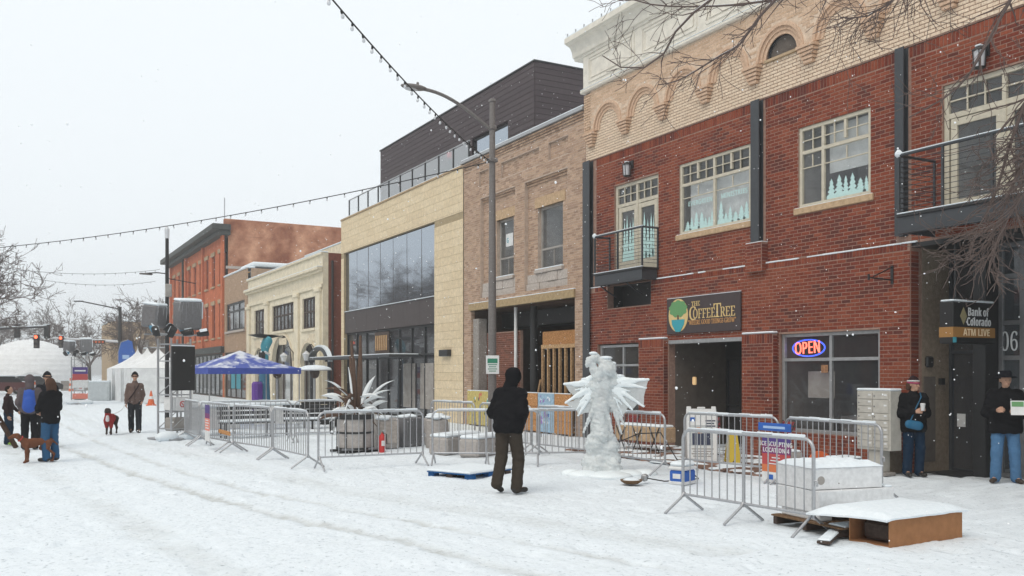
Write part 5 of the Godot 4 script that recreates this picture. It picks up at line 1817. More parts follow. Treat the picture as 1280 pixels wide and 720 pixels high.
func build_far_things() -> void:
	# inflated dome
	var t := thing("inflatable_dome", "big white inflated dome with ribbed skin at the end of the street", "dome", Vector3(2.6, 0, -114))
	var b := MB.new()
	var prof := []
	for i in 28:
		var a := PI / 2 * i / 27.0
		var r := 5.9 * (1.0 + 0.006 * (i % 2))
		prof.append(Vector2(r * cos(a), r * 0.92 * sin(a)))
	b.lathe(prof, 40)
	part(t, "skin", b.mesh(), M["vinyl"])
	var e := MB.new()
	e.tube([Vector3(0, 0, 5.0), Vector3(0, 0.0, 7.0)], 1.9, 18)
	part(t, "entrance_tunnel", e.mesh(), M["vinyl"])
	bx(t, "door_panel", Vector3(0, 0.75, 7.02), Vector3(1.5, 1.5, 0.04), M["far_grey"], 0.0)
	# pagoda tents
	var tent: Node3D = null
	for k in 3:
		var lab: String = ["white peaked tent nearest the tower, front of the row", "white peaked tent in the middle of the far tent row", "white peaked tent farthest back in the tent row"][k]
		var at := Vector3(8.4 - 0.15 * k, 0, -60.5 - 3.7 * k)
		if tent:
			dup(tent, lab, at)
			continue
		tent = thing("peaked_tent", lab, "tent", at, 0.0, "white peaked tents")
		var r := MB.new()
		for s in 4:
			var a0 := TAU * s / 4 + PI / 4
			var a1 := a0 + PI / 2
			var prev := [Vector3(cos(a0), 0, sin(a0)), Vector3(cos(a1), 0, sin(a1))]
			for i in 6:
				var f0 := i / 6.0
				var f1 := (i + 1) / 6.0
				var w0 := 2.5 * pow(1.0 - f0, 1.7) + 0.03
				var w1 := 2.5 * pow(1.0 - f1, 1.7) + 0.03
				var y0 := 2.1 + 1.35 * f0
				var y1 := 2.1 + 1.35 * f1
				r.oquad(prev[0] * w0 + Vector3(0, y0, 0), prev[1] * w0 + Vector3(0, y0, 0), prev[1] * w1 + Vector3(0, y1, 0), prev[0] * w1 + Vector3(0, y1, 0), Vector3(0, 1, 0))
		part(tent, "roof", r.mesh(), M["vinyl"])
		for q in [[0, 1.77, 3.5, 0.02], [0, -1.77, 3.5, 0.02], [-1.77, 0, 0.02, 3.5], [1.77, 0, 0.02, 3.5]]:
			bx(tent, "side_wall", Vector3(q[0], 1.05, q[1]), Vector3(q[2], 2.08, q[3]), M["vinyl"], 0.0)
		bx(tent, "finial", Vector3(0, 3.5, 0), Vector3(0.05, 0.35, 0.05), M["galv"], 0.01)
	# far blocks across the junction
	var f := thing("far_building", "distant tan building with tall window bays beside the signal pole", "building", Vector3(14.5, 0, -122))
	bx(f, "wall", Vector3(0, 3.9, 0), Vector3(7.0, 7.8, 12.0), M["far_tan"], 0.05)
	for k in 3:
		bx(f, "window", Vector3(-2.2 + k * 2.2, 3.4, 6.02), Vector3(1.2, 4.6, 0.08), M["far_grey"], 0.02)
	bx(f, "snow_cap", Vector3(0, 7.9, 0), Vector3(7.2, 0.2, 12.2), M["snow"], 0.05)
	var g := thing("far_building", "distant reddish brick building behind the peaked tents", "building", Vector3(24.0, 0, -128))
	bx(g, "wall", Vector3(0, 4.4, 0), Vector3(13.0, 8.8, 16.0), M["old_side"], 0.05)
	bx(g, "parapet", Vector3(-4.6, 9.2, 7.0), Vector3(2.2, 0.9, 2.0), M["old_side"], 0.05)
	for k in 4:
		bx(g, "window", Vector3(-5.0 + k * 2.6, 5.6, 8.02), Vector3(1.1, 2.2, 0.08), M["dark_room"], 0.02)
	bx(g, "snow_cap", Vector3(0, 8.87, 0), Vector3(13.1, 0.14, 16.1), M["snow"], 0.05)
	var g2 := thing("far_building", "low grey building front between the tan building and the flags", "building", Vector3(15.2, 0, -104))
	bx(g2, "wall", Vector3(0, 2.2, 0), Vector3(4.0, 4.4, 6.0), M["far_grey"], 0.05)
	bx(g2, "awning", Vector3(-0.6, 2.6, 3.4), Vector3(2.2, 0.7, 0.9), M["iron"], 0.2)
	bx(g2, "shop_window", Vector3(-0.5, 1.1, 3.02), Vector3(2.4, 1.8, 0.06), M["dark_room"], 0.0)
	bx(g2, "snow_cap", Vector3(0, 4.45, 0), Vector3(4.1, 0.12, 6.1), M["snow"], 0.04)
	# feather flags
	for k in 2:
		var fl := thing("feather_flag", ["blue feather flag beside the far signal pole", "smaller blue flag behind the first one"][k], "flag", Vector3(8.0 + k * 0.55, 0, -74.0 - k * 3.5), -0.5, "blue feather flags")
		var h := 4.3 - 0.5 * k
		tb(fl, "pole", [Vector3(-0.55, 0, 0), Vector3(-0.55, h - 0.9, 0), Vector3(-0.35, h - 0.2, 0), Vector3(0.2, h, 0)], 0.03, M["alu"], 5)
		var w := MB.new()
		var poly := PackedVector2Array([Vector2(-0.54, 2.1), Vector2(0.55, 2.3), Vector2(0.6, 3.4 - k * 0.4), Vector2(0.5, h - 0.15), Vector2(0.2, h - 0.03), Vector2(-0.33, h - 0.24), Vector2(-0.54, h - 0.95)])
		w.prism(poly, 0.0, 0.02)
		part(fl, "cloth", w.mesh(), M["flag_blue"])
		bx(fl, "emblem", Vector3(0.02, 3.0 - 0.2 * k, 0.022), Vector3(0.5, 0.3, 0.006), M["flag_pale"], 0.0)
	# traffic drums, cones, cabinets
	var dr := thing("traffic_drum", "orange and white striped drum left of the second light tower", "traffic drum", Vector3(6.0, 0, -100), 0.0, "striped drums")
	for k in 5:
		var m := MB.new()
		m.lathe([Vector2(0.34 - 0.02 * k, k * 0.24), Vector2(0.33 - 0.02 * k, (k + 1) * 0.24)], 12)
		part(dr, "band", m.mesh(), M["orange"] if k % 2 == 0 else M["white_paint"])
	bx(dr, "snow_cap", Vector3(0, 1.23, 0), Vector3(0.5, 0.1, 0.5), M["snow"], 0.04)
	dr.scale = Vector3.ONE * 1.1
	dup(dr, "orange and white striped drum just left of the man with the backpack", Vector3(1.8, 0, -75)).scale = Vector3.ONE * 1.0
	var cn := thing("traffic_cone", "orange cone with white band in front of the white tents", "traffic cone", Vector3(7.19, 0, -54.4))
	bx(cn, "base", Vector3(0, 0.03, 0), Vector3(0.5, 0.06, 0.5), M["orange"], 0.01)
	var cm := MB.new()
	cm.lathe([Vector2(0.2, 0.06), Vector2(0.13, 0.36)], 12)
	cm.lathe([Vector2(0.095, 0.52), Vector2(0.03, 0.82), Vector2(0.0, 0.83)], 12)
	part(cn, "cone", cm.mesh(), M["orange"])
	var cw := MB.new()
	cw.lathe([Vector2(0.13, 0.36), Vector2(0.095, 0.52)], 12)
	part(cn, "white_band", cw.mesh(), M["white_paint"])
	for k in 3:
		var cb := thing("utility_cabinet", ["pale grey cabinet right of the second light tower", "tall snow-capped grey box beside the pale cabinet", "slim white stand next to the blue flags"][k], "cabinet", [Vector3(5.55, 0, -66), Vector3(6.9, 0, -68), Vector3(8.0, 0, -66.5)][k], -0.3)
		var sz: Vector3 = [Vector3(1.3, 1.2, 0.6), Vector3(0.9, 1.9, 0.7), Vector3(0.6, 2.6, 0.5)][k]
		bx(cb, "body", Vector3(0, sz.y / 2, 0), sz, [M["cab_pale"], M["far_grey"], M["white_paint"]][k], 0.03)
		bx(cb, "door", Vector3(0, sz.y / 2, sz.z / 2 + 0.01), Vector3(sz.x * 0.85, sz.y * 0.8, 0.02), [M["cab_pale"], M["far_grey"], M["white_paint"]][k], 0.005)
		bx(cb, "snow_cap", Vector3(0, sz.y + 0.05, 0), Vector3(sz.x * 0.98, 0.12, sz.z * 0.98), M["snow"], 0.04)
	for k in 4:
		var bl2 := thing("concrete_barrier", ["concrete road block left of the dome door", "concrete road block in front of the dome door", "concrete road block right of the dome door", "concrete road block beside the striped drum"][k], "barrier", Vector3(-2.5 + k * 3.0, 0, -104.0), 0.0, "concrete road blocks")
		var poly := PackedVector2Array([Vector2(-0.35, 0), Vector2(0.35, 0), Vector2(0.3, 0.25), Vector2(0.15, 0.45), Vector2(0.1, 1.0), Vector2(-0.1, 1.0), Vector2(-0.15, 0.45), Vector2(-0.3, 0.25)])
		var bm := MB.new()
		bm.xf = Transform3D(Basis(Vector3.UP, PI / 2), Vector3.ZERO)
		bm.prism(poly, -1.35, 1.35)
		part(bl2, "block", bm.mesh(), M["concrete"])
		bx(bl2, "snow_cap", Vector3(0, 1.04, 0), Vector3(2.6, 0.09, 0.2), M["snow"], 0.03)
	build_cars()

func build_cars() -> void:
	for k in 3:
		var t := thing("parked_car", ["dark red car under snow at the left edge below the signal arm", "black car under snow behind the man with the backpack", "silver car under snow just left of the dome entrance"][k], "car", [Vector3(0.2, 0, -88), Vector3(2.4, 0, -92), Vector3(-2.6, 0, -93)][k], [0.5, 0.1, -0.2][k], "cars parked at the junction")
		var body := PackedVector2Array([Vector2(-2.2, 0.35), Vector2(2.2, 0.35), Vector2(2.25, 0.75), Vector2(1.9, 0.95), Vector2(1.0, 1.02), Vector2(-1.7, 1.05), Vector2(-2.2, 0.95)])
		var b := MB.new()
		b.prism(body, -0.85, 0.85)
		part(t, "body", b.mesh(), [M["car_maroon"], M["black"], M["alu"]][k])
		var cab := PackedVector2Array([Vector2(-1.75, 1.04), Vector2(1.05, 1.02), Vector2(0.4, 1.5), Vector2(-1.3, 1.52)])
		var c := MB.new()
		c.prism(cab, -0.72, 0.72)
		part(t, "cabin_glass", c.mesh(), M["dark_glass_solid"])
		bx(t, "roof_snow", Vector3(-0.45, 1.56, 0), Vector3(1.75, 0.12, 1.45), M["snow"], 0.05)
		bx(t, "bonnet_snow", Vector3(1.5, 1.02, 0), Vector3(1.0, 0.1, 1.5), M["snow"], 0.04, Vector3(0, 0, -0.09))
		for x in [-1.35, 1.4]:
			for z in [-0.8, 0.8]:
				var w := MB.new()
				w.tube([Vector3(x, 0.33, z - 0.1), Vector3(x, 0.33, z + 0.1)], 0.33, 14)
				var wh := part(t, "wheel", w.mesh(), M["black"])
				var rm := MB.new()
				rm.tube([Vector3(x, 0.33, z - 0.11), Vector3(x, 0.33, z + 0.11)], 0.2, 10)
				part(wh, "rim", rm.mesh(), M["alu"])
		for z in [-0.6, 0.6]:
			bx(t, "headlight", Vector3(2.2, 0.72, z), Vector3(0.1, 0.14, 0.32), M["white_paint"], 0.02)
			bx(t, "tail_light", Vector3(-2.2, 0.8, z), Vector3(0.06, 0.16, 0.3), M["red_paint"], 0.02)

# ---------------------------------------------------------------- crowd barriers
var barrier0: Node3D

func barrier(label: String, a: Vector2, b: Vector2) -> Node3D:
	var at := Vector3(a.x, 0.0, a.y)
	var turn := -atan2(b.y - a.y, b.x - a.x)
	if barrier0:
		return dup(barrier0, label, at, turn)
	var L := 2.1
	var H := 1.08
	var t := thing("crowd_barrier", label, "barrier", at, turn, "steel crowd barriers")
	barrier0 = t
	var g: Material = M["galv"]
	var pts := []
	var r := 0.13
	pts.append(Vector3(0, 0.2, 0))
	for i in 6:
		var an := PI - PI / 2 * i / 5.0
		pts.append(Vector3(r + cos(an) * r, H - r + sin(an) * r, 0))
	for i in 6:
		var an := PI / 2 - PI / 2 * i / 5.0
		pts.append(Vector3(L - r + cos(an) * r, H - r + sin(an) * r, 0))
	pts.append(Vector3(L, 0.2, 0))
	tb(t, "frame", pts, 0.021, g, 8)
	tb(t, "bottom_rail", [Vector3(0, 0.24, 0), Vector3(L, 0.24, 0)], 0.017, g, 8)
	if not cache.has("bar"):
		var m := MB.new()
		m.tube([Vector3(0, 0.25, 0), Vector3(0, H - 0.01, 0)], 0.0085, 6)
		cache["bar"] = m.mesh()
		var s := MB.new()
		for i in 8:
			s.box(Vector3(0.22 + i * 0.235, H + 0.024 + 0.004 * (i % 3), 0.002 * (i % 2)), Vector3(0.236, 0.016 + 0.007 * ((i * 5) % 4), 0.03), 0.006)
		cache["rail_snow"] = s.mesh()
		var f := MB.new()
		f.tube([Vector3(0, 0.26, 0), Vector3(0, 0.2, 0.05), Vector3(0, 0.015, 0.33)], 0.018, 7)
		f.tube([Vector3(0, 0.26, 0), Vector3(0, 0.2, -0.05), Vector3(0, 0.015, -0.33)], 0.018, 7)
		cache["foot"] = f.mesh()
	for k in 15:
		part(t, "bar", cache["bar"], g, Vector3(L * (k + 1) / 16.0, 0, 0))
	for x in [0.02, L - 0.02]:
		part(t, "foot", cache["foot"], g, Vector3(x, 0, 0))
	tb(t, "hook", [Vector3(L, 0.62, 0), Vector3(L + 0.05, 0.62, 0), Vector3(L + 0.05, 0.56, 0)], 0.012, g, 5)
	part(t, "rail_snow", cache["rail_snow"], M["snow"]).set_meta("kind", "stuff")
	return t

func build_barriers() -> void:
	barrier("crowd barrier at the front left corner of the pen, running down the street", Vector2(5.08, -17.2), Vector2(4.95, -19.3))
	barrier("crowd barrier second from the front along the pen's street side", Vector2(4.95, -19.4), Vector2(4.58, -21.6))
	barrier("crowd barrier behind the purple and orange banner, street side of the pen", Vector2(4.56, -21.7), Vector2(4.3, -23.8))
	barrier("crowd barrier beside the light tower at the far end of the pen", Vector2(4.3, -23.95), Vector2(4.3, -26.1))
	barrier("crowd barrier in front of the planter", Vector2(5.15, -16.78), Vector2(7.25, -16.74))
	barrier("crowd barrier left of the man in black, behind the blue pallet", Vector2(7.42, -16.66), Vector2(9.2, -15.6))
	barrier("crowd barrier between the man in black and the ice sculpture", Vector2(8.3, -16.05), Vector2(10.2, -15.3))
	barrier("crowd barrier just right of the ice sculpture", Vector2(10.24, -15.1), Vector2(10.3, -13.0))
	barrier("inner crowd barrier behind the planter, left of the two", Vector2(4.5, -23.95), Vector2(6.6, -23.9))
	barrier("inner crowd barrier across the back of the pen near the patio heaters", Vector2(6.7, -23.9), Vector2(8.8, -23.7))
	barrier("inner crowd barrier before the tan block wall", Vector2(9.85, -22.2), Vector2(10.1, -20.0))
	barrier("inner crowd barrier behind the man in black", Vector2(10.12, -19.9), Vector2(10.35, -17.7))
	barrier("inner crowd barrier behind the ice sculpture", Vector2(10.37, -17.6), Vector2(10.5, -15.5))
	barrier("crowd barrier standing before the white sandwich board", Vector2(10.95, -13.25), Vector2(11.2, -11.15))
	barrier("crowd barrier behind the white foam boxes", Vector2(11.2, -11.0), Vector2(10.95, -8.95))
	var n := barrier("nearest crowd barrier, in front of the foam boxes, with a middle foot", Vector2(7.76, -9.42), Vector2(7.88, -7.33))
	part(n, "foot", cache["foot"], M["galv"], Vector3(1.06, 0, 0))
	tb(n, "middle_post", [Vector3(1.06, 0.2, 0), Vector3(1.06, 1.06, 0)], 0.021, M["galv"], 8)
	# banners tied to barriers
	var s := thing("barrier_banner", "purple to orange event banner hung on the barrier behind the foam boxes", "banner", Vector3(10.98, -0.2, -11.3), -PI / 2)
	for q in [[0.86, 1.02, "banner_purple"], [0.7, 0.86, "banner_plum"], [0.52, 0.7, "banner_red"], [0.4, 0.52, "banner_orange"], [0.24, 0.4, "white_paint"]]:
		bl(s, "cloth_band", 0.0, 0.62, q[0], q[1], 0.0, 0.008, M[q[2]], 0.0)
	text(s, "lettering", "ICE SCULPTING", 0.1, Vector3(0.31, 0.86, 0.01), M["white_paint"], sansb, 0.003)
	text(s, "lettering", "LOCATION 4", 0.1, Vector3(0.31, 0.76, 0.01), M["white_paint"], sansb, 0.003)
	for k in 3:
		bl(s, "print_line", 0.16 + 0.03 * k, 0.46 - 0.03 * k, 0.53 + k * 0.05, 0.548 + k * 0.05, 0.009, 0.011, M["white_paint"], 0.0)
	bx(s, "emblem", Vector3(0.2, 0.32, 0.01), Vector3(0.1, 0.08, 0.004), M["flag_blue"], 0.0)
	var bp := thing("blue_board", "small blue board lying along the top rail above the event banner", "board", Vector3(11.0, -0.16, -11.4), -PI / 2)
	bl(bp, "board", 0.0, 0.72, 1.03, 1.16, 0.0, 0.02, M["flag_blue"], 0.004)
	bl(bp, "white_strip", 0.12, 0.6, 1.07, 1.11, 0.02, 0.023, M["flag_pale"], 0.0)
	var s2 := thing("barrier_banner", "tall purple and orange banner on the street side barriers", "banner", Vector3(4.24, 0, -22.85), -PI / 2)
	for q in [[0.86, 1.06, "banner_purple"], [0.74, 0.86, "banner_plum"], [0.45, 0.74, "banner_salmon"], [0.2, 0.45, "white_paint"]]:
		bl(s2, "cloth_band", 0.0, 0.55, q[0], q[1], 0.0, 0.008, M[q[2]], 0.0)
	for k in 4:
		bl(s2, "print_line", 0.08, 0.48 - 0.06 * (k % 2), 0.5 + k * 0.06, 0.525 + k * 0.06, 0.009, 0.011, M["white_paint"], 0.0)
	var pk := thing("wood_plank", "short brown plank tied across the street side barriers", "plank", Vector3(4.42, 0.42, -21.75), -PI / 2)
	bl(pk, "board", -0.3, 0.85, 0.0, 0.09, 0.0, 0.03, M["ply"], 0.005)

# ---------------------------------------------------------------- light towers with wrapped speakers
func light_tower() -> Node3D:
	var t := thing("light_tower", "truss tower with plastic-wrapped speakers, lamps and a black screen", "light tower", Vector3(4.1, 0, -26.5), 0.45, "light towers")
	var g: Material = M["galv"]
	for x in [-0.3, 0.3]:
		for z in [-0.3, 0.3]:
			tb(t, "leg", [Vector3(x, 0, z), Vector3(x, 2.75, z)], 0.03, g, 8)
	for k in 6:
		var y := 0.3 + k * 0.46
		for z in [-0.3, 0.3]:
			tb(t, "rung", [Vector3(-0.3, y, z), Vector3(0.3, y, z)], 0.016, g, 6)
			if k % 2 == 0:
				tb(t, "brace", [Vector3(-0.3, y, z), Vector3(0.3, y + 0.46, z)], 0.012, g, 6)
		for x in [-0.3, 0.3]:
			tb(t, "rung", [Vector3(x, y, -0.3), Vector3(x, y, 0.3)], 0.016, g, 6)
	bx(t, "base_plate", Vector3(0, 0.04, 0), Vector3(1.0, 0.06, 1.0), g, 0.01)
	for q in [[-0.42, 0.3, 0.35], [0.25, 0.35, 0.5]]:
		var m := MB.new()
		m.ball(Vector3(q[0], 0.1, q[1]), Vector3(q[2], 0.16, 0.22), 12, 7)
		part(t, "sandbag", m.mesh(), M["snow"])
	# black screen and small notice
	var s := bx(t, "screen", Vector3(0.02, 1.94, 0.37), Vector3(0.72, 1.2, 0.06), M["black"], 0.012)
	bx(s, "snow_cap", Vector3(0, 0.615, 0), Vector3(0.7, 0.03, 0.07), M["snow"], 0.01)
	bx(t, "white_box", Vector3(0, 0.98, 0.1), Vector3(0.5, 0.36, 0.42), M["white_paint"], 0.015)
	var nt := bx(t, "notice", Vector3(0.02, 0.97, 0.335), Vector3(0.42, 0.34, 0.01), M["white_paint"], 0.0)
	var ring := MB.new()
	var pts := []
	for i in 17:
		pts.append(Vector3(cos(TAU * i / 16) * 0.075, sin(TAU * i / 16) * 0.075, 0.012))
	ring.tube(pts, 0.012, 5, false)
	ring.tube([Vector3(-0.05, 0.05, 0.012), Vector3(0.05, -0.05, 0.012)], 0.01, 5)
	part(nt, "red_ring", ring.mesh(), M["red_paint"])
	bx(t, "grey_case", Vector3(0.05, 0.42, 0.05), Vector3(0.5, 0.36, 0.4), M["far_grey"], 0.03)
	# cross bars carrying lamps
	tb(t, "lamp_bar", [Vector3(-0.85, 2.86, 0.25), Vector3(0.75, 2.86, 0.25)], 0.025, g, 6)
	tb(t, "lamp_bar", [Vector3(-0.75, 2.86, -0.25), Vector3(0.75, 2.86, -0.25)], 0.025, g, 6)
	for k in 7:
		var x := -0.8 + k * 0.25
		var o := part(t, "stage_lamp", lamp_can(), M["black"] if k % 4 != 1 else M["lamp_blue"], Vector3(x, 2.92 + 0.12 * (k % 2), 0.34 - 0.5 * (k % 2)), Vector3(rng.randf_range(-0.9, 0.9), rng.randf_range(-1, 1), rng.randf_range(-0.8, 0.8)))
		bx(o, "yoke", Vector3(0, 0, -0.12), Vector3(0.2, 0.03, 0.14), M["iron"], 0.01)
		bx(o, "snow_cap", Vector3(0, 0.1, 0), Vector3(0.13, 0.03, 0.2), M["snow"], 0.012)
	# speakers under plastic
	for q in [[0.42, 3.42, 0.0, 0.66, 0.8, -0.25], [-0.42, 3.36, -0.3, 0.5, 0.62, 0.4]]:
		var sp := bx(t, "speaker", Vector3(q[0], q[1], q[2]), Vector3(q[3], q[4], 0.5), M["speaker_grey"], 0.06, Vector3(0.12, q[5], 0.03))
		var w := MB.new()
		for i in 10:
			var a := Vector3(-q[3] / 2 + rng.randf() * q[3], q[4] / 2, 0.255)
			w.tube([a, a + Vector3(rng.randf_range(-0.1, 0.1), -q[4] * rng.randf_range(0.2, 0.7), 0.003)], 0.003, 4)
		part(sp, "plastic_folds", w.mesh(), M["frost_film"]).set_meta("kind", "stuff")
		bx(sp, "snow_cap", Vector3(0, q[4] / 2 + 0.02, 0), Vector3(q[3] * 0.97, 0.08, 0.5), M["snow"], 0.035)
		bx(sp, "snow_drape", Vector3(q[3] / 2 + 0.005, q[4] * 0.18, 0), Vector3(0.05, q[4] * 0.6, 0.42), M["snow"], 0.022)
	return t

func lamp_can() -> Mesh:
	if not cache.has("can"):
		var m := MB.new()
		m.xf = Transform3D(Basis(Vector3.RIGHT, PI / 2), Vector3.ZERO)
		m.lathe([Vector2(0.001, -0.15), Vector2(0.07, -0.14), Vector2(0.085, -0.1), Vector2(0.095, 0.12), Vector2(0.085, 0.13), Vector2(0.001, 0.11)], 12)
		cache["can"] = m.mesh()
	return cache["can"]

func build_towers() -> void:
	var t := light_tower()
	t.set_meta("label", "light tower with black screen and plastic-wrapped speakers beside the pen")
	var d := dup(t, "far light tower with purple sign in front of the dome", Vector3(3.85, 0, -59.3), 0.2)
	for c in d.get_children():
		if String(c.name).begins_with("screen"):
			d.remove_child(c)
			c.free()
	for q in [[1.75, 2.15, "banner_purple"], [1.4, 1.75, "banner_red"], [0.95, 1.38, "white_paint"], [0.3, 0.62, "banner_salmon"]]:
		bl(d, "sign_band", -0.42, 0.42, q[0], q[1], 0.34, 0.36, M[q[2]], 0.004)
	bl(d, "sign_line", -0.3, 0.3, 1.9, 1.98, 0.361, 0.365, M["white_paint"], 0.0)
	# slim lamp pole behind the tower
	var p := thing("lamp_pole", "slim black lamp pole rising behind the near light tower", "lamp pole", Vector3(4.68, 0, -31.7))
	tb(p, "pole", [Vector3(0, 0, 0), Vector3(0, 6.2, 0)], [0.075, 0.055], M["iron"], 8)
	tb(p, "lamp_arm", [Vector3(0, 5.05, 0), Vector3(-0.3, 5.08, -0.1), Vector3(-0.65, 5.05, -0.2)], 0.02, M["iron"], 6)
	bx(p, "lamp_head", Vector3(-0.62, 5.03, -0.2), Vector3(0.4, 0.05, 0.14), M["lamp_grey"], 0.015, Vector3(0, 0.3, 0))
	bx(p, "control_box", Vector3(0.03, 4.5, 0.1), Vector3(0.2, 0.42, 0.12), M["far_grey"], 0.02)
	var cap := MB.new()
	cap.lathe([Vector2(0.07, 6.2), Vector2(0.075, 6.5), Vector2(0.03, 6.6), Vector2(0.0, 6.6)], 10)
	part(p, "beacon", cap.mesh(), M["frost"])
	for q in [4.9, 3.4]:
		tb(p, "banner_arm", [Vector3(0, q, 0), Vector3(0.85, q - 0.15, 0.25)], 0.015, M["iron"], 5)

# ---------------------------------------------------------------- patio: tent, heaters, tables
func build_patio() -> void:
	var t := thing("canopy_tent", "blue pop-up canopy dusted with snow", "tent", Vector3(7.25, 0, -32.8), 0.12)
	var w := 1.6
	var ev := 1.98
	var r := MB.new()
	for k in 4:
		var a0 := TAU * k / 4 + PI / 4
		var d0 := Vector3(cos(a0), 0, sin(a0)) * w * 1.4142
		var d1 := Vector3(cos(a0 + PI / 2), 0, sin(a0 + PI / 2)) * w * 1.4142
		# the sheet, subdivided; snow that has not slid off clings to it in patches
		for i in 22:
			for g in 26:
				var q := []
				for s in [[0, 0], [1, 0], [1, 1], [0, 1]]:
					var f: float = (i + s[1]) / 22.0 * 0.999
					var u: float = (g + s[0]) / 26.0
					var pt := d0.lerp(d1, u) * (1.0 - f)
					q.append(pt + Vector3(0, ev + 0.62 * pow(f, 1.25) - 0.05 * sin(u * PI) * (1.0 - f), 0))
				var mid: Vector3 = (q[0] + q[2]) * 0.5
				var cov := nz.get_noise_3d(mid.x * 14.0, mid.y * 9.0, mid.z * 14.0) + 0.5 * nz.get_noise_3d(mid.x * 50.0, mid.y * 40.0, mid.z * 50.0) + (0.34 if i > 13 else 0.0) - 0.12
				r.col = Color(0.06, 0.10, 0.42).lerp(Color(0.8, 0.84, 0.9), clampf(cov * 1.6 + 0.3, 0.0, 0.9))
				r.oquad(q[0], q[1], q[2], q[3], Vector3(0, 1, 0))
		r.col = Color(0.05, 0.09, 0.42)
		r.oquad(d0 + Vector3(0, ev - 0.2, 0), d1 + Vector3(0, ev - 0.2, 0), d1 + Vector3(0, ev, 0), d0 + Vector3(0, ev, 0), Vector3(0, ev, 0))
	part(t, "canopy", r.mesh(), M["canopy_blue"])
	for x in [-w, w]:
		for z in [-w, w]:
			tb(t, "leg", [Vector3(x * 0.97, 0, z * 0.97), Vector3(x * 0.97, ev, z * 0.97)], 0.022, M["galv"], 6)
	for k in 2:
		var h := thing("patio_heater", ["patio heater with snow-covered cap beside the blue canopy", "patio heater with snow-covered cap in front of the brick alley"][k], "heater", [Vector3(9.3, 0, -35.6), Vector3(10.6, 0, -35.0)][k], 0.0, "patio heaters")
		tb(h, "pole", [Vector3(0, 0.7, 0), Vector3(0, 1.75, 0)], 0.04, M["galv"], 8)
		var b := MB.new()
		b.lathe([Vector2(0.0, 0.0), Vector2(0.28, 0.0), Vector2(0.25, 0.12), Vector2(0.22, 0.7), Vector2(0.05, 0.74)], 14)
		part(h, "tank_housing", b.mesh(), M["alu2"])
		var e := MB.new()
		e.lathe([Vector2(0.06, 1.6), Vector2(0.14, 1.66), Vector2(0.2, 1.86), Vector2(0.14, 1.92)], 14)
		part(h, "burner", e.mesh(), M["ply_dark"])
		var c := MB.new()
		c.lathe([Vector2(0.0, 1.93), Vector2(0.66, 1.9), Vector2(0.66, 1.93), Vector2(0.4, 2.0), Vector2(0.0, 2.04)], 18)
		part(h, "reflector", c.mesh(), M["galv"])
		var sn := MB.new()
		sn.lathe([Vector2(0.66, 1.94), Vector2(0.6, 2.02), Vector2(0.35, 2.1), Vector2(0.0, 2.13)], 18)
		part(h, "snow_cap", sn.mesh(), M["snow"])
	var tl: Node3D = null
	for k in 3:
		var lab: String = ["snow-covered table at the left under the blue canopy", "snow-covered table at the right under the blue canopy", "snow-covered table by the light tower"][k]
		var at: Vector3 = [Vector3(6.0, 0, -30.6), Vector3(7.7, 0, -29.9), Vector3(5.3, 0, -28.2)][k]
		if tl:
			dup(tl, lab, at, 0.1 * k)
			continue
		tl = thing("snowy_table", lab, "table", at, 0.0, "snow-covered tables")
		bx(tl, "table_top", Vector3(0, 0.74, 0), Vector3(1.6, 0.05, 0.75), M["white_paint"], 0.01)
		for x in [-0.7, 0.7]:
			for z in [-0.3, 0.3]:
				tb(tl, "leg", [Vector3(x, 0, z), Vector3(x, 0.72, z)], 0.02, M["galv"], 6)
		bx(tl, "tablecloth_front", Vector3(0, 0.45, 0.39), Vector3(1.6, 0.55, 0.01), M["white_paint"], 0.0)
		bx(tl, "snow_cap", Vector3(0, 0.83, 0), Vector3(1.58, 0.14, 0.74), M["snow"], 0.06)
	for k in 3:
		var b := thing("park_bench", ["dark slatted bench under snow behind the street side barriers", "dark slatted bench under snow in the middle of the pen", "dark slatted bench under snow near the patio heaters"][k], "bench", [Vector3(6.0, 0, -26.2), Vector3(7.9, 0, -26.6), Vector3(9.3, 0, -29.5)][k], [0.1, -0.2, 0.4][k], "benches in the pen")
		for s in 4:
			bx(b, "seat_slat", Vector3(0, 0.42, -0.18 + s * 0.12), Vector3(1.5, 0.035, 0.095), M["iron"], 0.006)
		for s in 3:
			bx(b, "back_slat", Vector3(0, 0.56 + s * 0.13, -0.28 - s * 0.02), Vector3(1.5, 0.09, 0.03), M["iron"], 0.006)
		for x in [-0.65, 0.65]:
			bx(b, "leg", Vector3(x, 0.2, 0.12), Vector3(0.06, 0.4, 0.06), M["iron"], 0.01)
			bx(b, "leg", Vector3(x, 0.42, -0.27), Vector3(0.06, 0.84, 0.06), M["iron"], 0.01)
		bx(b, "snow_cap", Vector3(0, 0.475, 0.0), Vector3(1.46, 0.07, 0.42), M["snow"], 0.03)
	var po := thing("plant_pot", "black plant pot standing in the pen near the heaters", "pot", Vector3(9.9, 0, -31.5))
	var pm_ := MB.new()
	pm_.lathe([Vector2(0.0, 0.0), Vector2(0.2, 0.0), Vector2(0.27, 0.5), Vector2(0.3, 0.5), Vector2(0.3, 0.56), Vector2(0.0, 0.54)], 14)
	part(po, "pot", pm_.mesh(), M["black"])
	bx(po, "snow_cap", Vector3(0, 0.58, 0), Vector3(0.42, 0.08, 0.42), M["snow"], 0.035)
	# teal bird sculpture on a post in front of the cream building
	var a := thing("bird_sculpture", "teal and black bird sculpture on a blue post before the arched doors", "sculpture", Vector3(11.0, 0, -44.5), 0.5)
	tb(a, "post", [Vector3(0, 0, 0), Vector3(0, 2.4, 0)], [0.3, 0.22], M["post_blue"], 10)
	bx(a, "purple_skirt", Vector3(-0.45, 0.7, 0), Vector3(0.5, 1.4, 0.4), M["skirt_purple"], 0.1)
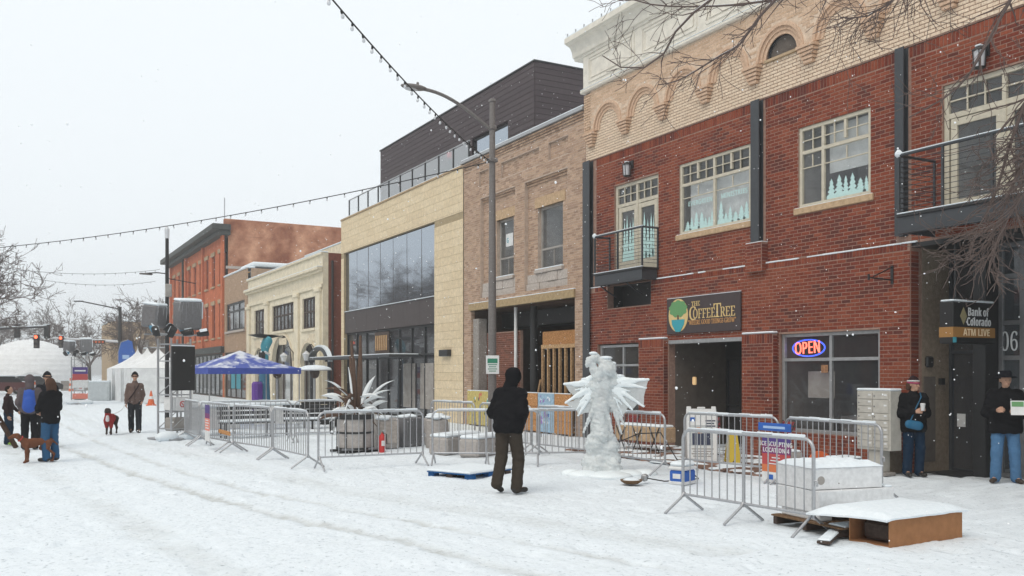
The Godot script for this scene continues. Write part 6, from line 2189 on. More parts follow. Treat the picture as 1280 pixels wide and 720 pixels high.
	var bb := blob([[Vector3(0, 2.5, 0), Vector3(0.05, 3.0, 0), 0.2, 0.16], [Vector3(0.05, 3.1, 0), Vector3(0.15, 3.35, 0.05), 0.22, 0.24]], 0.05, 0.08)
	part(a, "body", bb.mesh(), M["teal"])
	var wg := MB.new()
	wg.prism(PackedVector2Array([Vector2(-0.95, 3.62), Vector2(-0.3, 3.5), Vector2(0.4, 3.5), Vector2(1.0, 3.62), Vector2(0.4, 3.66), Vector2(-0.4, 3.68)]), -0.12, 0.12)
	part(a, "wing", wg.mesh(), M["black"])
	bx(a, "wing_stripe", Vector3(0.02, 2.75, 0.17), Vector3(0.36, 0.12, 0.1), M["white_paint"], 0.03, Vector3(0, 0, -0.5))
	bx(a, "shoulder", Vector3(-0.2, 2.6, 0.05), Vector3(0.28, 0.5, 0.3), M["black"], 0.08)

# ---------------------------------------------------------------- planter with frozen plant, bins, extinguisher
func build_planter() -> void:
	var o := Vector3(7.1, 0, -20.3)
	var t := thing("round_planter", "round concrete planter bound with black steel straps, holding a snowed-over plant", "planter", o)
	var m := MB.new()
	m.lathe([Vector2(0.0, 0.06), Vector2(0.44, 0.06), Vector2(0.46, 0.12), Vector2(0.46, 0.86), Vector2(0.44, 0.92), Vector2(0.38, 0.92), Vector2(0.37, 0.8), Vector2(0.0, 0.8)], 26)
	part(t, "tub", m.mesh(), M["planter_concrete"])
	for y in [[0.1, 0.5, 0.05], [0.48, 0.475, 0.045], [0.86, 0.485, 0.12]]:
		var s := MB.new()
		s.lathe([Vector2(y[1] - 0.02, y[0] - y[2] / 2), Vector2(y[1], y[0] - y[2] / 2), Vector2(y[1], y[0] + y[2] / 2), Vector2(y[1] - 0.02, y[0] + y[2] / 2)], 26)
		part(t, "hoop", s.mesh(), M["iron"])
	for k in 6:
		var a := TAU * k / 6 + 0.35
		bx(t, "strap", Vector3(cos(a) * 0.475, 0.46, sin(a) * 0.475), Vector3(0.02, 0.8, 0.05), M["iron"], 0.004, Vector3(0, -a, 0))
	for k in 2:
		bx(t, "skid", Vector3(0, 0.03 + k * 0.001, -0.3 + k * 0.6), Vector3(1.15, 0.06, 0.1), M["iron"], 0.01)
	bx(t, "skid", Vector3(0.1, 0.095, 0.42), Vector3(1.2, 0.05, 0.08), M["alu2"], 0.01)
	t.scale = Vector3(0.88, 0.95, 0.88)
	# frozen plant: dead stems and broad leaves loaded with snow
	var pl := thing("frozen_plant", "dead tropical plant in the round planter, its broad leaves loaded with snow", "plant", o + Vector3(0, 0.8, 0))
	for k in 5:
		var x := rng.randf_range(-0.1, 0.12)
		tb(pl, "stem", [Vector3(x, 0, rng.randf_range(-0.1, 0.1)), Vector3(x + rng.randf_range(-0.05, 0.05), 0.8, 0), Vector3(x + rng.randf_range(-0.08, 0.08), 1.3 + rng.randf() * 0.6, 0)], [0.06, 0.05, 0.03], M["stem_brown"], 6)
	var leaves := [[Vector3(0.1, 0.25, 0.1), Vector3(0.45, 0.95, 0.1), 0.2, "leaf_snow"], [Vector3(0.25, 0.3, 0), Vector3(0.95, 0.85, 0.05), 0.1, "leaf_snow"], [Vector3(0.2, 0.3, 0), Vector3(0.85, 0.62, 0.1), 0.09, "leaf_snow"], [Vector3(0.35, 0.2, 0), Vector3(0.8, 0.35, 0.0), 0.16, "leaf_snow"],
		[Vector3(-0.25, 0.35, 0.1), Vector3(-0.85, 0.5, 0.1), 0.24, "leaf_snow"], [Vector3(-0.2, 0.5, 0), Vector3(-0.7, 0.85, -0.05), 0.1, "leaf_snow"], [Vector3(-0.1, 0.4, 0.1), Vector3(-0.2, 1.15, 0.1), 0.09, "leaf_snow"], [Vector3(-0.1, 0.1, 0.2), Vector3(-0.7, 0.15, 0.3), 0.22, "leaf_snow"], [Vector3(-0.3, 0.05, 0.1), Vector3(-0.95, -0.05, 0.2), 0.2, "stem_brown"], [Vector3(-0.1, 0.1, 0.2), Vector3(-0.5, 0.5, 0.25), 0.16, "stem_brown"], [Vector3(0.0, 0.0, 0.2), Vector3(0.35, 0.25, 0.35), 0.2, "leaf_snow"], [Vector3(0.0, 0.0, 0.1), Vector3(-0.35, 0.3, 0.42), 0.2, "leaf_snow"]]
	for l in leaves:
		part(pl, "leaf", leaf_mesh(l[0], l[1], l[2] * 0.6), M[l[3]])
	# limp dead blades hanging between the snowy ones
	for k in 34:
		var an := rng.randf() * TAU
		var a := Vector3(cos(an) * 0.12, rng.randf_range(0.05, 0.5), sin(an) * 0.12)
		var tip := a + Vector3(cos(an) * rng.randf_range(0.3, 0.6), rng.randf_range(-0.35, 0.25), sin(an) * rng.randf_range(0.25, 0.45))
		part(pl, "dead_leaf", leaf_mesh(a, tip, rng.randf_range(0.03, 0.09)), M["stem_brown"] if k % 4 else M["leaf_snow"])
	# bins and snowed-up blocks behind the planter
	var gr := "grey bins behind the planter"
	for k in 4:
		var b := thing("grey_bin", ["grey bin with a white panel right behind the planter", "tall grey bin second behind the planter", "pale round bin with snow heaped on top", "round bin at the end of the row nearest the tan wall"][k], "bin", [Vector3(8.05, 0, -20.9), Vector3(8.75, 0, -21.2), Vector3(9.25, 0, -20.5), Vector3(9.6, 0, -21.4)][k], 0.3 * k, gr)
		if k < 2:
			bx(b, "body", Vector3(0, 0.55, 0), Vector3(0.62, 1.08, 0.6), M["bin_grey"] if k else M["planter_concrete"], 0.03)
			bx(b, "panel", Vector3(0, 0.6, 0.305), Vector3(0.5, 0.8, 0.02), M["white_stone"] if k == 0 else M["alu2"], 0.01)
		else:
			var mm := MB.new()
			mm.lathe([Vector2(0.0, 0.0), Vector2(0.3, 0.0), Vector2(0.33, 0.4), Vector2(0.31, 1.0), Vector2(0.24, 1.05), Vector2(0, 1.05)], 18)
			part(b, "body", mm.mesh(), M["planter_concrete"])
		var sn := MB.new()
		for i in 7:
			sn.ball(Vector3(rng.randf_range(-0.22, 0.22), 1.1 + rng.randf() * 0.05, rng.randf_range(-0.22, 0.22)), Vector3(0.16, 0.08, 0.16), 8, 5)
		part(b, "snow_cap", sn.mesh(), M["snow"])
		b.scale = Vector3(0.9, 0.66, 0.9)
	for k in 2:
		var b := thing("stone_block", ["long grey stone block under snow behind the middle barriers", "second grey stone block lying farther right behind the barriers"][k], "stone block", [Vector3(9.0, 0, -18.9), Vector3(9.35, 0, -18.1)][k], 0.55, "stone blocks in the pen")
		bx(b, "block", Vector3(0, 0.2, 0), Vector3(1.5, 0.4, 0.5), M["planter_concrete"], 0.05)
		bx(b, "snow_cap", Vector3(0, 0.43, 0), Vector3(1.46, 0.09, 0.48), M["snow"], 0.04)
	var x := thing("fire_extinguisher", "red fire extinguisher standing in the snow beside the planter", "extinguisher", Vector3(7.55, 0, -19.75))
	var c := MB.new()
	c.lathe([Vector2(0.0, 0.0), Vector2(0.075, 0.0), Vector2(0.08, 0.03), Vector2(0.08, 0.34), Vector2(0.06, 0.4), Vector2(0.025, 0.43), Vector2(0.025, 0.46), Vector2(0, 0.46)], 14)
	part(x, "cylinder", c.mesh(), M["red_paint"])
	bx(x, "label_plate", Vector3(0, 0.22, 0.075), Vector3(0.09, 0.12, 0.02), M["white_paint"], 0.005)
	bx(x, "handle", Vector3(0.02, 0.49, 0.02), Vector3(0.03, 0.05, 0.12), M["alu"], 0.01)
	tb(x, "hose", [Vector3(0, 0.46, 0.02), Vector3(0.09, 0.42, 0.03), Vector3(0.1, 0.2, 0.03)], 0.012, M["black"], 6)

func leaf_mesh(a: Vector3, b: Vector3, w: float) -> Mesh:
	var m := MB.new()
	var d := (b - a)
	var side := d.cross(Vector3(0.2, 0.3, 1.0)).normalized()
	var up := side.cross(d).normalized()
	var n := 7
	var prev := []
	for i in n + 1:
		var f := float(i) / n
		var ww := w * sin(PI * clampf(pow(f, 0.7) * 0.97 + 0.03, 0.0, 1.0)) * 0.55
		var p := a + d * f + Vector3(0, 0.12 * sin(f * PI), 0) * d.length()
		var row := [p - side * ww, p + up * 0.035 * (1.0 - f * 0.5), p + side * ww, p - up * 0.012]
		if i > 0:
			for k in 4:
				m.oquad(prev[k], prev[(k + 1) % 4], row[(k + 1) % 4], row[k], (prev[0] + prev[2] + row[0] + row[2]) * 0.25)
		prev = row
	return m.mesh()

# ---------------------------------------------------------------- right foreground
func build_foreground() -> void:
	var p := thing("blue_pallet", "blue block pallet sunk in the snow beside the man in black", "pallet", Vector3(7.3, -0.055, -14.75), 0.42)
	for i in 3:
		for j in 3:
			bx(p, "block", Vector3(-0.5 + i * 0.5, 0.075, -0.42 + j * 0.42), Vector3(0.15, 0.09, 0.14), M["pallet_blue"] if (i + j) % 3 != 1 else M["ply_dark"], 0.008)
	for j in 3:
		bx(p, "runner", Vector3(0, 0.02, -0.42 + j * 0.42), Vector3(1.15, 0.02, 0.1), M["ply_dark"], 0.004)
	for i in 7:
		bx(p, "deck_board", Vector3(-0.53 + i * 0.176, 0.131, 0), Vector3(0.15, 0.02, 0.98), M["pallet_blue"], 0.004)
	bx(p, "snow_cap", Vector3(0, 0.162, 0), Vector3(1.22, 0.05, 1.0), M["snow"], 0.022)
	bx(p, "paper_label", Vector3(0.3, 0.075, 0.495), Vector3(0.14, 0.07, 0.004), M["white_paint"], 0.0)
	# pallet under the foam boxes
	var w := thing("wood_pallet", "dark wooden pallet under the white foam boxes", "pallet", Vector3(8.65, 0, -7.55), -0.08)
	for i in 3:
		bx(w, "stringer", Vector3(0, 0.06, -0.5 + i * 0.5), Vector3(1.25, 0.09, 0.06), M["ply_dark"], 0.005)
	for i in 6:
		bx(w, "deck_board", Vector3(-0.55 + i * 0.22, 0.116, 0), Vector3(0.14, 0.02, 1.15), M["pallet_wood"], 0.004)
	bx(w, "snow_cap", Vector3(-0.1, 0.135, 0.45), Vector3(0.95, 0.02, 0.25), M["snow"], 0.008)
	var f1 := thing("foam_box", "lower white foam box with feet, resting on the dark pallet", "box", Vector3(8.66, 0.126, -7.72), -0.12, "white foam boxes")
	for x in [-0.42, 0.42]:
		bx(f1, "foot", Vector3(x, 0.05, 0.0), Vector3(0.2, 0.1, 0.66), M["foam"], 0.012)
	bx(f1, "box", Vector3(0, 0.225, 0), Vector3(1.1, 0.25, 0.74), M["foam"], 0.007)
	bx(f1, "snow_cap", Vector3(0.49, 0.362, 0.28), Vector3(0.11, 0.03, 0.15), M["snow"], 0.012)
	var f2 := thing("foam_box", "upper white foam box stacked crosswise with snow on its lid", "box", Vector3(8.6, 0.478, -7.76), -0.2, "white foam boxes")
	bx(f2, "box", Vector3(0, 0.13, 0), Vector3(0.96, 0.25, 0.7), M["foam"], 0.007)
	part(f2, "snow_cap", snow_heap(0.98, 0.72, 0.07, 3.0), M["snow"], Vector3(0, 0.253, 0))
	for q in [[-0.36, 0.11, 0.05], [-0.12, 0.07, 0.009]]:
		var dm := MB.new()
		dm.xf = Transform3D(Basis(Vector3.RIGHT, PI / 2), Vector3(q[0], q[1], 0.348))
		dm.lathe([Vector2(q[2], 0.0), Vector2(q[2], 0.004), Vector2(0.0, 0.004)], 14)
		part(f2, "scuff" if q[2] < 0.03 else "round_stamp", dm.mesh(), M["far_grey"])
	var c := thing("cardboard_box", "open brown cardboard box under a slab of snow, nearest the camera", "box", Vector3(8.66, 0, -6.72), 0.02)
	var th := 0.012
	var hh := 0.29
	bl(c, "front_panel", -0.62, 0.6, 0.0, hh, 0.24, 0.24 + th, M["cardboard"], 0.002)
	bl(c, "back_panel", -0.62, 0.6, 0.0, hh, -0.26, -0.26 + th, M["cardboard"], 0.002)
	bl(c, "end_panel", 0.6 - th, 0.6, 0.0, hh, -0.247, 0.239, M["cardboard"], 0.002)
	bl(c, "bottom_panel", -0.62, 0.587, 0.0, 0.012, -0.247, 0.239, M["cardboard"], 0.002)
	bl(c, "top_panel", -0.6, 0.6, hh, hh + th, -0.25, 0.25, M["cardboard"], 0.002)
	bx(c, "packing", Vector3(-0.1, 0.13, 0.0), Vector3(0.8, 0.2, 0.36), M["ply_dark"], 0.03)
	var sn := MB.new()
	var pts := []
	for i in 15:
		for j in 9:
			var v := -0.62 + j * 0.113
			var u := lerpf(-0.72 - 0.3 * clampf(-v, 0.0, 0.5), 0.66, i / 14.0)
			var e := minf(minf(i, 14 - i), minf(j, 8 - j))
			var y := 0.31 + 0.07 * (1.0 - exp(-e * 1.1)) + nz.get_noise_2d(u * 20.0, v * 20.0) * 0.012 - maxf(0.0, -u - 0.6) * 0.12
			pts.append(Vector3(u + nz.get_noise_2d(u * 30.0, v * 30.0) * 0.03, y, v + 0.02 * nz.get_noise_2d(u * 25.0 + 8.0, v * 25.0)))
	for i in 14:
		for j in 8:
			sn.quad(pts[i * 9 + j], pts[i * 9 + j + 1], pts[(i + 1) * 9 + j + 1], pts[(i + 1) * 9 + j])
			sn.quad(lo_(pts[(i + 1) * 9 + j]), lo_(pts[(i + 1) * 9 + j + 1]), lo_(pts[i * 9 + j + 1]), lo_(pts[i * 9 + j]))
			if j == 7:
				sn.quad(lo_(pts[i * 9 + 8]), lo_(pts[(i + 1) * 9 + 8]), pts[(i + 1) * 9 + 8], pts[i * 9 + 8])
		if i == 0:
			for j in 8:
				sn.quad(lo_(pts[j]), lo_(pts[j + 1]), pts[j + 1], pts[j])
		if i == 13:
			for j in 8:
				sn.quad(lo_(pts[126 + j + 1]), lo_(pts[126 + j]), pts[126 + j], pts[126 + j + 1])
	part(c, "snow_slab", sn.mesh(), M["snow"])
	var bd := thing("snowy_plank", "long plank under snow leaning beside the cardboard box", "plank", Vector3(8.0, 0, -7.15), 0.55)
	bx(bd, "board", Vector3(0.1, 0.05, 0), Vector3(1.3, 0.03, 0.14), M["ply_dark"], 0.004, Vector3(0, 0, 0.02))
	bx(bd, "snow_cap", Vector3(0.1, 0.075, 0), Vector3(1.28, 0.025, 0.13), M["snow"], 0.01, Vector3(0, 0, 0.02))
	# flood light in the snow, its cable, and the small cooler
	var fl := thing("ground_flood_light", "round flood light lying in the snow at the foot of the ice sculpture", "flood light", Vector3(8.9, 0.02, -12.1))
	fl.scale = Vector3.ONE * 0.7
	var m := MB.new()
	m.lathe([Vector2(0.0, 0.0), Vector2(0.16, 0.01), Vector2(0.24, 0.06), Vector2(0.26, 0.1), Vector2(0.22, 0.1), Vector2(0.0, 0.06)], 18)
	part(fl, "bowl", m.mesh(), M["pallet_wood"])
	var l := MB.new()
	l.lathe([Vector2(0.21, 0.09), Vector2(0.1, 0.14), Vector2(0.0, 0.15)], 18)
	part(fl, "snow_cap", l.mesh(), M["snow"])
	bx(fl, "lamp_housing", Vector3(0.42, 0.12, -0.05), Vector3(0.16, 0.16, 0.14), M["alu"], 0.03, Vector3(0.3, 0.4, 0))
	var cb := thing("power_cable", "black cable looping from the flood light over the barrier rail", "cable", Vector3(9.2, 0, -12.1))
	tb(cb, "cable", [Vector3(0, 0.1, 0), Vector3(0.3, 0.04, 0.1), Vector3(0.7, 0.05, 0.2), Vector3(1.1, 0.03, 0.0), Vector3(1.2, 0.3, -0.7), Vector3(1.08, 0.75, -1.0), Vector3(1.05, 0.7, -1.6), Vector3(1.0, 0.5, -2.2)], 0.011, M["black"], 6)
	var co := thing("cooler_box", "small blue and white cooler with snow on its lid behind the near barrier", "cooler", Vector3(9.75, 0, -11.85), 0.4)
	bx(co, "tub", Vector3(0, 0.12, 0), Vector3(0.4, 0.24, 0.28), M["flag_blue"], 0.03)
	bx(co, "white_base", Vector3(0, 0.03, 0), Vector3(0.42, 0.06, 0.3), M["white_paint"], 0.015)
	bx(co, "label_plate", Vector3(-0.203, 0.14, 0.0), Vector3(0.006, 0.08, 0.14), M["white_paint"], 0.002)
	bx(co, "lid", Vector3(0, 0.265, 0), Vector3(0.43, 0.06, 0.31), M["white_paint"], 0.02)
	bx(co, "snow_cap", Vector3(0, 0.33, 0), Vector3(0.4, 0.09, 0.29), M["snow"], 0.04)
	# sandwich board and wet floor sign
	var ab := thing("sandwich_board", "white sandwich board with a man's photo outside the cafe door", "sandwich board", Vector3(12.5, 0, -14.6), -0.6)
	for s in [1.0, -1.0]:
		var o := bx(ab, "leaf", Vector3(0, 0.55, 0.17 * s), Vector3(0.6, 1.1, 0.03), M["white_paint"], 0.01, Vector3(-0.26 * s, 0, 0))
		for x in [-0.25, 0.25]:
			bx(o, "corner_post", Vector3(x, 0.56, 0), Vector3(0.09, 0.08, 0.032), M["white_paint"], 0.01)
		bx(o, "carry_handle", Vector3(0, 0.57, 0), Vector3(0.16, 0.04, 0.032), M["white_paint"], 0.01)
		if s > 0:
			bx(o, "photo", Vector3(-0.02, 0.0, 0.018), Vector3(0.46, 0.42, 0.004), M["blind"], 0.0)
			bx(o, "photo_coat", Vector3(-0.02, -0.08, 0.022), Vector3(0.36, 0.24, 0.004), M["coat_print"], 0.0)
			bx(o, "photo_face", Vector3(-0.06, 0.1, 0.023), Vector3(0.1, 0.13, 0.004), M["skin"], 0.0)
			for k in 3:
				bx(o, "print_line", Vector3(0.17, 0.3 - k * 0.055, 0.019), Vector3(0.2 - 0.05 * (k % 2), 0.025, 0.004), M["coat_print"], 0.0)
			bx(o, "emblem", Vector3(-0.19, 0.33, 0.019), Vector3(0.1, 0.08, 0.004), M["flag_blue"], 0.0)
			for k in 4:
				bx(o, "print_line", Vector3(0, -0.28 - k * 0.05, 0.019), Vector3(0.44 - 0.06 * (k % 2), 0.02, 0.004), M["far_grey"], 0.0)
	var wf := thing("wet_floor_sign", "yellow folding floor sign beside the sandwich board", "floor sign", Vector3(12.75, 0, -13.95), -0.6)
	for s in [1.0, -1.0]:
		var poly := PackedVector2Array([Vector2(-0.15, -0.32), Vector2(-0.05, -0.32), Vector2(0, -0.24), Vector2(0.05, -0.32), Vector2(0.15, -0.32), Vector2(0.09, 0.3), Vector2(-0.09, 0.3)])
		var q := MB.new()
		q.prism(poly, -0.01, 0.01)
		part(wf, "leaf", q.mesh(), M["sign_yellow"], Vector3(0, 0.32, 0.09 * s), Vector3(-0.24 * s, 0, 0))
	# chairs, planter box along the wall
	for k in 3:
		var ch := thing("bistro_chair", ["red folding chair by the left cafe window", "red folding chair right of the cafe door", "red folding chair under the window with the neon sign"][k], "chair", [Vector3(13.6, 0, -18.6), Vector3(13.3, 0, -15.35), Vector3(13.4, 0, -13.3)][k], [-1.3, -1.6, -1.7][k], "red folding chairs")
		bx(ch, "seat", Vector3(0, 0.45, 0), Vector3(0.4, 0.025, 0.38), M["chair_red"], 0.006)
		for q in 3:
			bx(ch, "back_slat", Vector3(0, 0.62 + q * 0.1, -0.2), Vector3(0.4, 0.07, 0.018), M["chair_red"], 0.006)
		for x in [-0.19, 0.19]:
			tb(ch, "leg", [Vector3(x, 0.0, 0.22), Vector3(x, 0.88, -0.22)], 0.012, M["iron"], 6)
			tb(ch, "leg", [Vector3(x * 0.9, 0.0, -0.22), Vector3(x * 0.9, 0.44, 0.16)], 0.012, M["iron"], 6)
		bx(ch, "snow_cap", Vector3(0, 0.475, 0.02), Vector3(0.36, 0.03, 0.32), M["snow"], 0.012)
	var pb := thing("timber_planter", "long timber planter with crossed iron legs by the cafe wall", "planter", Vector3(12.95, 0, -17.1), -1.45)
	bx(pb, "trough", Vector3(0, 0.42, 0), Vector3(1.6, 0.34, 0.42), M["tan_stone"], 0.02)
	bx(pb, "snow_cap", Vector3(0, 0.61, 0), Vector3(1.54, 0.07, 0.38), M["snow"], 0.03)
	for x in [-0.55, 0.0, 0.55]:
		tb(pb, "cross_leg", [Vector3(x - 0.16, 0, 0.23), Vector3(x + 0.16, 0.6, 0.23)], 0.014, M["iron"], 5)
		tb(pb, "cross_leg", [Vector3(x + 0.16, 0, 0.23), Vector3(x - 0.16, 0.6, 0.23)], 0.014, M["iron"], 5)
	var hr := thing("hose_reel", "orange hose reel standing behind the right barriers", "hose reel", Vector3(12.2, 0, -11.2), -0.6)
	hr.scale = Vector3.ONE * 0.72
	var hm := MB.new()
	hm.xf = Transform3D(Basis(Vector3.RIGHT, PI / 2), Vector3(0, 0.42, 0))
	hm.lathe([Vector2(0.07, -0.09), Vector2(0.25, -0.09), Vector2(0.25, 0.09), Vector2(0.07, 0.09)], 20)
	part(hr, "reel", hm.mesh(), M["orange"])
	for x in [-0.2, 0.2]:
		tb(hr, "stand", [Vector3(x, 0, -0.12), Vector3(0, 0.45, -0.12)], 0.015, M["iron"], 5)
		tb(hr, "stand", [Vector3(x, 0, 0.12), Vector3(0, 0.45, 0.12)], 0.015, M["iron"], 5)
	for k in 3:
		var bo := thing("cardboard_carton", ["grey carton behind the barrier left of the hose reel", "grey carton right of the hose reel", "dark crate against the wall behind the mailbox unit"][k], "box", [Vector3(12.3, 0, -12.1), Vector3(12.2, 0, -10.7), Vector3(14.05, 0, -11.35)][k], -0.4 + 0.3 * k)
		bx(bo, "box", Vector3(0, 0.2, 0), Vector3(0.5, 0.4, 0.4), [M["far_grey"], M["bin_grey"], M["stucco"]][k], 0.015)
		bx(bo, "top_seam", Vector3(0, 0.402, 0), Vector3(0.5, 0.006, 0.03), M["white_stone"], 0.0)
		if k < 2:
			bx(bo, "snow_cap", Vector3(0, 0.42, 0), Vector3(0.46, 0.04, 0.36), M["snow"], 0.018)
	# mailbox unit on a pedestal
	var mb := thing("mailbox_unit", "beige cluster of locked mailboxes on a pedestal by the brick corner", "mailbox", Vector3(13.62, 0, -11.55), -PI / 2)
	bl(mb, "cabinet", 0.0, 0.72, 0.45, 1.5, -0.2, 0.1, M["mail_beige"], 0.012)
	bl(mb, "pedestal", 0.22, 0.5, 0.06, 0.45, -0.17, 0.05, M["mail_beige"], 0.01)
	bl(mb, "base_plate", 0.12, 0.6, 0.0, 0.06, -0.2, 0.09, M["concrete"], 0.01)
	bl(mb, "snow_cap", -0.01, 0.73, 1.5, 1.545, -0.2, 0.11, M["snow"], 0.02)
	for i in 2:
		for j in 8:
			var big := i == 1 and j in [5, 6]
			if i == 1 and j == 6:
				continue
			var v0 := 0.5 + j * 0.122
			var d := bl(mb, "mail_door", 0.03 + i * 0.335, 0.35 + i * 0.335, v0, v0 + (0.234 if big else 0.112), 0.1, 0.114, M["mail_door"], 0.004)
			bx(d, "lock", Vector3(-0.13, 0.0, 0.012), Vector3(0.025, 0.025, 0.012), M["alu2"], 0.005)
			bx(d, "number_tag", Vector3(0.1, 0.02, 0.008), Vector3(0.06, 0.03, 0.003), M["white_paint"], 0.0)
	# signs
	var sg := thing("cafe_sign", "dark brown cafe sign with a tree growing from a teal cup", "sign", Vector3(14.27, 2.76, -17.89), -PI / 2)
	bl(sg, "board", 0.0, 2.57, 0.0, 0.86, 0.0, 0.04, M["sign_brown"], 0.006)
	bl(sg, "snow_cap", 0.0, 2.57, 0.86, 0.875, 0.0, 0.04, M["snow"], 0.006)
	var ov := MB.new()
	var ep := PackedVector2Array()
	for i in 28:
		ep.append(Vector2(0.44 + cos(TAU * i / 28) * 0.36, 0.44 + sin(TAU * i / 28) * 0.40))
	ov.prism(ep, 0.04, 0.046)
	part(sg, "oval_field", ov.mesh(), M["logo_sand"])
	var cr := MB.new()
	var cp := PackedVector2Array()
	for i in 30:
		var a := TAU * i / 30
		var q := Vector2(cos(a) * 0.33, sin(a) * 0.2) * (1.0 + 0.08 * sin(a * 9.0))
		cp.append(Vector2(0.44, 0.6) + q)
	cr.prism(cp, 0.046, 0.052)
	part(sg, "tree_crown", cr.mesh(), M["logo_green"])
	bl(sg, "tree_trunk", 0.41, 0.47, 0.3, 0.45, 0.046, 0.053, M["logo_brown"], 0.0)
	var cu := MB.new()
	var cupp := PackedVector2Array([Vector2(0.2, 0.34), Vector2(0.68, 0.34), Vector2(0.66, 0.22), Vector2(0.56, 0.09), Vector2(0.52, 0.045), Vector2(0.36, 0.045), Vector2(0.32, 0.09), Vector2(0.22, 0.22)])
	cu.prism(cupp, 0.046, 0.056)
	part(sg, "cup", cu.mesh(), M["logo_teal"])
	text(sg, "lettering", "THE", 0.15, Vector3(1.08, 0.685, 0.045), M["logo_sand"], serif, 0.008)
	text(sg, "lettering", "C", 0.44, Vector3(0.96, 0.46, 0.045), M["logo_sand"], serif, 0.008)
	text(sg, "lettering", "OFFEE", 0.31, Vector3(1.37, 0.44, 0.045), M["logo_sand"], serif, 0.008).scale.x = 0.8
	text(sg, "lettering", "T", 0.44, Vector3(1.83, 0.48, 0.045), M["logo_sand"], serif, 0.008)
	text(sg, "lettering", "REE", 0.31, Vector3(2.17, 0.44, 0.045), M["logo_sand"], serif, 0.008).scale.x = 0.85
	text(sg, "lettering", "\"WHERE GOOD THINGS GROW\"", 0.15, Vector3(1.62, 0.245, 0.045), M["logo_gold"], serif, 0.008).scale.x = 0.72
	var bs := thing("bank_sign", "black projecting bank sign with orange strip above the bank entrance", "sign", Vector3(14.34, 2.3, -9.95))
	bx(bs, "box", Vector3(0.02, 0.36, 0.0), Vector3(1.12, 0.7, 0.26), M["sign_black"], 0.012)
	bx(bs, "snow_cap", Vector3(0.02, 0.73, 0.0), Vector3(1.1, 0.035, 0.25), M["snow"], 0.015)
	bx(bs, "orange_strip", Vector3(0.02, 0.2, 0.0), Vector3(1.126, 0.17, 0.266), M["sign_orange"], 0.003)
	var di := MB.new()
	di.prism(PackedVector2Array([Vector2(-0.27, 0.33), Vector2(-0.18, 0.47), Vector2(-0.27, 0.62), Vector2(-0.36, 0.47)]), 0.13, 0.135)
	di.prism(PackedVector2Array([Vector2(-0.27, 0.37), Vector2(-0.205, 0.47), Vector2(-0.27, 0.575), Vector2(-0.335, 0.47)]), 0.136, 0.139)
	part(bs, "diamond_emblem", di.mesh(), M["emblem_olive"])
	text(bs, "lettering", "Bank of", 0.19, Vector3(0.12, 0.545, 0.132), M["white_letter"], sansb, 0.008).scale.x = 0.8
	text(bs, "lettering", "Colorado", 0.19, Vector3(0.14, 0.38, 0.132), M["white_letter"], sansb, 0.008).scale.x = 0.8
	text(bs, "lettering", "ATM LIVE", 0.16, Vector3(0.08, 0.2, 0.134), M["sign_lit"], sansb, 0.006)
	bx(bs, "blue_tag", Vector3(-0.5, 0.07, 0.131), Vector3(0.09, 0.09, 0.004), M["teal"], 0.0)
	tb(bs, "hanger", [Vector3(-0.3, 0.7, 0), Vector3(-0.3, 1.82, 0)], 0.02, M["iron"], 6)
	tb(bs, "hanger", [Vector3(0.35, 0.7, 0), Vector3(0.35, 1.8, 0)], 0.02, M["iron"], 6)
	# pinwheel on the barrier
	var pw := thing("pinwheel", "purple and blue pinwheel tied to the barrier beside the man in black", "pinwheel", Vector3(8.62, 0, -15.7), 0.5)
	tb(pw, "stick", [Vector3(0, 0.3, 0), Vector3(0.02, 0.8, 0)], 0.008, M["white_paint"], 5)
	for s in [[-0.07, 0.68, "pin_purple"], [0.12, 0.78, "pin_blue"]]:
		for k in 6:
			var a := TAU * k / 6
			var q := MB.new()
			q.prism(PackedVector2Array([Vector2(0, 0), Vector2(cos(a) * 0.13, sin(a) * 0.13), Vector2(cos(a + 0.7) * 0.09, sin(a + 0.7) * 0.09)]), 0.0, 0.02)
			part(pw, "vane", q.mesh(), M[s[2]], Vector3(s[0], s[1], 0.06), Vector3(0.1, 0.0, 0))
	# easel at the left edge
	var ea := thing("easel", "brown wooden easel leg slanting in from the left edge", "easel", Vector3(-0.4, 0, -25.5))
	for q in [[Vector3(0.68, 0, 0.2), Vector3(-0.1, 1.55, 0.0)], [Vector3(-0.95, 0, 0.2), Vector3(-0.15, 1.55, 0.0)], [Vector3(-0.1, 0, -0.7), Vector3(-0.12, 1.5, -0.05)]]:
		var m2 := MB.new()
		m2.tube([q[0], q[1]], 0.06, 4)
		part(ea, "leg", m2.mesh(), M["easel_brown"])
	bx(ea, "board", Vector3(-0.7, 1.0, 0.2), Vector3(0.9, 0.7, 0.03), M["white_paint"], 0.006, Vector3(-0.15, 0, 0))

# a lying heap of snow: closed, with a crumbling uneven rim
func snow_heap(w: float, d: float, h: float, sd: float) -> Mesh:
	var m := MB.new()
	var nu := 16
	var nv := 12
	var g := []
	for i in nu + 1:
		for k in nv + 1:
			var u := float(i) / nu * 2.0 - 1.0
			var v := float(k) / nv * 2.0 - 1.0
			var e := minf(1.0 - absf(u), 1.0 - absf(v))
			var y := h * (1.0 - exp(-e * 9.0)) * (0.85 + 0.5 * nz.get_noise_2d(u * 25.0 + sd, v * 25.0))
			g.append(Vector3(u * w / 2 + nz.get_noise_2d(v * 40.0, sd + u) * 0.02, maxf(y, 0.0), v * d / 2 + nz.get_noise_2d(u * 40.0 + 5.0, sd) * 0.02))
	for i in nu:
		for k in nv:
			var a := i * (nv + 1) + k
			m.quad(g[a], g[a + 1], g[a + nv + 2], g[a + nv + 1])
	return m.mesh()

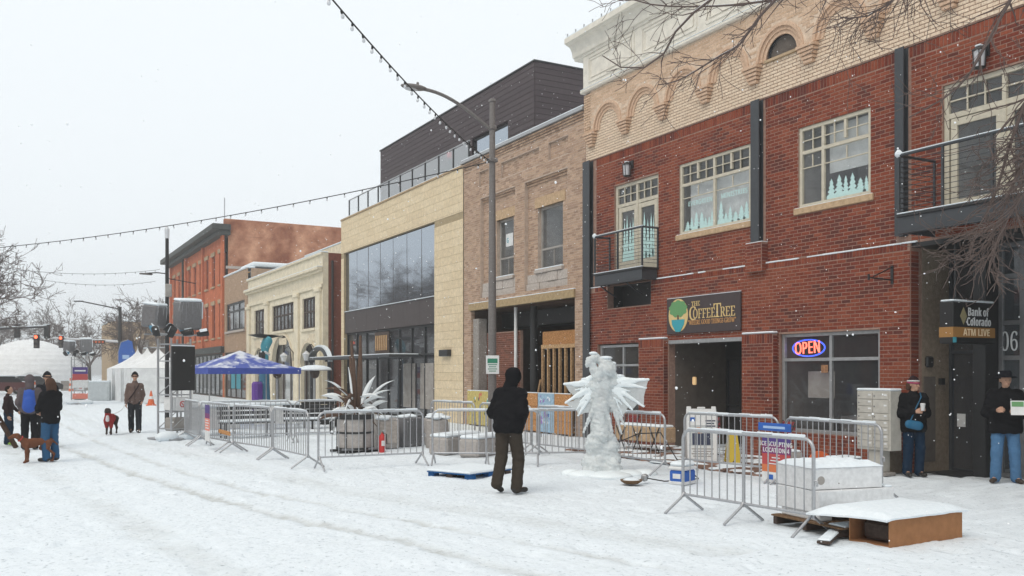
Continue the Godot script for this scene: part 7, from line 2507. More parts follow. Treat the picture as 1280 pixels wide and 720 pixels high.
func lo_(q: Vector3) -> Vector3:
	return Vector3(q.x, minf(q.y - 0.02, 0.304 - maxf(0.0, -q.x - 0.6) * 0.12), q.z)

# swept brick paving showing through the snow before the cafe
func build_paving() -> void:
	var b := MB.new()
	b.box(Vector3(12.95, 0.0, -15.2), Vector3(2.7, 0.05, 6.4))
	var o := struct("sidewalk", b.mesh(), M["mortar"])
	var ts := []
	var z := -18.3
	var row := 0
	while z < -12.1:
		var x := 11.62 + (0.1 if row % 2 else 0.0)
		while x < 14.2:
			var cover := nz.get_noise_2d(x * 14.0, z * 14.0) + 0.55 * nz.get_noise_2d(x * 45.0, z * 45.0)
			if cover < 0.12 + 0.25 * nz.get_noise_2d(x * 4.0 + 30.0, z * 4.0):
				ts.append(Transform3D(Basis(Vector3(0.19, 0, 0), Vector3(0, 0, -0.09), Vector3(0, 1, 0)), Vector3(x, 0.034 + rng.randf() * 0.003, z)))
			x += 0.2
		z += 0.1
		row += 1
	swarm(o, "paving_bricks", brick_mesh(), ts, tones(ts.size(), [Color(0.22, 0.13, 0.10), Color(0.27, 0.17, 0.13), Color(0.18, 0.12, 0.10)], 0.2), M["brick"])
	var s := MB.new()
	for i in 260:
		var p := Vector3(rng.randf_range(11.6, 14.2), 0.026, rng.randf_range(-18.3, -12.1))
		if nz.get_noise_2d(p.x * 14.0, p.z * 14.0) > -0.02:
			s.ball(p, Vector3(rng.randf_range(0.1, 0.35), 0.025, rng.randf_range(0.1, 0.35)), 9, 4)
	part(o, "snow_patches", s.mesh(), M["snow"]).set_meta("kind", "stuff")

func build_flakes() -> void:
	rng.seed = 404
	var m := MB.new()
	m.ball(Vector3.ZERO, Vector3.ONE, 5, 4)
	var ts := []
	var f := Vector3(0.484, 0, -0.875)
	var r := Vector3(0.875, 0, 0.484)
	for i in 5200:
		var d := 4.0 + 26.0 * pow(rng.randf(), 0.6)
		var p := f * d + r * rng.randf_range(-0.62, 0.62) * d + Vector3(0, rng.randf_range(0.05, 10.0), 0)
		var s := rng.randf_range(0.0035, 0.0085)
		ts.append(Transform3D(Basis(Vector3(rng.randf(), rng.randf(), 1).normalized(), rng.randf() * 3.0).scaled(Vector3(s, s * rng.randf_range(0.6, 1.5), s)), p))
	var cols := []
	cols.resize(ts.size())
	cols.fill(Color(0.9, 0.92, 0.94))
	var mm := swarm(self, "snowflakes", m.mesh(), ts, cols, M["flake"])
	meta(mm, "snowflakes falling through the air over the street", "snowflakes")

# ---------------------------------------------------------------- people; a figure faces +z, its left hand is on +x
func pose(over := {}) -> Dictionary:
	var j := {"neck": Vector3(0, 1.46, -0.01), "head": Vector3(0, 1.645, 0.015), "look": Vector3(0, 0, 1)}
	for s in [["l", 1.0], ["r", -1.0]]:
		j["sh_" + s[0]] = Vector3(0.175 * s[1], 1.41, -0.01)
		j["el_" + s[0]] = Vector3(0.245 * s[1], 1.13, -0.04)
		j["wr_" + s[0]] = Vector3(0.235 * s[1], 0.88, 0.05)
		j["hp_" + s[0]] = Vector3(0.095 * s[1], 0.93, 0.0)
		j["kn_" + s[0]] = Vector3(0.105 * s[1], 0.50, 0.025)
		j["an_" + s[0]] = Vector3(0.11 * s[1], 0.09, -0.02)
		j["to_" + s[0]] = Vector3(0.135 * s[1], 0.045, 0.15)
	j.merge(over, true)
	return j

func hand_bones(j: Dictionary, s: String, grip: float) -> Array:
	var w: Vector3 = j["wr_" + s]
	var d: Vector3 = (w - j["el_" + s]).normalized()
	var inw := Vector3(-1 if s == "l" else 1, 0.0, 0.3)
	var pn := (inw - d * inw.dot(d)).normalized()
	var side := d.cross(pn).normalized()
	if side.y < 0.0 and absf(side.y) > 0.3:
		side = -side
	var kn := w + d * 0.085
	var out := [[w, w + d * 0.07 + side * 0.018, 0.027, 0.024], [w, w + d * 0.07 - side * 0.022, 0.027, 0.022]]
	for i in 4:
		var b := kn + side * (0.03 - 0.02 * i)
		var ln: float = [0.036, 0.041, 0.038, 0.03][i]
		var d1 := (d * cos(grip) + pn * sin(grip)).normalized()
		var d2 := (d * cos(grip * 2.1) + pn * sin(grip * 2.1)).normalized()
		out.append([b - d * 0.02, b + d1 * ln, 0.0098, 0.0092])
		out.append([b + d1 * ln, b + d1 * ln + d2 * ln, 0.0092, 0.0078])
	var tb_ := w + d * 0.03 + side * 0.03
	var td := (d * 0.75 + side * 0.5 + pn * 0.5).normalized()
	out.append([tb_, tb_ + td * 0.04, 0.012, 0.0105])
	out.append([tb_ + td * 0.04, tb_ + td * 0.04 + (d + pn * 0.6).normalized() * 0.032, 0.0105, 0.009])
	return out

func person(label: String, at: Vector3, turn: float, sc: float, j: Dictionary, o: Dictionary) -> Node3D:
	var t := thing("person", label, "person", at, turn)
	t.scale = Vector3.ONE * sc
	var cell: float = o.get("cell", 0.018)
	var h: Vector3 = j.head
	var lk: Vector3 = j.look.normalized()
	var rt := Vector3.UP.cross(lk).normalized()
	var up := lk.cross(rt).normalized()
	var H := func(x: float, y: float, z: float) -> Vector3: return h + rt * x + up * y + lk * z
	# the body: trunk, limbs, head and hands in one surface
	var f := Vector3(1.15, 1, 0.78)
	var bones := [[Vector3(0, 0.95, 0), Vector3(0, 1.12, 0), 0.12, 0.11, f], [Vector3(0, 1.15, 0), j.neck - Vector3(0, 0.13, 0), 0.115, 0.12, f], [j.neck - Vector3(0, 0.06, 0), H.call(0, -0.06, -0.01), 0.05, 0.047]]
	for s in ["l", "r"]:
		bones.append([j["sh_" + s], j["el_" + s], 0.048, 0.04])
		bones.append([j["el_" + s], j["wr_" + s], 0.038, 0.027])
		bones.append([j["hp_" + s], j["kn_" + s], 0.078, 0.052])
		bones.append([j["kn_" + s], j["an_" + s], 0.05, 0.036])
		bones.append([j["an_" + s], j["to_" + s], 0.036, 0.028])
	var b := blob(bones, cell * 1.15, 0.03)
	var head := [[H.call(0, 0.03, -0.012), H.call(0, 0.03, 0.012), 0.082, 0.08], [H.call(0, -0.03, 0.025), H.call(0, -0.07, 0.045), 0.062, 0.042], [H.call(0, -0.005, 0.088), H.call(0, -0.03, 0.103), 0.009, 0.014], [H.call(-0.03, 0.022, 0.075), H.call(0.03, 0.022, 0.075), 0.014, 0.014], [H.call(0, -0.12, -0.01), H.call(0, -0.04, 0), 0.048, 0.05]]
	for s in [-1.0, 1.0]:
		head.append([H.call(0.082 * s, 0.012, -0.008), H.call(0.083 * s, -0.02, -0.004), 0.014, 0.009])
		head.append([H.call(0.035 * s, -0.025, 0.06), H.call(0.03 * s, -0.035, 0.06), 0.022, 0.02])
	head.append([H.call(-0.018, -0.063, 0.083), H.call(0.018, -0.063, 0.083), 0.008, 0.008])
	blob(head, minf(0.0085, cell * 0.5), 0.014, 0.0, 9.0, b)
	if not o.get("gloves", false):
		for s in ["l", "r"]:
			blob(hand_bones(j, s, o.get("grip_" + s, 0.45)), 0.0065, 0.006, 0.0, 9.0, b)
	var body := part(t, "body", b.mesh(), M[o.get("skin", "skin")])
	for s in [-1.0, 1.0]:
		var e := MB.new()
		e.ball(H.call(0.03 * s, 0.004, 0.079), Vector3(0.011, 0.008, 0.008), 8, 5)
		part(body, "eye", e.mesh(), M["eye_dark"])
	var lip := MB.new()
	lip.ball(H.call(0, -0.063, 0.087), Vector3(0.02, 0.0055, 0.008), 8, 4)
	part(body, "mouth", lip.mesh(), M["lip"])
	# jacket
	var lo: float = o.get("hem", 0.86)
	var bulk: float = o.get("bulk", 1.0)
	var jf := Vector3(1.18, 1, 0.82)
	var jb := [[Vector3(0, lo + 0.1, 0), Vector3(0, 1.14, 0), 0.158 * bulk, 0.148 * bulk, jf], [Vector3(0, 1.14, 0), j.neck - Vector3(0, 0.15, 0), 0.148 * bulk, 0.15 * bulk, jf], [j.neck - Vector3(0, 0.07, 0), j.neck + Vector3(0, 0.03, 0), 0.085, 0.075]]
	for s in ["l", "r"]:
		jb.append([j.neck - Vector3(0, 0.09, 0), j["sh_" + s], 0.085, 0.07 * bulk])
		jb.append([j["sh_" + s] - Vector3(0, 0.02, 0), j["el_" + s], 0.07 * bulk, 0.06 * bulk])
		jb.append([j["el_" + s], j["wr_" + s].lerp(j["el_" + s], 0.06), 0.06 * bulk, 0.045])
	if o.get("hood", "") == "down":
		jb.append([j.neck + Vector3(-0.09, 0.01, -0.07), j.neck + Vector3(0.09, 0.01, -0.07), 0.05, 0.05])
	var jm := blob(jb, cell, 0.035, 0.016 * o.get("folds", 1.0), 6.0)
	# a straight hem
	for i in jm.v.size():
		if jm.v[i].y < lo:
			jm.v[i].y = lo + 0.006 * sin(jm.v[i].x * 40.0)
			jm.n[i] = (jm.n[i] * Vector3(1, 0, 1) + Vector3(0, -0.2, 0)).normalized()
	var jk := part(t, "jacket", jm.mesh(), M[o.jacket])
	if o.has("strap"):
		tb(jk, "cross_strap", [Vector3(0.13, 1.46, 0.02), Vector3(0.07, 1.34, 0.135), Vector3(-0.05, 1.15, 0.15), Vector3(-0.17, 0.98, 0.11)], 0.016, M[o.strap], 5)
	if o.has("zip"):
		bx(jk, "zip", Vector3(0, 1.15, 0.128 * bulk), Vector3(0.012, 0.5, 0.012), M[o.zip], 0.003)
	# trousers
	var tf := Vector3(1.12, 1, 0.85)
	var tbn := [[Vector3(0, 0.94, 0), Vector3(0, 1.0, 0), 0.135, 0.135, tf]]
	for s in ["l", "r"]:
		tbn.append([j["hp_" + s], j["kn_" + s], 0.105, 0.086])
		tbn.append([j["kn_" + s], j["an_" + s], 0.084, 0.08])
	part(t, "trousers", blob(tbn, cell, 0.025, 0.012, 8.0).mesh(), M[o.trousers])
	for s in ["l", "r"]:
		var a: Vector3 = j["an_" + s]
		var to: Vector3 = j["to_" + s]
		var heel := a + (a - to).normalized() * 0.03 - Vector3(0, 0.03, 0)
		var sb := blob([[a, heel, 0.05, 0.048], [heel, to, 0.046, 0.044, Vector3(1, 0.85, 1)]], minf(cell, 0.014), 0.02)
		part(t, "shoe", sb.mesh(), M[o.shoes])
	# head gear and hair
	var hat: String = o.get("hat", "")
	if hat == "beanie":
		var hb := blob([[H.call(0, 0.05, -0.015), H.call(0, 0.065, -0.005), 0.092, 0.088], [H.call(0, 0.13, -0.02), H.call(0, 0.135, -0.02), 0.03, 0.03]], minf(cell, 0.012), 0.03, 0.004, 2.0)
		var ho := part(t, "beanie", hb.mesh(), M[o.hat_mat])
		var rm := MB.new()
		var ring := []
		for i in 21:
			var an := TAU * i / 20
			ring.append(H.call(cos(an) * 0.092, 0.035 - 0.01 * sin(an), sin(an) * 0.098 - 0.006))
		rm.tube(ring, 0.017, 6, false)
		part(ho, "hat_band", rm.mesh(), M[o.get("band_mat", o.hat_mat)])
		if o.has("stripe_mat"):
			var r2 := MB.new()
			var ring2 := []
			for i in 21:
				var an := TAU * i / 20
				ring2.append(H.call(cos(an) * 0.094, 0.068, sin(an) * 0.096 - 0.01))
			r2.tube(ring2, 0.014, 6, false)
			part(ho, "hat_stripe", r2.mesh(), M[o.stripe_mat])
	elif hat == "hood":
		var hb := blob([[H.call(0, 0.04, -0.03), H.call(0, 0.02, 0.0), 0.112, 0.108], [H.call(0, -0.07, -0.03), j.neck + Vector3(0, 0.02, -0.03), 0.095, 0.1], [H.call(0, 0.09, 0.02), H.call(0, 0.08, 0.05), 0.07, 0.055]], minf(cell, 0.014), 0.03, 0.008, 1.2)
		part(t, "hood", hb.mesh(), M[o.jacket])
	elif hat == "brim":
		var cr := MB.new()
		var bs := Basis(rt, up, lk)
		cr.xf = Transform3D(bs, h + up * 0.055)
		cr.lathe([Vector2(0.17, -0.012), Vector2(0.165, 0.0), Vector2(0.1, 0.012), Vector2(0.094, 0.07), Vector2(0.075, 0.1), Vector2(0.0, 0.105)], 20)
		cr.lathe([Vector2(0.09, -0.002), Vector2(0.17, -0.014)], 20)
		part(t, "brimmed_hat", cr.mesh(), M[o.hat_mat])
	if o.has("hair"):
		var hr: Array = [[H.call(0, 0.045, -0.02), H.call(0, 0.03, -0.03), 0.09, 0.088]]
		if o.get("hair_len", 0.0) > 0.0:
			for s in [-1.0, 0.0, 1.0]:
				hr.append([H.call(0.055 * s, 0.0, -0.06), H.call(0.06 * s, -o.hair_len, -0.07), 0.05, 0.04])
		part(t, "hair", blob(hr, minf(cell, 0.012), 0.02, 0.012, 3.0).mesh(), M[o.hair])
	return t

func build_people() -> void:
	for q in [["cloth_black", 0.011, 0.011, 0.013], ["cloth_ink", 0.014, 0.015, 0.02], ["cloth_olive", 0.055, 0.045, 0.036], ["cloth_brown", 0.16, 0.112, 0.098], ["cloth_charcoal", 0.022, 0.025, 0.031], ["cloth_grey", 0.12, 0.10, 0.105], ["cloth_plum", 0.035, 0.02, 0.022], ["cloth_white", 0.7, 0.68, 0.68], ["cloth_pink", 0.42, 0.08, 0.16], ["denim", 0.035, 0.105, 0.21], ["denim_light", 0.09, 0.20, 0.36], ["denim_dark", 0.012, 0.03, 0.06], ["hair_brown", 0.09, 0.05, 0.035], ["hair_dark", 0.02, 0.014, 0.012]]:
		var m := pm(q[0], Color(q[1], q[2], q[3]), 0.9, "soft", 4.0, 0.25)
		m.metallic_specular = 0.15
	pm("boot", Color(0.02, 0.017, 0.015), 0.6, "soft", 3.0)
	pm("boot_brown", Color(0.05, 0.032, 0.022), 0.7, "soft", 3.0)
	pm("shoe_lime", Color(0.3, 0.55, 0.05), 0.6, "")
	pm("eye_dark", Color(0.015, 0.012, 0.01), 0.2, "")
	pm("lip", Color(0.36, 0.12, 0.10), 0.5, "")
	pm("bag_blue", Color(0.01, 0.13, 0.26), 0.6, "soft", 2.0)
	pm("pack_blue", Color(0.012, 0.085, 0.44), 0.7, "soft", 3.0, 0.2)
	# man in black, mid-stride towards the sculpture
	person("person in black hooded jacket and grey trousers walking towards the ice sculpture", Vector3(6.66, 0.0, -12.15), 2.05, 1.07, pose({
		"neck": Vector3(0, 1.45, 0.05), "head": Vector3(-0.01, 1.625, 0.12), "look": Vector3(-0.25, -0.22, 1),
		"sh_l": Vector3(0.175, 1.40, 0.04), "sh_r": Vector3(-0.175, 1.40, 0.04),
		"el_l": Vector3(0.26, 1.14, -0.02), "wr_l": Vector3(0.16, 0.99, 0.15), "el_r": Vector3(-0.26, 1.14, -0.02), "wr_r": Vector3(-0.14, 1.0, 0.16),
		"kn_r": Vector3(-0.105, 0.5, 0.1), "an_r": Vector3(-0.105, 0.085, 0.05), "to_r": Vector3(-0.13, 0.045, 0.23),
		"kn_l": Vector3(0.1, 0.5, -0.03), "an_l": Vector3(0.1, 0.15, -0.15), "to_l": Vector3(0.12, 0.05, -0.01)}),
		{"jacket": "cloth_black", "trousers": "cloth_olive", "shoes": "boot", "hat": "hood", "hem": 0.86, "bulk": 1.3, "hood": "down", "cell": 0.015, "folds": 1.3})
	# man with dog, far
	person("person in brown jacket walking the small dog towards the camera", Vector3(3.5, 0.0, -29.96), -0.12, 1.03, pose({
		"sh_l": Vector3(0.165, 1.39, 0), "sh_r": Vector3(-0.165, 1.39, 0), "el_l": Vector3(0.225, 1.13, -0.08), "wr_l": Vector3(0.19, 0.93, 0.02), "el_r": Vector3(-0.225, 1.13, -0.04), "wr_r": Vector3(-0.24, 0.86, 0.08),
		"kn_l": Vector3(0.1, 0.5, 0.08), "an_l": Vector3(0.1, 0.09, 0.12), "to_l": Vector3(0.12, 0.05, 0.28), "an_r": Vector3(-0.1, 0.1, -0.1), "to_r": Vector3(-0.12, 0.045, 0.06)}),
		{"jacket": "cloth_brown", "trousers": "cloth_charcoal", "shoes": "boot_brown", "hat": "beanie", "hat_mat": "cloth_black", "cell": 0.021, "hem": 0.84, "bulk": 1.06, "zip": "cloth_plum", "strap": "cloth_plum"})
	# the group at the left
	person("person with long brown hair, black coat and blue jeans beside the big brown dog", Vector3(0.85, 0.0, -21.1), -2.5, 0.97, pose({
		"look": Vector3(-0.3, -0.05, 1), "el_l": Vector3(0.24, 1.14, 0.06), "wr_l": Vector3(0.12, 1.05, 0.24), "el_r": Vector3(-0.25, 1.14, 0.05), "wr_r": Vector3(-0.1, 1.04, 0.25)}),
		{"jacket": "cloth_black", "trousers": "denim", "shoes": "boot", "hair": "hair_brown", "hair_len": 0.14, "hem": 0.8, "bulk": 1.15, "cell": 0.02, "hood": "down"})
	var bp := person("person in grey hooded jacket carrying a bright blue backpack", Vector3(0.55, 0.0, -24.5), PI - 0.1, 0.99, pose({"wr_l": Vector3(0.2, 0.95, 0.12), "wr_r": Vector3(-0.2, 0.95, 0.12)}),
		{"jacket": "cloth_grey", "trousers": "cloth_black", "shoes": "boot", "hat": "hood", "bulk": 1.12, "cell": 0.021})
	var pk := blob([[Vector3(0, 1.04, -0.19), Vector3(0, 1.33, -0.19), 0.15, 0.12, Vector3(1, 1, 0.6)], [Vector3(0, 1.06, -0.27), Vector3(0, 1.18, -0.27), 0.08, 0.07, Vector3(1.2, 1, 0.5)]], 0.02, 0.03)
	var po := part(bp, "backpack", pk.mesh(), M["pack_blue"])
	for s in [-1.0, 1.0]:
		tb(po, "strap", [Vector3(0.09 * s, 1.38, -0.14), Vector3(0.11 * s, 1.47, 0.0), Vector3(0.12 * s, 1.32, 0.13), Vector3(0.14 * s, 1.1, 0.1)], 0.02, M["pack_blue"], 6)
	person("person in dark coat and black knit hat standing behind the blue backpack", Vector3(0.95, 0.0, -25.4), 0.25, 1.03, pose(), {"jacket": "cloth_ink", "trousers": "cloth_black", "shoes": "boot", "hat": "beanie", "hat_mat": "cloth_ink", "cell": 0.022, "bulk": 1.1})
	person("child in dark plum jacket, jeans and lime green shoes at the left edge", Vector3(0.12, 0.0, -26.4), 1.3, 0.84, pose({"el_l": Vector3(0.23, 1.14, 0.05), "wr_l": Vector3(0.16, 1.0, 0.22)}), {"jacket": "cloth_plum", "trousers": "denim_dark", "shoes": "shoe_lime", "hair": "hair_dark", "cell": 0.022})
	# woman with cup by the mailboxes
	var w := person("person in striped knit hat holding a cup, blue bag at the hip, beside the mailboxes", Vector3(13.98, 0.0, -10.72), -0.45, 0.98, pose({
		"look": Vector3(0.55, 0.0, 1), "el_l": Vector3(0.25, 1.13, -0.02), "wr_l": Vector3(0.1, 1.2, 0.2), "el_r": Vector3(-0.26, 1.13, -0.02), "wr_r": Vector3(-0.07, 1.17, 0.21),
		"an_l": Vector3(0.1, 0.09, 0.0), "kn_l": Vector3(0.1, 0.5, 0.05)}),
		{"jacket": "cloth_black", "trousers": "denim_dark", "shoes": "boot", "hat": "beanie", "hat_mat": "cloth_plum", "band_mat": "cloth_pink", "stripe_mat": "cloth_white", "cell": 0.015, "bulk": 1.3, "hem": 0.8, "grip_l": 0.9, "grip_r": 0.9, "hair": "hair_brown", "hair_len": 0.06})
	var cup := MB.new()
	cup.lathe([Vector2(0.0, 0.0), Vector2(0.03, 0.0), Vector2(0.042, 0.11), Vector2(0.044, 0.115), Vector2(0.035, 0.13), Vector2(0.0, 0.13)], 14)
	var c := thing("paper_cup", "white paper cup held by the person in the striped hat", "cup", w.transform * Vector3(0.02, 1.19, 0.3))
	part(c, "cup", cup.mesh(), M["white_paint"])
	var bag := thing("shoulder_bag", "bright blue shoulder bag on the person in the striped hat", "bag", w.position, w.rotation.y)
	part(bag, "pouch", blob([[Vector3(-0.16, 0.93, 0.17), Vector3(0.0, 0.9, 0.19), 0.075, 0.08, Vector3(1, 1, 0.6)]], 0.014, 0.02).mesh(), M["bag_blue"])
	tb(bag, "strap", [Vector3(-0.14, 0.98, 0.17), Vector3(-0.04, 1.2, 0.165), Vector3(0.08, 1.4, 0.12), Vector3(0.12, 1.47, 0.0)], 0.011, M["bag_blue"], 6)
	# man at the right edge with a card
	var mr := person("person in brimmed hat, black jacket and blue jeans by the bank door", Vector3(14.45, 0.0, -9.33), -0.9, 1.03, pose({
		"look": Vector3(0.35, 0.05, 1), "el_r": Vector3(-0.27, 1.13, -0.02), "wr_r": Vector3(-0.14, 1.17, 0.22), "el_l": Vector3(0.27, 1.13, 0.0), "wr_l": Vector3(0.14, 1.15, 0.25),
		"an_r": Vector3(-0.14, 0.09, 0.0), "to_r": Vector3(-0.2, 0.045, 0.15), "an_l": Vector3(0.15, 0.09, 0.0), "to_l": Vector3(0.21, 0.045, 0.15), "kn_l": Vector3(0.13, 0.5, 0.03), "kn_r": Vector3(-0.125, 0.5, 0.03)}),
		{"jacket": "cloth_black", "trousers": "denim_light", "shoes": "boot_brown", "hat": "brim", "hat_mat": "cloth_ink", "cell": 0.015, "bulk": 1.38, "hem": 0.8, "grip_l": 0.9, "grip_r": 0.9, "hair": "hair_dark"})
	var card := thing("leaflet", "white and green leaflet held by the person in the brimmed hat", "leaflet", mr.transform * Vector3(0.06, 1.2, 0.34), -0.9)
	bx(card, "sheet", Vector3(0.08, 0.02, 0.0), Vector3(0.2, 0.24, 0.004), M["white_paint"], 0.0, Vector3(-0.3, 0, 0))
	bx(card, "green_print", Vector3(0.08, 0.08, -0.012), Vector3(0.17, 0.08, 0.006), M["logo_green"], 0.0, Vector3(-0.3, 0, 0))

# ---------------------------------------------------------------- dogs
func dog(called: String, label: String, at: Vector3, turn: float, sc: float, coat: String, o := {}) -> Node3D:
	var t := thing(called, label, "dog", at, turn)
	t.scale = Vector3.ONE * sc
	var fz: float = o.get("fuzz", 1.0)
	# nose towards +z; withers 0.58 m
	var hd: Vector3 = o.get("head", Vector3(0, 0.72, 0.48))
	var mz: Vector3 = o.get("muzzle", Vector3(0, 0.68, 0.62))
	var b := [[Vector3(0, 0.49, 0.22), Vector3(0, 0.5, 0.05), 0.115 * fz, 0.11 * fz, Vector3(0.85, 1.1, 1)], [Vector3(0, 0.51, 0.05), Vector3(0, 0.53, -0.2), 0.1 * fz, 0.085 * fz, Vector3(0.9, 1, 1)], [Vector3(0, 0.53, -0.2), Vector3(0, 0.53, -0.32), 0.09 * fz, 0.08 * fz],
		[Vector3(0, 0.54, 0.26), hd - Vector3(0, 0.03, 0.05), 0.085 * fz, 0.06 * fz], [hd - Vector3(0, 0, 0.03), hd + Vector3(0, 0, 0.03), 0.066 * fz, 0.06 * fz], [hd + (mz - hd) * 0.3, mz, 0.042, 0.03]]
	for s in [-1.0, 1.0]:
		b.append([hd + Vector3(0.05 * s, 0.03, -0.03), hd + Vector3(0.075 * s, -0.05, -0.01), 0.022 * fz, 0.026 * fz, Vector3(0.7, 1, 1)])
		var fx: float = 0.08 * s
		var st: float = 0.05 * s
		b.append([Vector3(fx, 0.46, 0.22), Vector3(fx, 0.29, 0.2 + st), 0.055 * fz, 0.034 * fz])
		b.append([Vector3(fx, 0.29, 0.2 + st), Vector3(fx, 0.06, 0.21 + st), 0.03 * fz, 0.022 * fz])
		b.append([Vector3(fx, 0.04, 0.21 + st), Vector3(fx, 0.03, 0.25 + st), 0.028, 0.024])
		b.append([Vector3(fx, 0.5, -0.28), Vector3(fx, 0.35, -0.2 - st), 0.08 * fz, 0.05 * fz])
		b.append([Vector3(fx, 0.35, -0.2 - st), Vector3(fx, 0.2, -0.36 - st), 0.042 * fz, 0.028 * fz])
		b.append([Vector3(fx, 0.2, -0.36 - st), Vector3(fx, 0.05, -0.33 - st), 0.024 * fz, 0.021 * fz])
		b.append([Vector3(fx, 0.035, -0.33 - st), Vector3(fx, 0.03, -0.28 - st), 0.027, 0.023])
	if not o.has("no_tail"):
		b.append([Vector3(0, 0.57, -0.36), Vector3(0, 0.45, -0.5), 0.028, 0.016])
		b.append([Vector3(0, 0.45, -0.5), Vector3(0, 0.36, -0.52), 0.016, 0.01])
	var body := part(t, "body", blob(b, 0.015, 0.035, 0.01 * fz, 2.5).mesh(), M[coat])
	var n := MB.new()
	n.ball(mz + Vector3(0, 0.018, 0.022), Vector3(0.018, 0.014, 0.014), 8, 5)
	part(body, "nose", n.mesh(), M["eye_dark"])
	for s in [-1.0, 1.0]:
		var e := MB.new()
		e.ball(hd + Vector3(0.034 * s, 0.025, 0.052), Vector3(0.009, 0.009, 0.007), 7, 4)
		part(body, "eye", e.mesh(), M["eye_dark"])
	return t

func build_dogs() -> void:
	pm("coat_rust", Color(0.17, 0.068, 0.036), 0.8, "soft", 5.0, 0.3)
	pm("coat_dark", Color(0.045, 0.03, 0.025), 0.9, "soft", 5.0, 0.5)
	pm("sweater_red", Color(0.30, 0.03, 0.03), 0.9, "soft", 5.0, 0.4)
	var d := dog("dog", "big rust-brown dog standing in profile before the person in jeans", Vector3(0.58, 0.0, -21.0), -1.3, 0.8, "coat_rust", {"head": Vector3(0, 0.7, 0.46), "muzzle": Vector3(0, 0.655, 0.62)})
	var cl := MB.new()
	var ring := []
	for i in 13:
		var a := TAU * i / 12
		ring.append(Vector3(cos(a) * 0.075, 0.62 + sin(a) * 0.06, 0.36 - sin(a) * 0.05))
	cl.tube(ring, 0.012, 6, false)
	part(d, "collar", cl.mesh(), M["red_paint"])
	var k := dog("dog", "small dark curly dog in a red sweater on a leash", Vector3(2.78, 0.0, -29.5), -0.35, 0.92, "coat_dark", {"fuzz": 1.25, "head": Vector3(0, 0.78, 0.36), "muzzle": Vector3(0, 0.74, 0.48)})
	var sw := [[Vector3(0, 0.5, 0.24), Vector3(0, 0.52, -0.12), 0.15, 0.14, Vector3(0.9, 1.05, 1)], [Vector3(0, 0.56, 0.26), Vector3(0, 0.68, 0.32), 0.115, 0.09]]
	for s in [-1.0, 1.0]:
		sw.append([Vector3(0.08 * s, 0.46, 0.22), Vector3(0.08 * s, 0.26, 0.2 + 0.05 * s), 0.08, 0.056])
	part(k, "sweater", blob(sw, 0.016, 0.03, 0.008, 2.0).mesh(), M["sweater_red"])
	part(k, "chest_patch", blob([[Vector3(0, 0.48, 0.37), Vector3(0, 0.6, 0.36), 0.06, 0.05]], 0.016, 0.02).mesh(), M["cloth_white"])
	var ls := thing("dog_leash", "pale leash running from the dog in the red sweater to its walker's hand", "leash", Vector3(2.8, 0.0, -29.4))
	tb(ls, "cord", [Vector3(0.02, 0.62, 0.1), Vector3(0.15, 0.64, -0.05), Vector3(0.3, 0.72, -0.25), Vector3(0.43, 0.88, -0.48)], 0.012, M["white_paint"], 6)

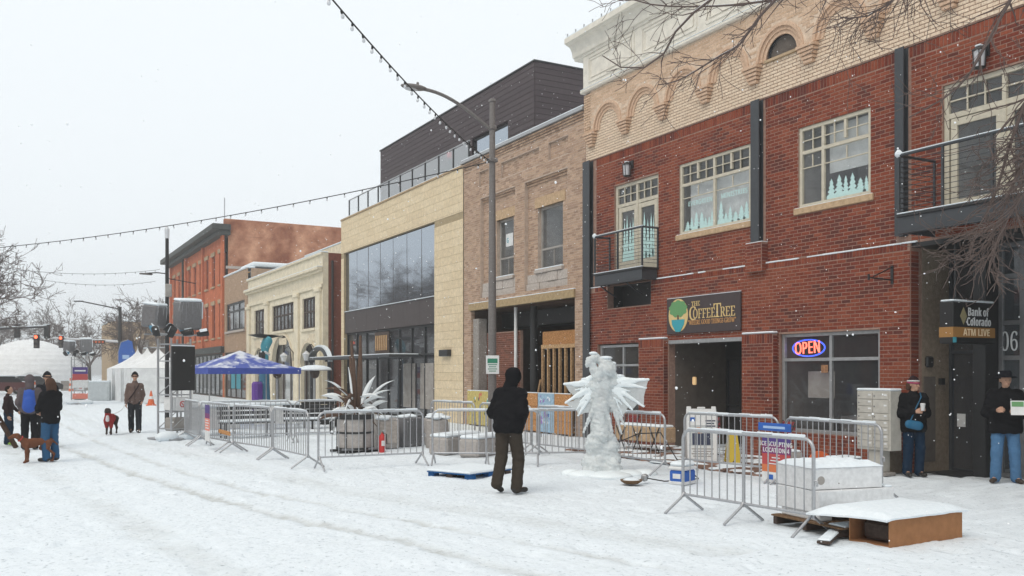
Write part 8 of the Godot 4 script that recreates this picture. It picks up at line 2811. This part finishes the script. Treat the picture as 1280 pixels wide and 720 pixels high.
# ---------------------------------------------------------------- ice sculpture
func build_ice() -> void:
	var m := pm("ice", Color(0.93, 0.985, 1.0), 0.2, "soft", 3.0, 0.35)
	m.refraction_enabled = true
	m.refraction_scale = 0.031
	m.albedo_color.a = 0.62
	var mw := pm("ice_clear", Color(0.93, 0.985, 1.0), 0.12, "soft", 3.0, 0.3)
	mw.refraction_enabled = true
	mw.refraction_scale = 0.031
	mw.albedo_color.a = 0.5
	pm("ice_cloudy", Color(0.86, 0.92, 0.945), 0.35, "snowc", 3.0, 0.5)
	var t := thing("ice_sculpture", "carved ice figure with spread wings on a rough ice base", "ice sculpture", Vector3(9.45, 0, -13.75), -0.505)
	var base := []
	for q in [[-0.16, 0.0, 0.1, 0.3], [0.18, 0.02, 0.12, 0.28], [0.0, 0.3, 0.0, 0.3], [-0.1, 0.55, 0.02, 0.26], [0.14, 0.5, 0.0, 0.25], [0.02, 0.72, 0.0, 0.24], [0.22, 0.25, 0.0, 0.2], [-0.24, 0.2, 0.02, 0.16]]:
		base.append([Vector3(q[0], q[1], q[2]), Vector3(q[0] * 0.9, q[1] + 0.08, q[2]), q[3] * 0.82, q[3] * 0.68, Vector3(0.92, 1.05, 0.8)])
	part(t, "base", blob(base, 0.022, 0.05, 0.05, 5.0).mesh(), m)
	var sk := MB.new()
	for q in [[-0.35, 0.0, 0.3, 0.3], [0.1, 0.0, 0.45, 0.42], [0.45, 0.0, 0.2, 0.3], [-0.55, 0.0, 0.1, 0.2], [0.75, 0.0, 0.1, 0.26]]:
		sk.ball(Vector3(q[0], 0.0, q[2]), Vector3(q[3], 0.1, q[3] * 0.8), 12, 6)
	part(t, "fallen_ice", sk.mesh(), M["ice_cloudy"])
	# body, twin heads and hanging drapery
	var body := [[Vector3(0.0, 0.7, 0), Vector3(-0.03, 0.95, 0), 0.2, 0.13], [Vector3(-0.03, 0.95, 0), Vector3(-0.02, 1.2, 0), 0.125, 0.14], [Vector3(-0.02, 1.2, 0), Vector3(0.0, 1.55, 0), 0.14, 0.17, Vector3(1.2, 1, 0.8)], [Vector3(0.0, 1.55, 0), Vector3(0.01, 1.78, 0.02), 0.17, 0.13, Vector3(1.1, 1, 0.8)],
		[Vector3(0.05, 1.62, 0), Vector3(0.36, 1.64, 0.02), 0.12, 0.06, Vector3(1, 1, 0.7)], [Vector3(-0.05, 1.6, 0), Vector3(-0.34, 1.58, 0.02), 0.12, 0.055, Vector3(1, 1, 0.7)], [Vector3(0.05, 1.45, 0), Vector3(0.36, 1.36, 0.02), 0.11, 0.05, Vector3(1, 1, 0.6)], [Vector3(-0.05, 1.42, 0), Vector3(-0.32, 1.34, 0.02), 0.11, 0.05, Vector3(1, 1, 0.6)],
		[Vector3(-0.1, 1.75, 0.02), Vector3(-0.17, 1.98, 0.02), 0.08, 0.07], [Vector3(-0.2, 2.05, 0.03), Vector3(-0.13, 2.09, 0.02), 0.075, 0.08], [Vector3(-0.24, 2.0, 0.05), Vector3(-0.27, 1.93, 0.06), 0.045, 0.03], [Vector3(-0.08, 2.12, 0), Vector3(-0.06, 2.06, 0), 0.045, 0.055],
		[Vector3(0.03, 2.02, 0), Vector3(0.09, 1.88, 0.03), 0.1, 0.14], [Vector3(0.12, 2.0, 0), Vector3(0.19, 1.9, 0), 0.085, 0.085], [Vector3(0.2, 1.84, 0.02), Vector3(0.25, 1.74, 0.02), 0.06, 0.05], [Vector3(-0.02, 1.9, 0.1), Vector3(-0.06, 1.7, 0.12), 0.06, 0.05]]
	for q in [[-0.12, 1.25, -0.33, 0.74], [-0.06, 1.2, -0.2, 0.8], [0.14, 1.4, 0.36, 0.72], [0.2, 1.3, 0.42, 0.86], [0.08, 1.2, 0.2, 0.72]]:
		body.append([Vector3(q[0], q[1], 0.04), Vector3(q[2], q[3], 0.06), 0.05, 0.018])
	part(t, "figure", blob(body, 0.017, 0.03, 0.026, 8.0).mesh(), m)
	# snow resting on the heads and shoulders
	for q in [[-0.15, 2.17, 0.03, 0.08], [0.08, 2.09, 0.02, 0.12], [0.2, 1.99, 0.0, 0.07], [0.33, 1.76, 0.0, 0.09], [-0.3, 1.7, 0.0, 0.07]]:
		var sb := MB.new()
		sb.ball(Vector3(q[0], q[1], q[2]), Vector3(q[3], 0.035, q[3] * 0.7), 10, 6)
		part(t, "snow_cap", sb.mesh(), M["snow"])
	# wings: a thin curved sheet of clear ice with sharp corners, stiffened by carved ribs
	var fans := [[Vector2(0.06, 1.62), [Vector2(0.05, 1.82), Vector2(0.3, 1.74), Vector2(0.55, 1.675), Vector2(0.83, 1.70), Vector2(0.79, 1.55), Vector2(0.755, 1.4), Vector2(0.75, 1.22), Vector2(0.64, 1.265), Vector2(0.55, 1.16), Vector2(0.47, 1.2), Vector2(0.38, 1.04), Vector2(0.3, 1.1), Vector2(0.08, 1.12)], [3, 4, 6, 8, 10]],
		[Vector2(-0.06, 1.6), [Vector2(-0.05, 1.8), Vector2(-0.25, 1.7), Vector2(-0.42, 1.61), Vector2(-0.67, 1.62), Vector2(-0.58, 1.48), Vector2(-0.47, 1.39), Vector2(-0.5, 1.32), Vector2(-0.65, 1.28), Vector2(-0.55, 1.19), Vector2(-0.45, 1.16), Vector2(-0.42, 1.05), Vector2(-0.3, 1.1), Vector2(-0.08, 1.12)], [3, 5, 7, 9, 10]]]
	for wgt in fans:
		var sheet := MB.new()
		sheet.prism(PackedVector2Array(wgt[1]), -0.013, 0.013)
		for i in sheet.v.size():
			sheet.v[i].z += 0.16 * sheet.v[i].x * sheet.v[i].x
		var so := part(t, "wing", sheet.mesh(), mw)
		var bn := []
		var fl := Vector3(1, 1, 0.8)
		var at := func(q: Vector2, r: float) -> Vector3: return Vector3(q.x, q.y, 0.16 * q.x * q.x + r)
		for i in 3:
			bn.append([at.call(wgt[1][i], 0.0), at.call(wgt[1][i + 1], 0.0), 0.06 - 0.014 * i, 0.046 - 0.014 * i, fl])
		for i in wgt[2]:
			var q: Vector2 = wgt[1][i]
			var mid: Vector2 = wgt[0].lerp(q, 0.5) + Vector2(0, 0.03)
			bn.append([at.call(wgt[0], 0.0), at.call(mid, 0.012), 0.055, 0.04, fl])
			bn.append([at.call(mid, 0.012), at.call(q, 0.0), 0.04, 0.022, fl])
		# frosted streaks between the ribs
		for i in 7:
			var a: Vector2 = wgt[1][3].lerp(wgt[1][10], (i + 0.5) / 7.0) * Vector2(0.88, 1.0)
			bn.append([at.call(wgt[0].lerp(a, 0.3), 0.022), at.call(wgt[0].lerp(a, 0.85), 0.018), 0.02, 0.014])
		part(so, "rib", blob(bn, 0.014, 0.02, 0.008, 9.0).mesh(), M["ice_cloudy"])

func _ready() -> void:
	rng.seed = 77
	var cam := Camera3D.new()
	cam.name = "camera"
	add_child(cam)
	cam.position = Vector3(0, 1.82, 0)
	cam.rotation.y = deg_to_rad(-28.95)
	cam.projection = Camera3D.PROJECTION_FRUSTUM
	cam.near = 0.1
	cam.far = 3000.0
	cam.size = 0.1 * 720.0 / 1150.0
	cam.frustum_offset = Vector2(0.0, 0.1 * 106.0 / 1150.0)
	cam.current = true
	var env := Environment.new()
	var sky := Sky.new()
	var sm := ProceduralSkyMaterial.new()
	var sc := lin(0.84, 0.89, 0.925)
	sm.sky_top_color = sc
	sm.sky_horizon_color = sc
	sm.ground_horizon_color = lin(0.7, 0.73, 0.75)
	sm.ground_bottom_color = lin(0.7, 0.73, 0.75)
	sm.sun_angle_max = 1.0
	sky.sky_material = sm
	env.background_mode = Environment.BG_SKY
	env.sky = sky
	env.tonemap_mode = Environment.TONE_MAPPER_LINEAR
	env.tonemap_exposure = 1.15
	env.fog_enabled = true
	env.fog_density = 0.0021
	env.fog_light_color = Color(0.985, 0.995, 1.0)
	env.sdfgi_enabled = true
	env.ssao_enabled = true
	env.ssil_enabled = true
	var we := WorldEnvironment.new()
	we.name = "world_environment"
	we.environment = env
	add_child(we)
	var sun := DirectionalLight3D.new()
	sun.name = "overcast_sun"
	sun.rotation_degrees = Vector3(-52, -65, 0)
	sun.light_energy = 0.5
	sun.light_color = Color(1.0, 0.98, 0.95)
	sun.light_angular_distance = 40.0
	sun.shadow_enabled = true
	add_child(sun)
	make_materials()
	build_ground()
	build_cafe_block()
	build_buff_brick()
	build_block_building()
	build_cream_building()
	build_far_row()
	build_alley_arch()
	build_hoarding()
	build_opposite()
	build_trees()
	rng.seed = 99
	build_street_lamp()
	build_signals()
	build_far_things()
	string_lights("string of bulbs from the tall lamp post up over the street", Vector3(11.05, 7.35, -21.22), Vector3(-7, 7.5, 3), 0.9, 64)
	string_lights("string of bulbs from the tall lamp post away to the left", Vector3(11.05, 7.3, -21.22), Vector3(-4.5, 6.7, -46), 0.5, 46, 0.014)
	string_lights("faint string of bulbs high over the far street", Vector3(9.0, 8.6, -64), Vector3(-6, 8.8, -58), 0.9, 24, 0.012)
	string_lights("lower faint string of bulbs over the far street", Vector3(9.0, 8.0, -66), Vector3(-5, 9.6, -62), 1.2, 24, 0.012)
	build_paving()
	build_barriers()
	build_towers()
	build_patio()
	build_planter()
	build_foreground()
	build_people()
	build_dogs()
	build_ice()
	build_flakes()
#OBJ
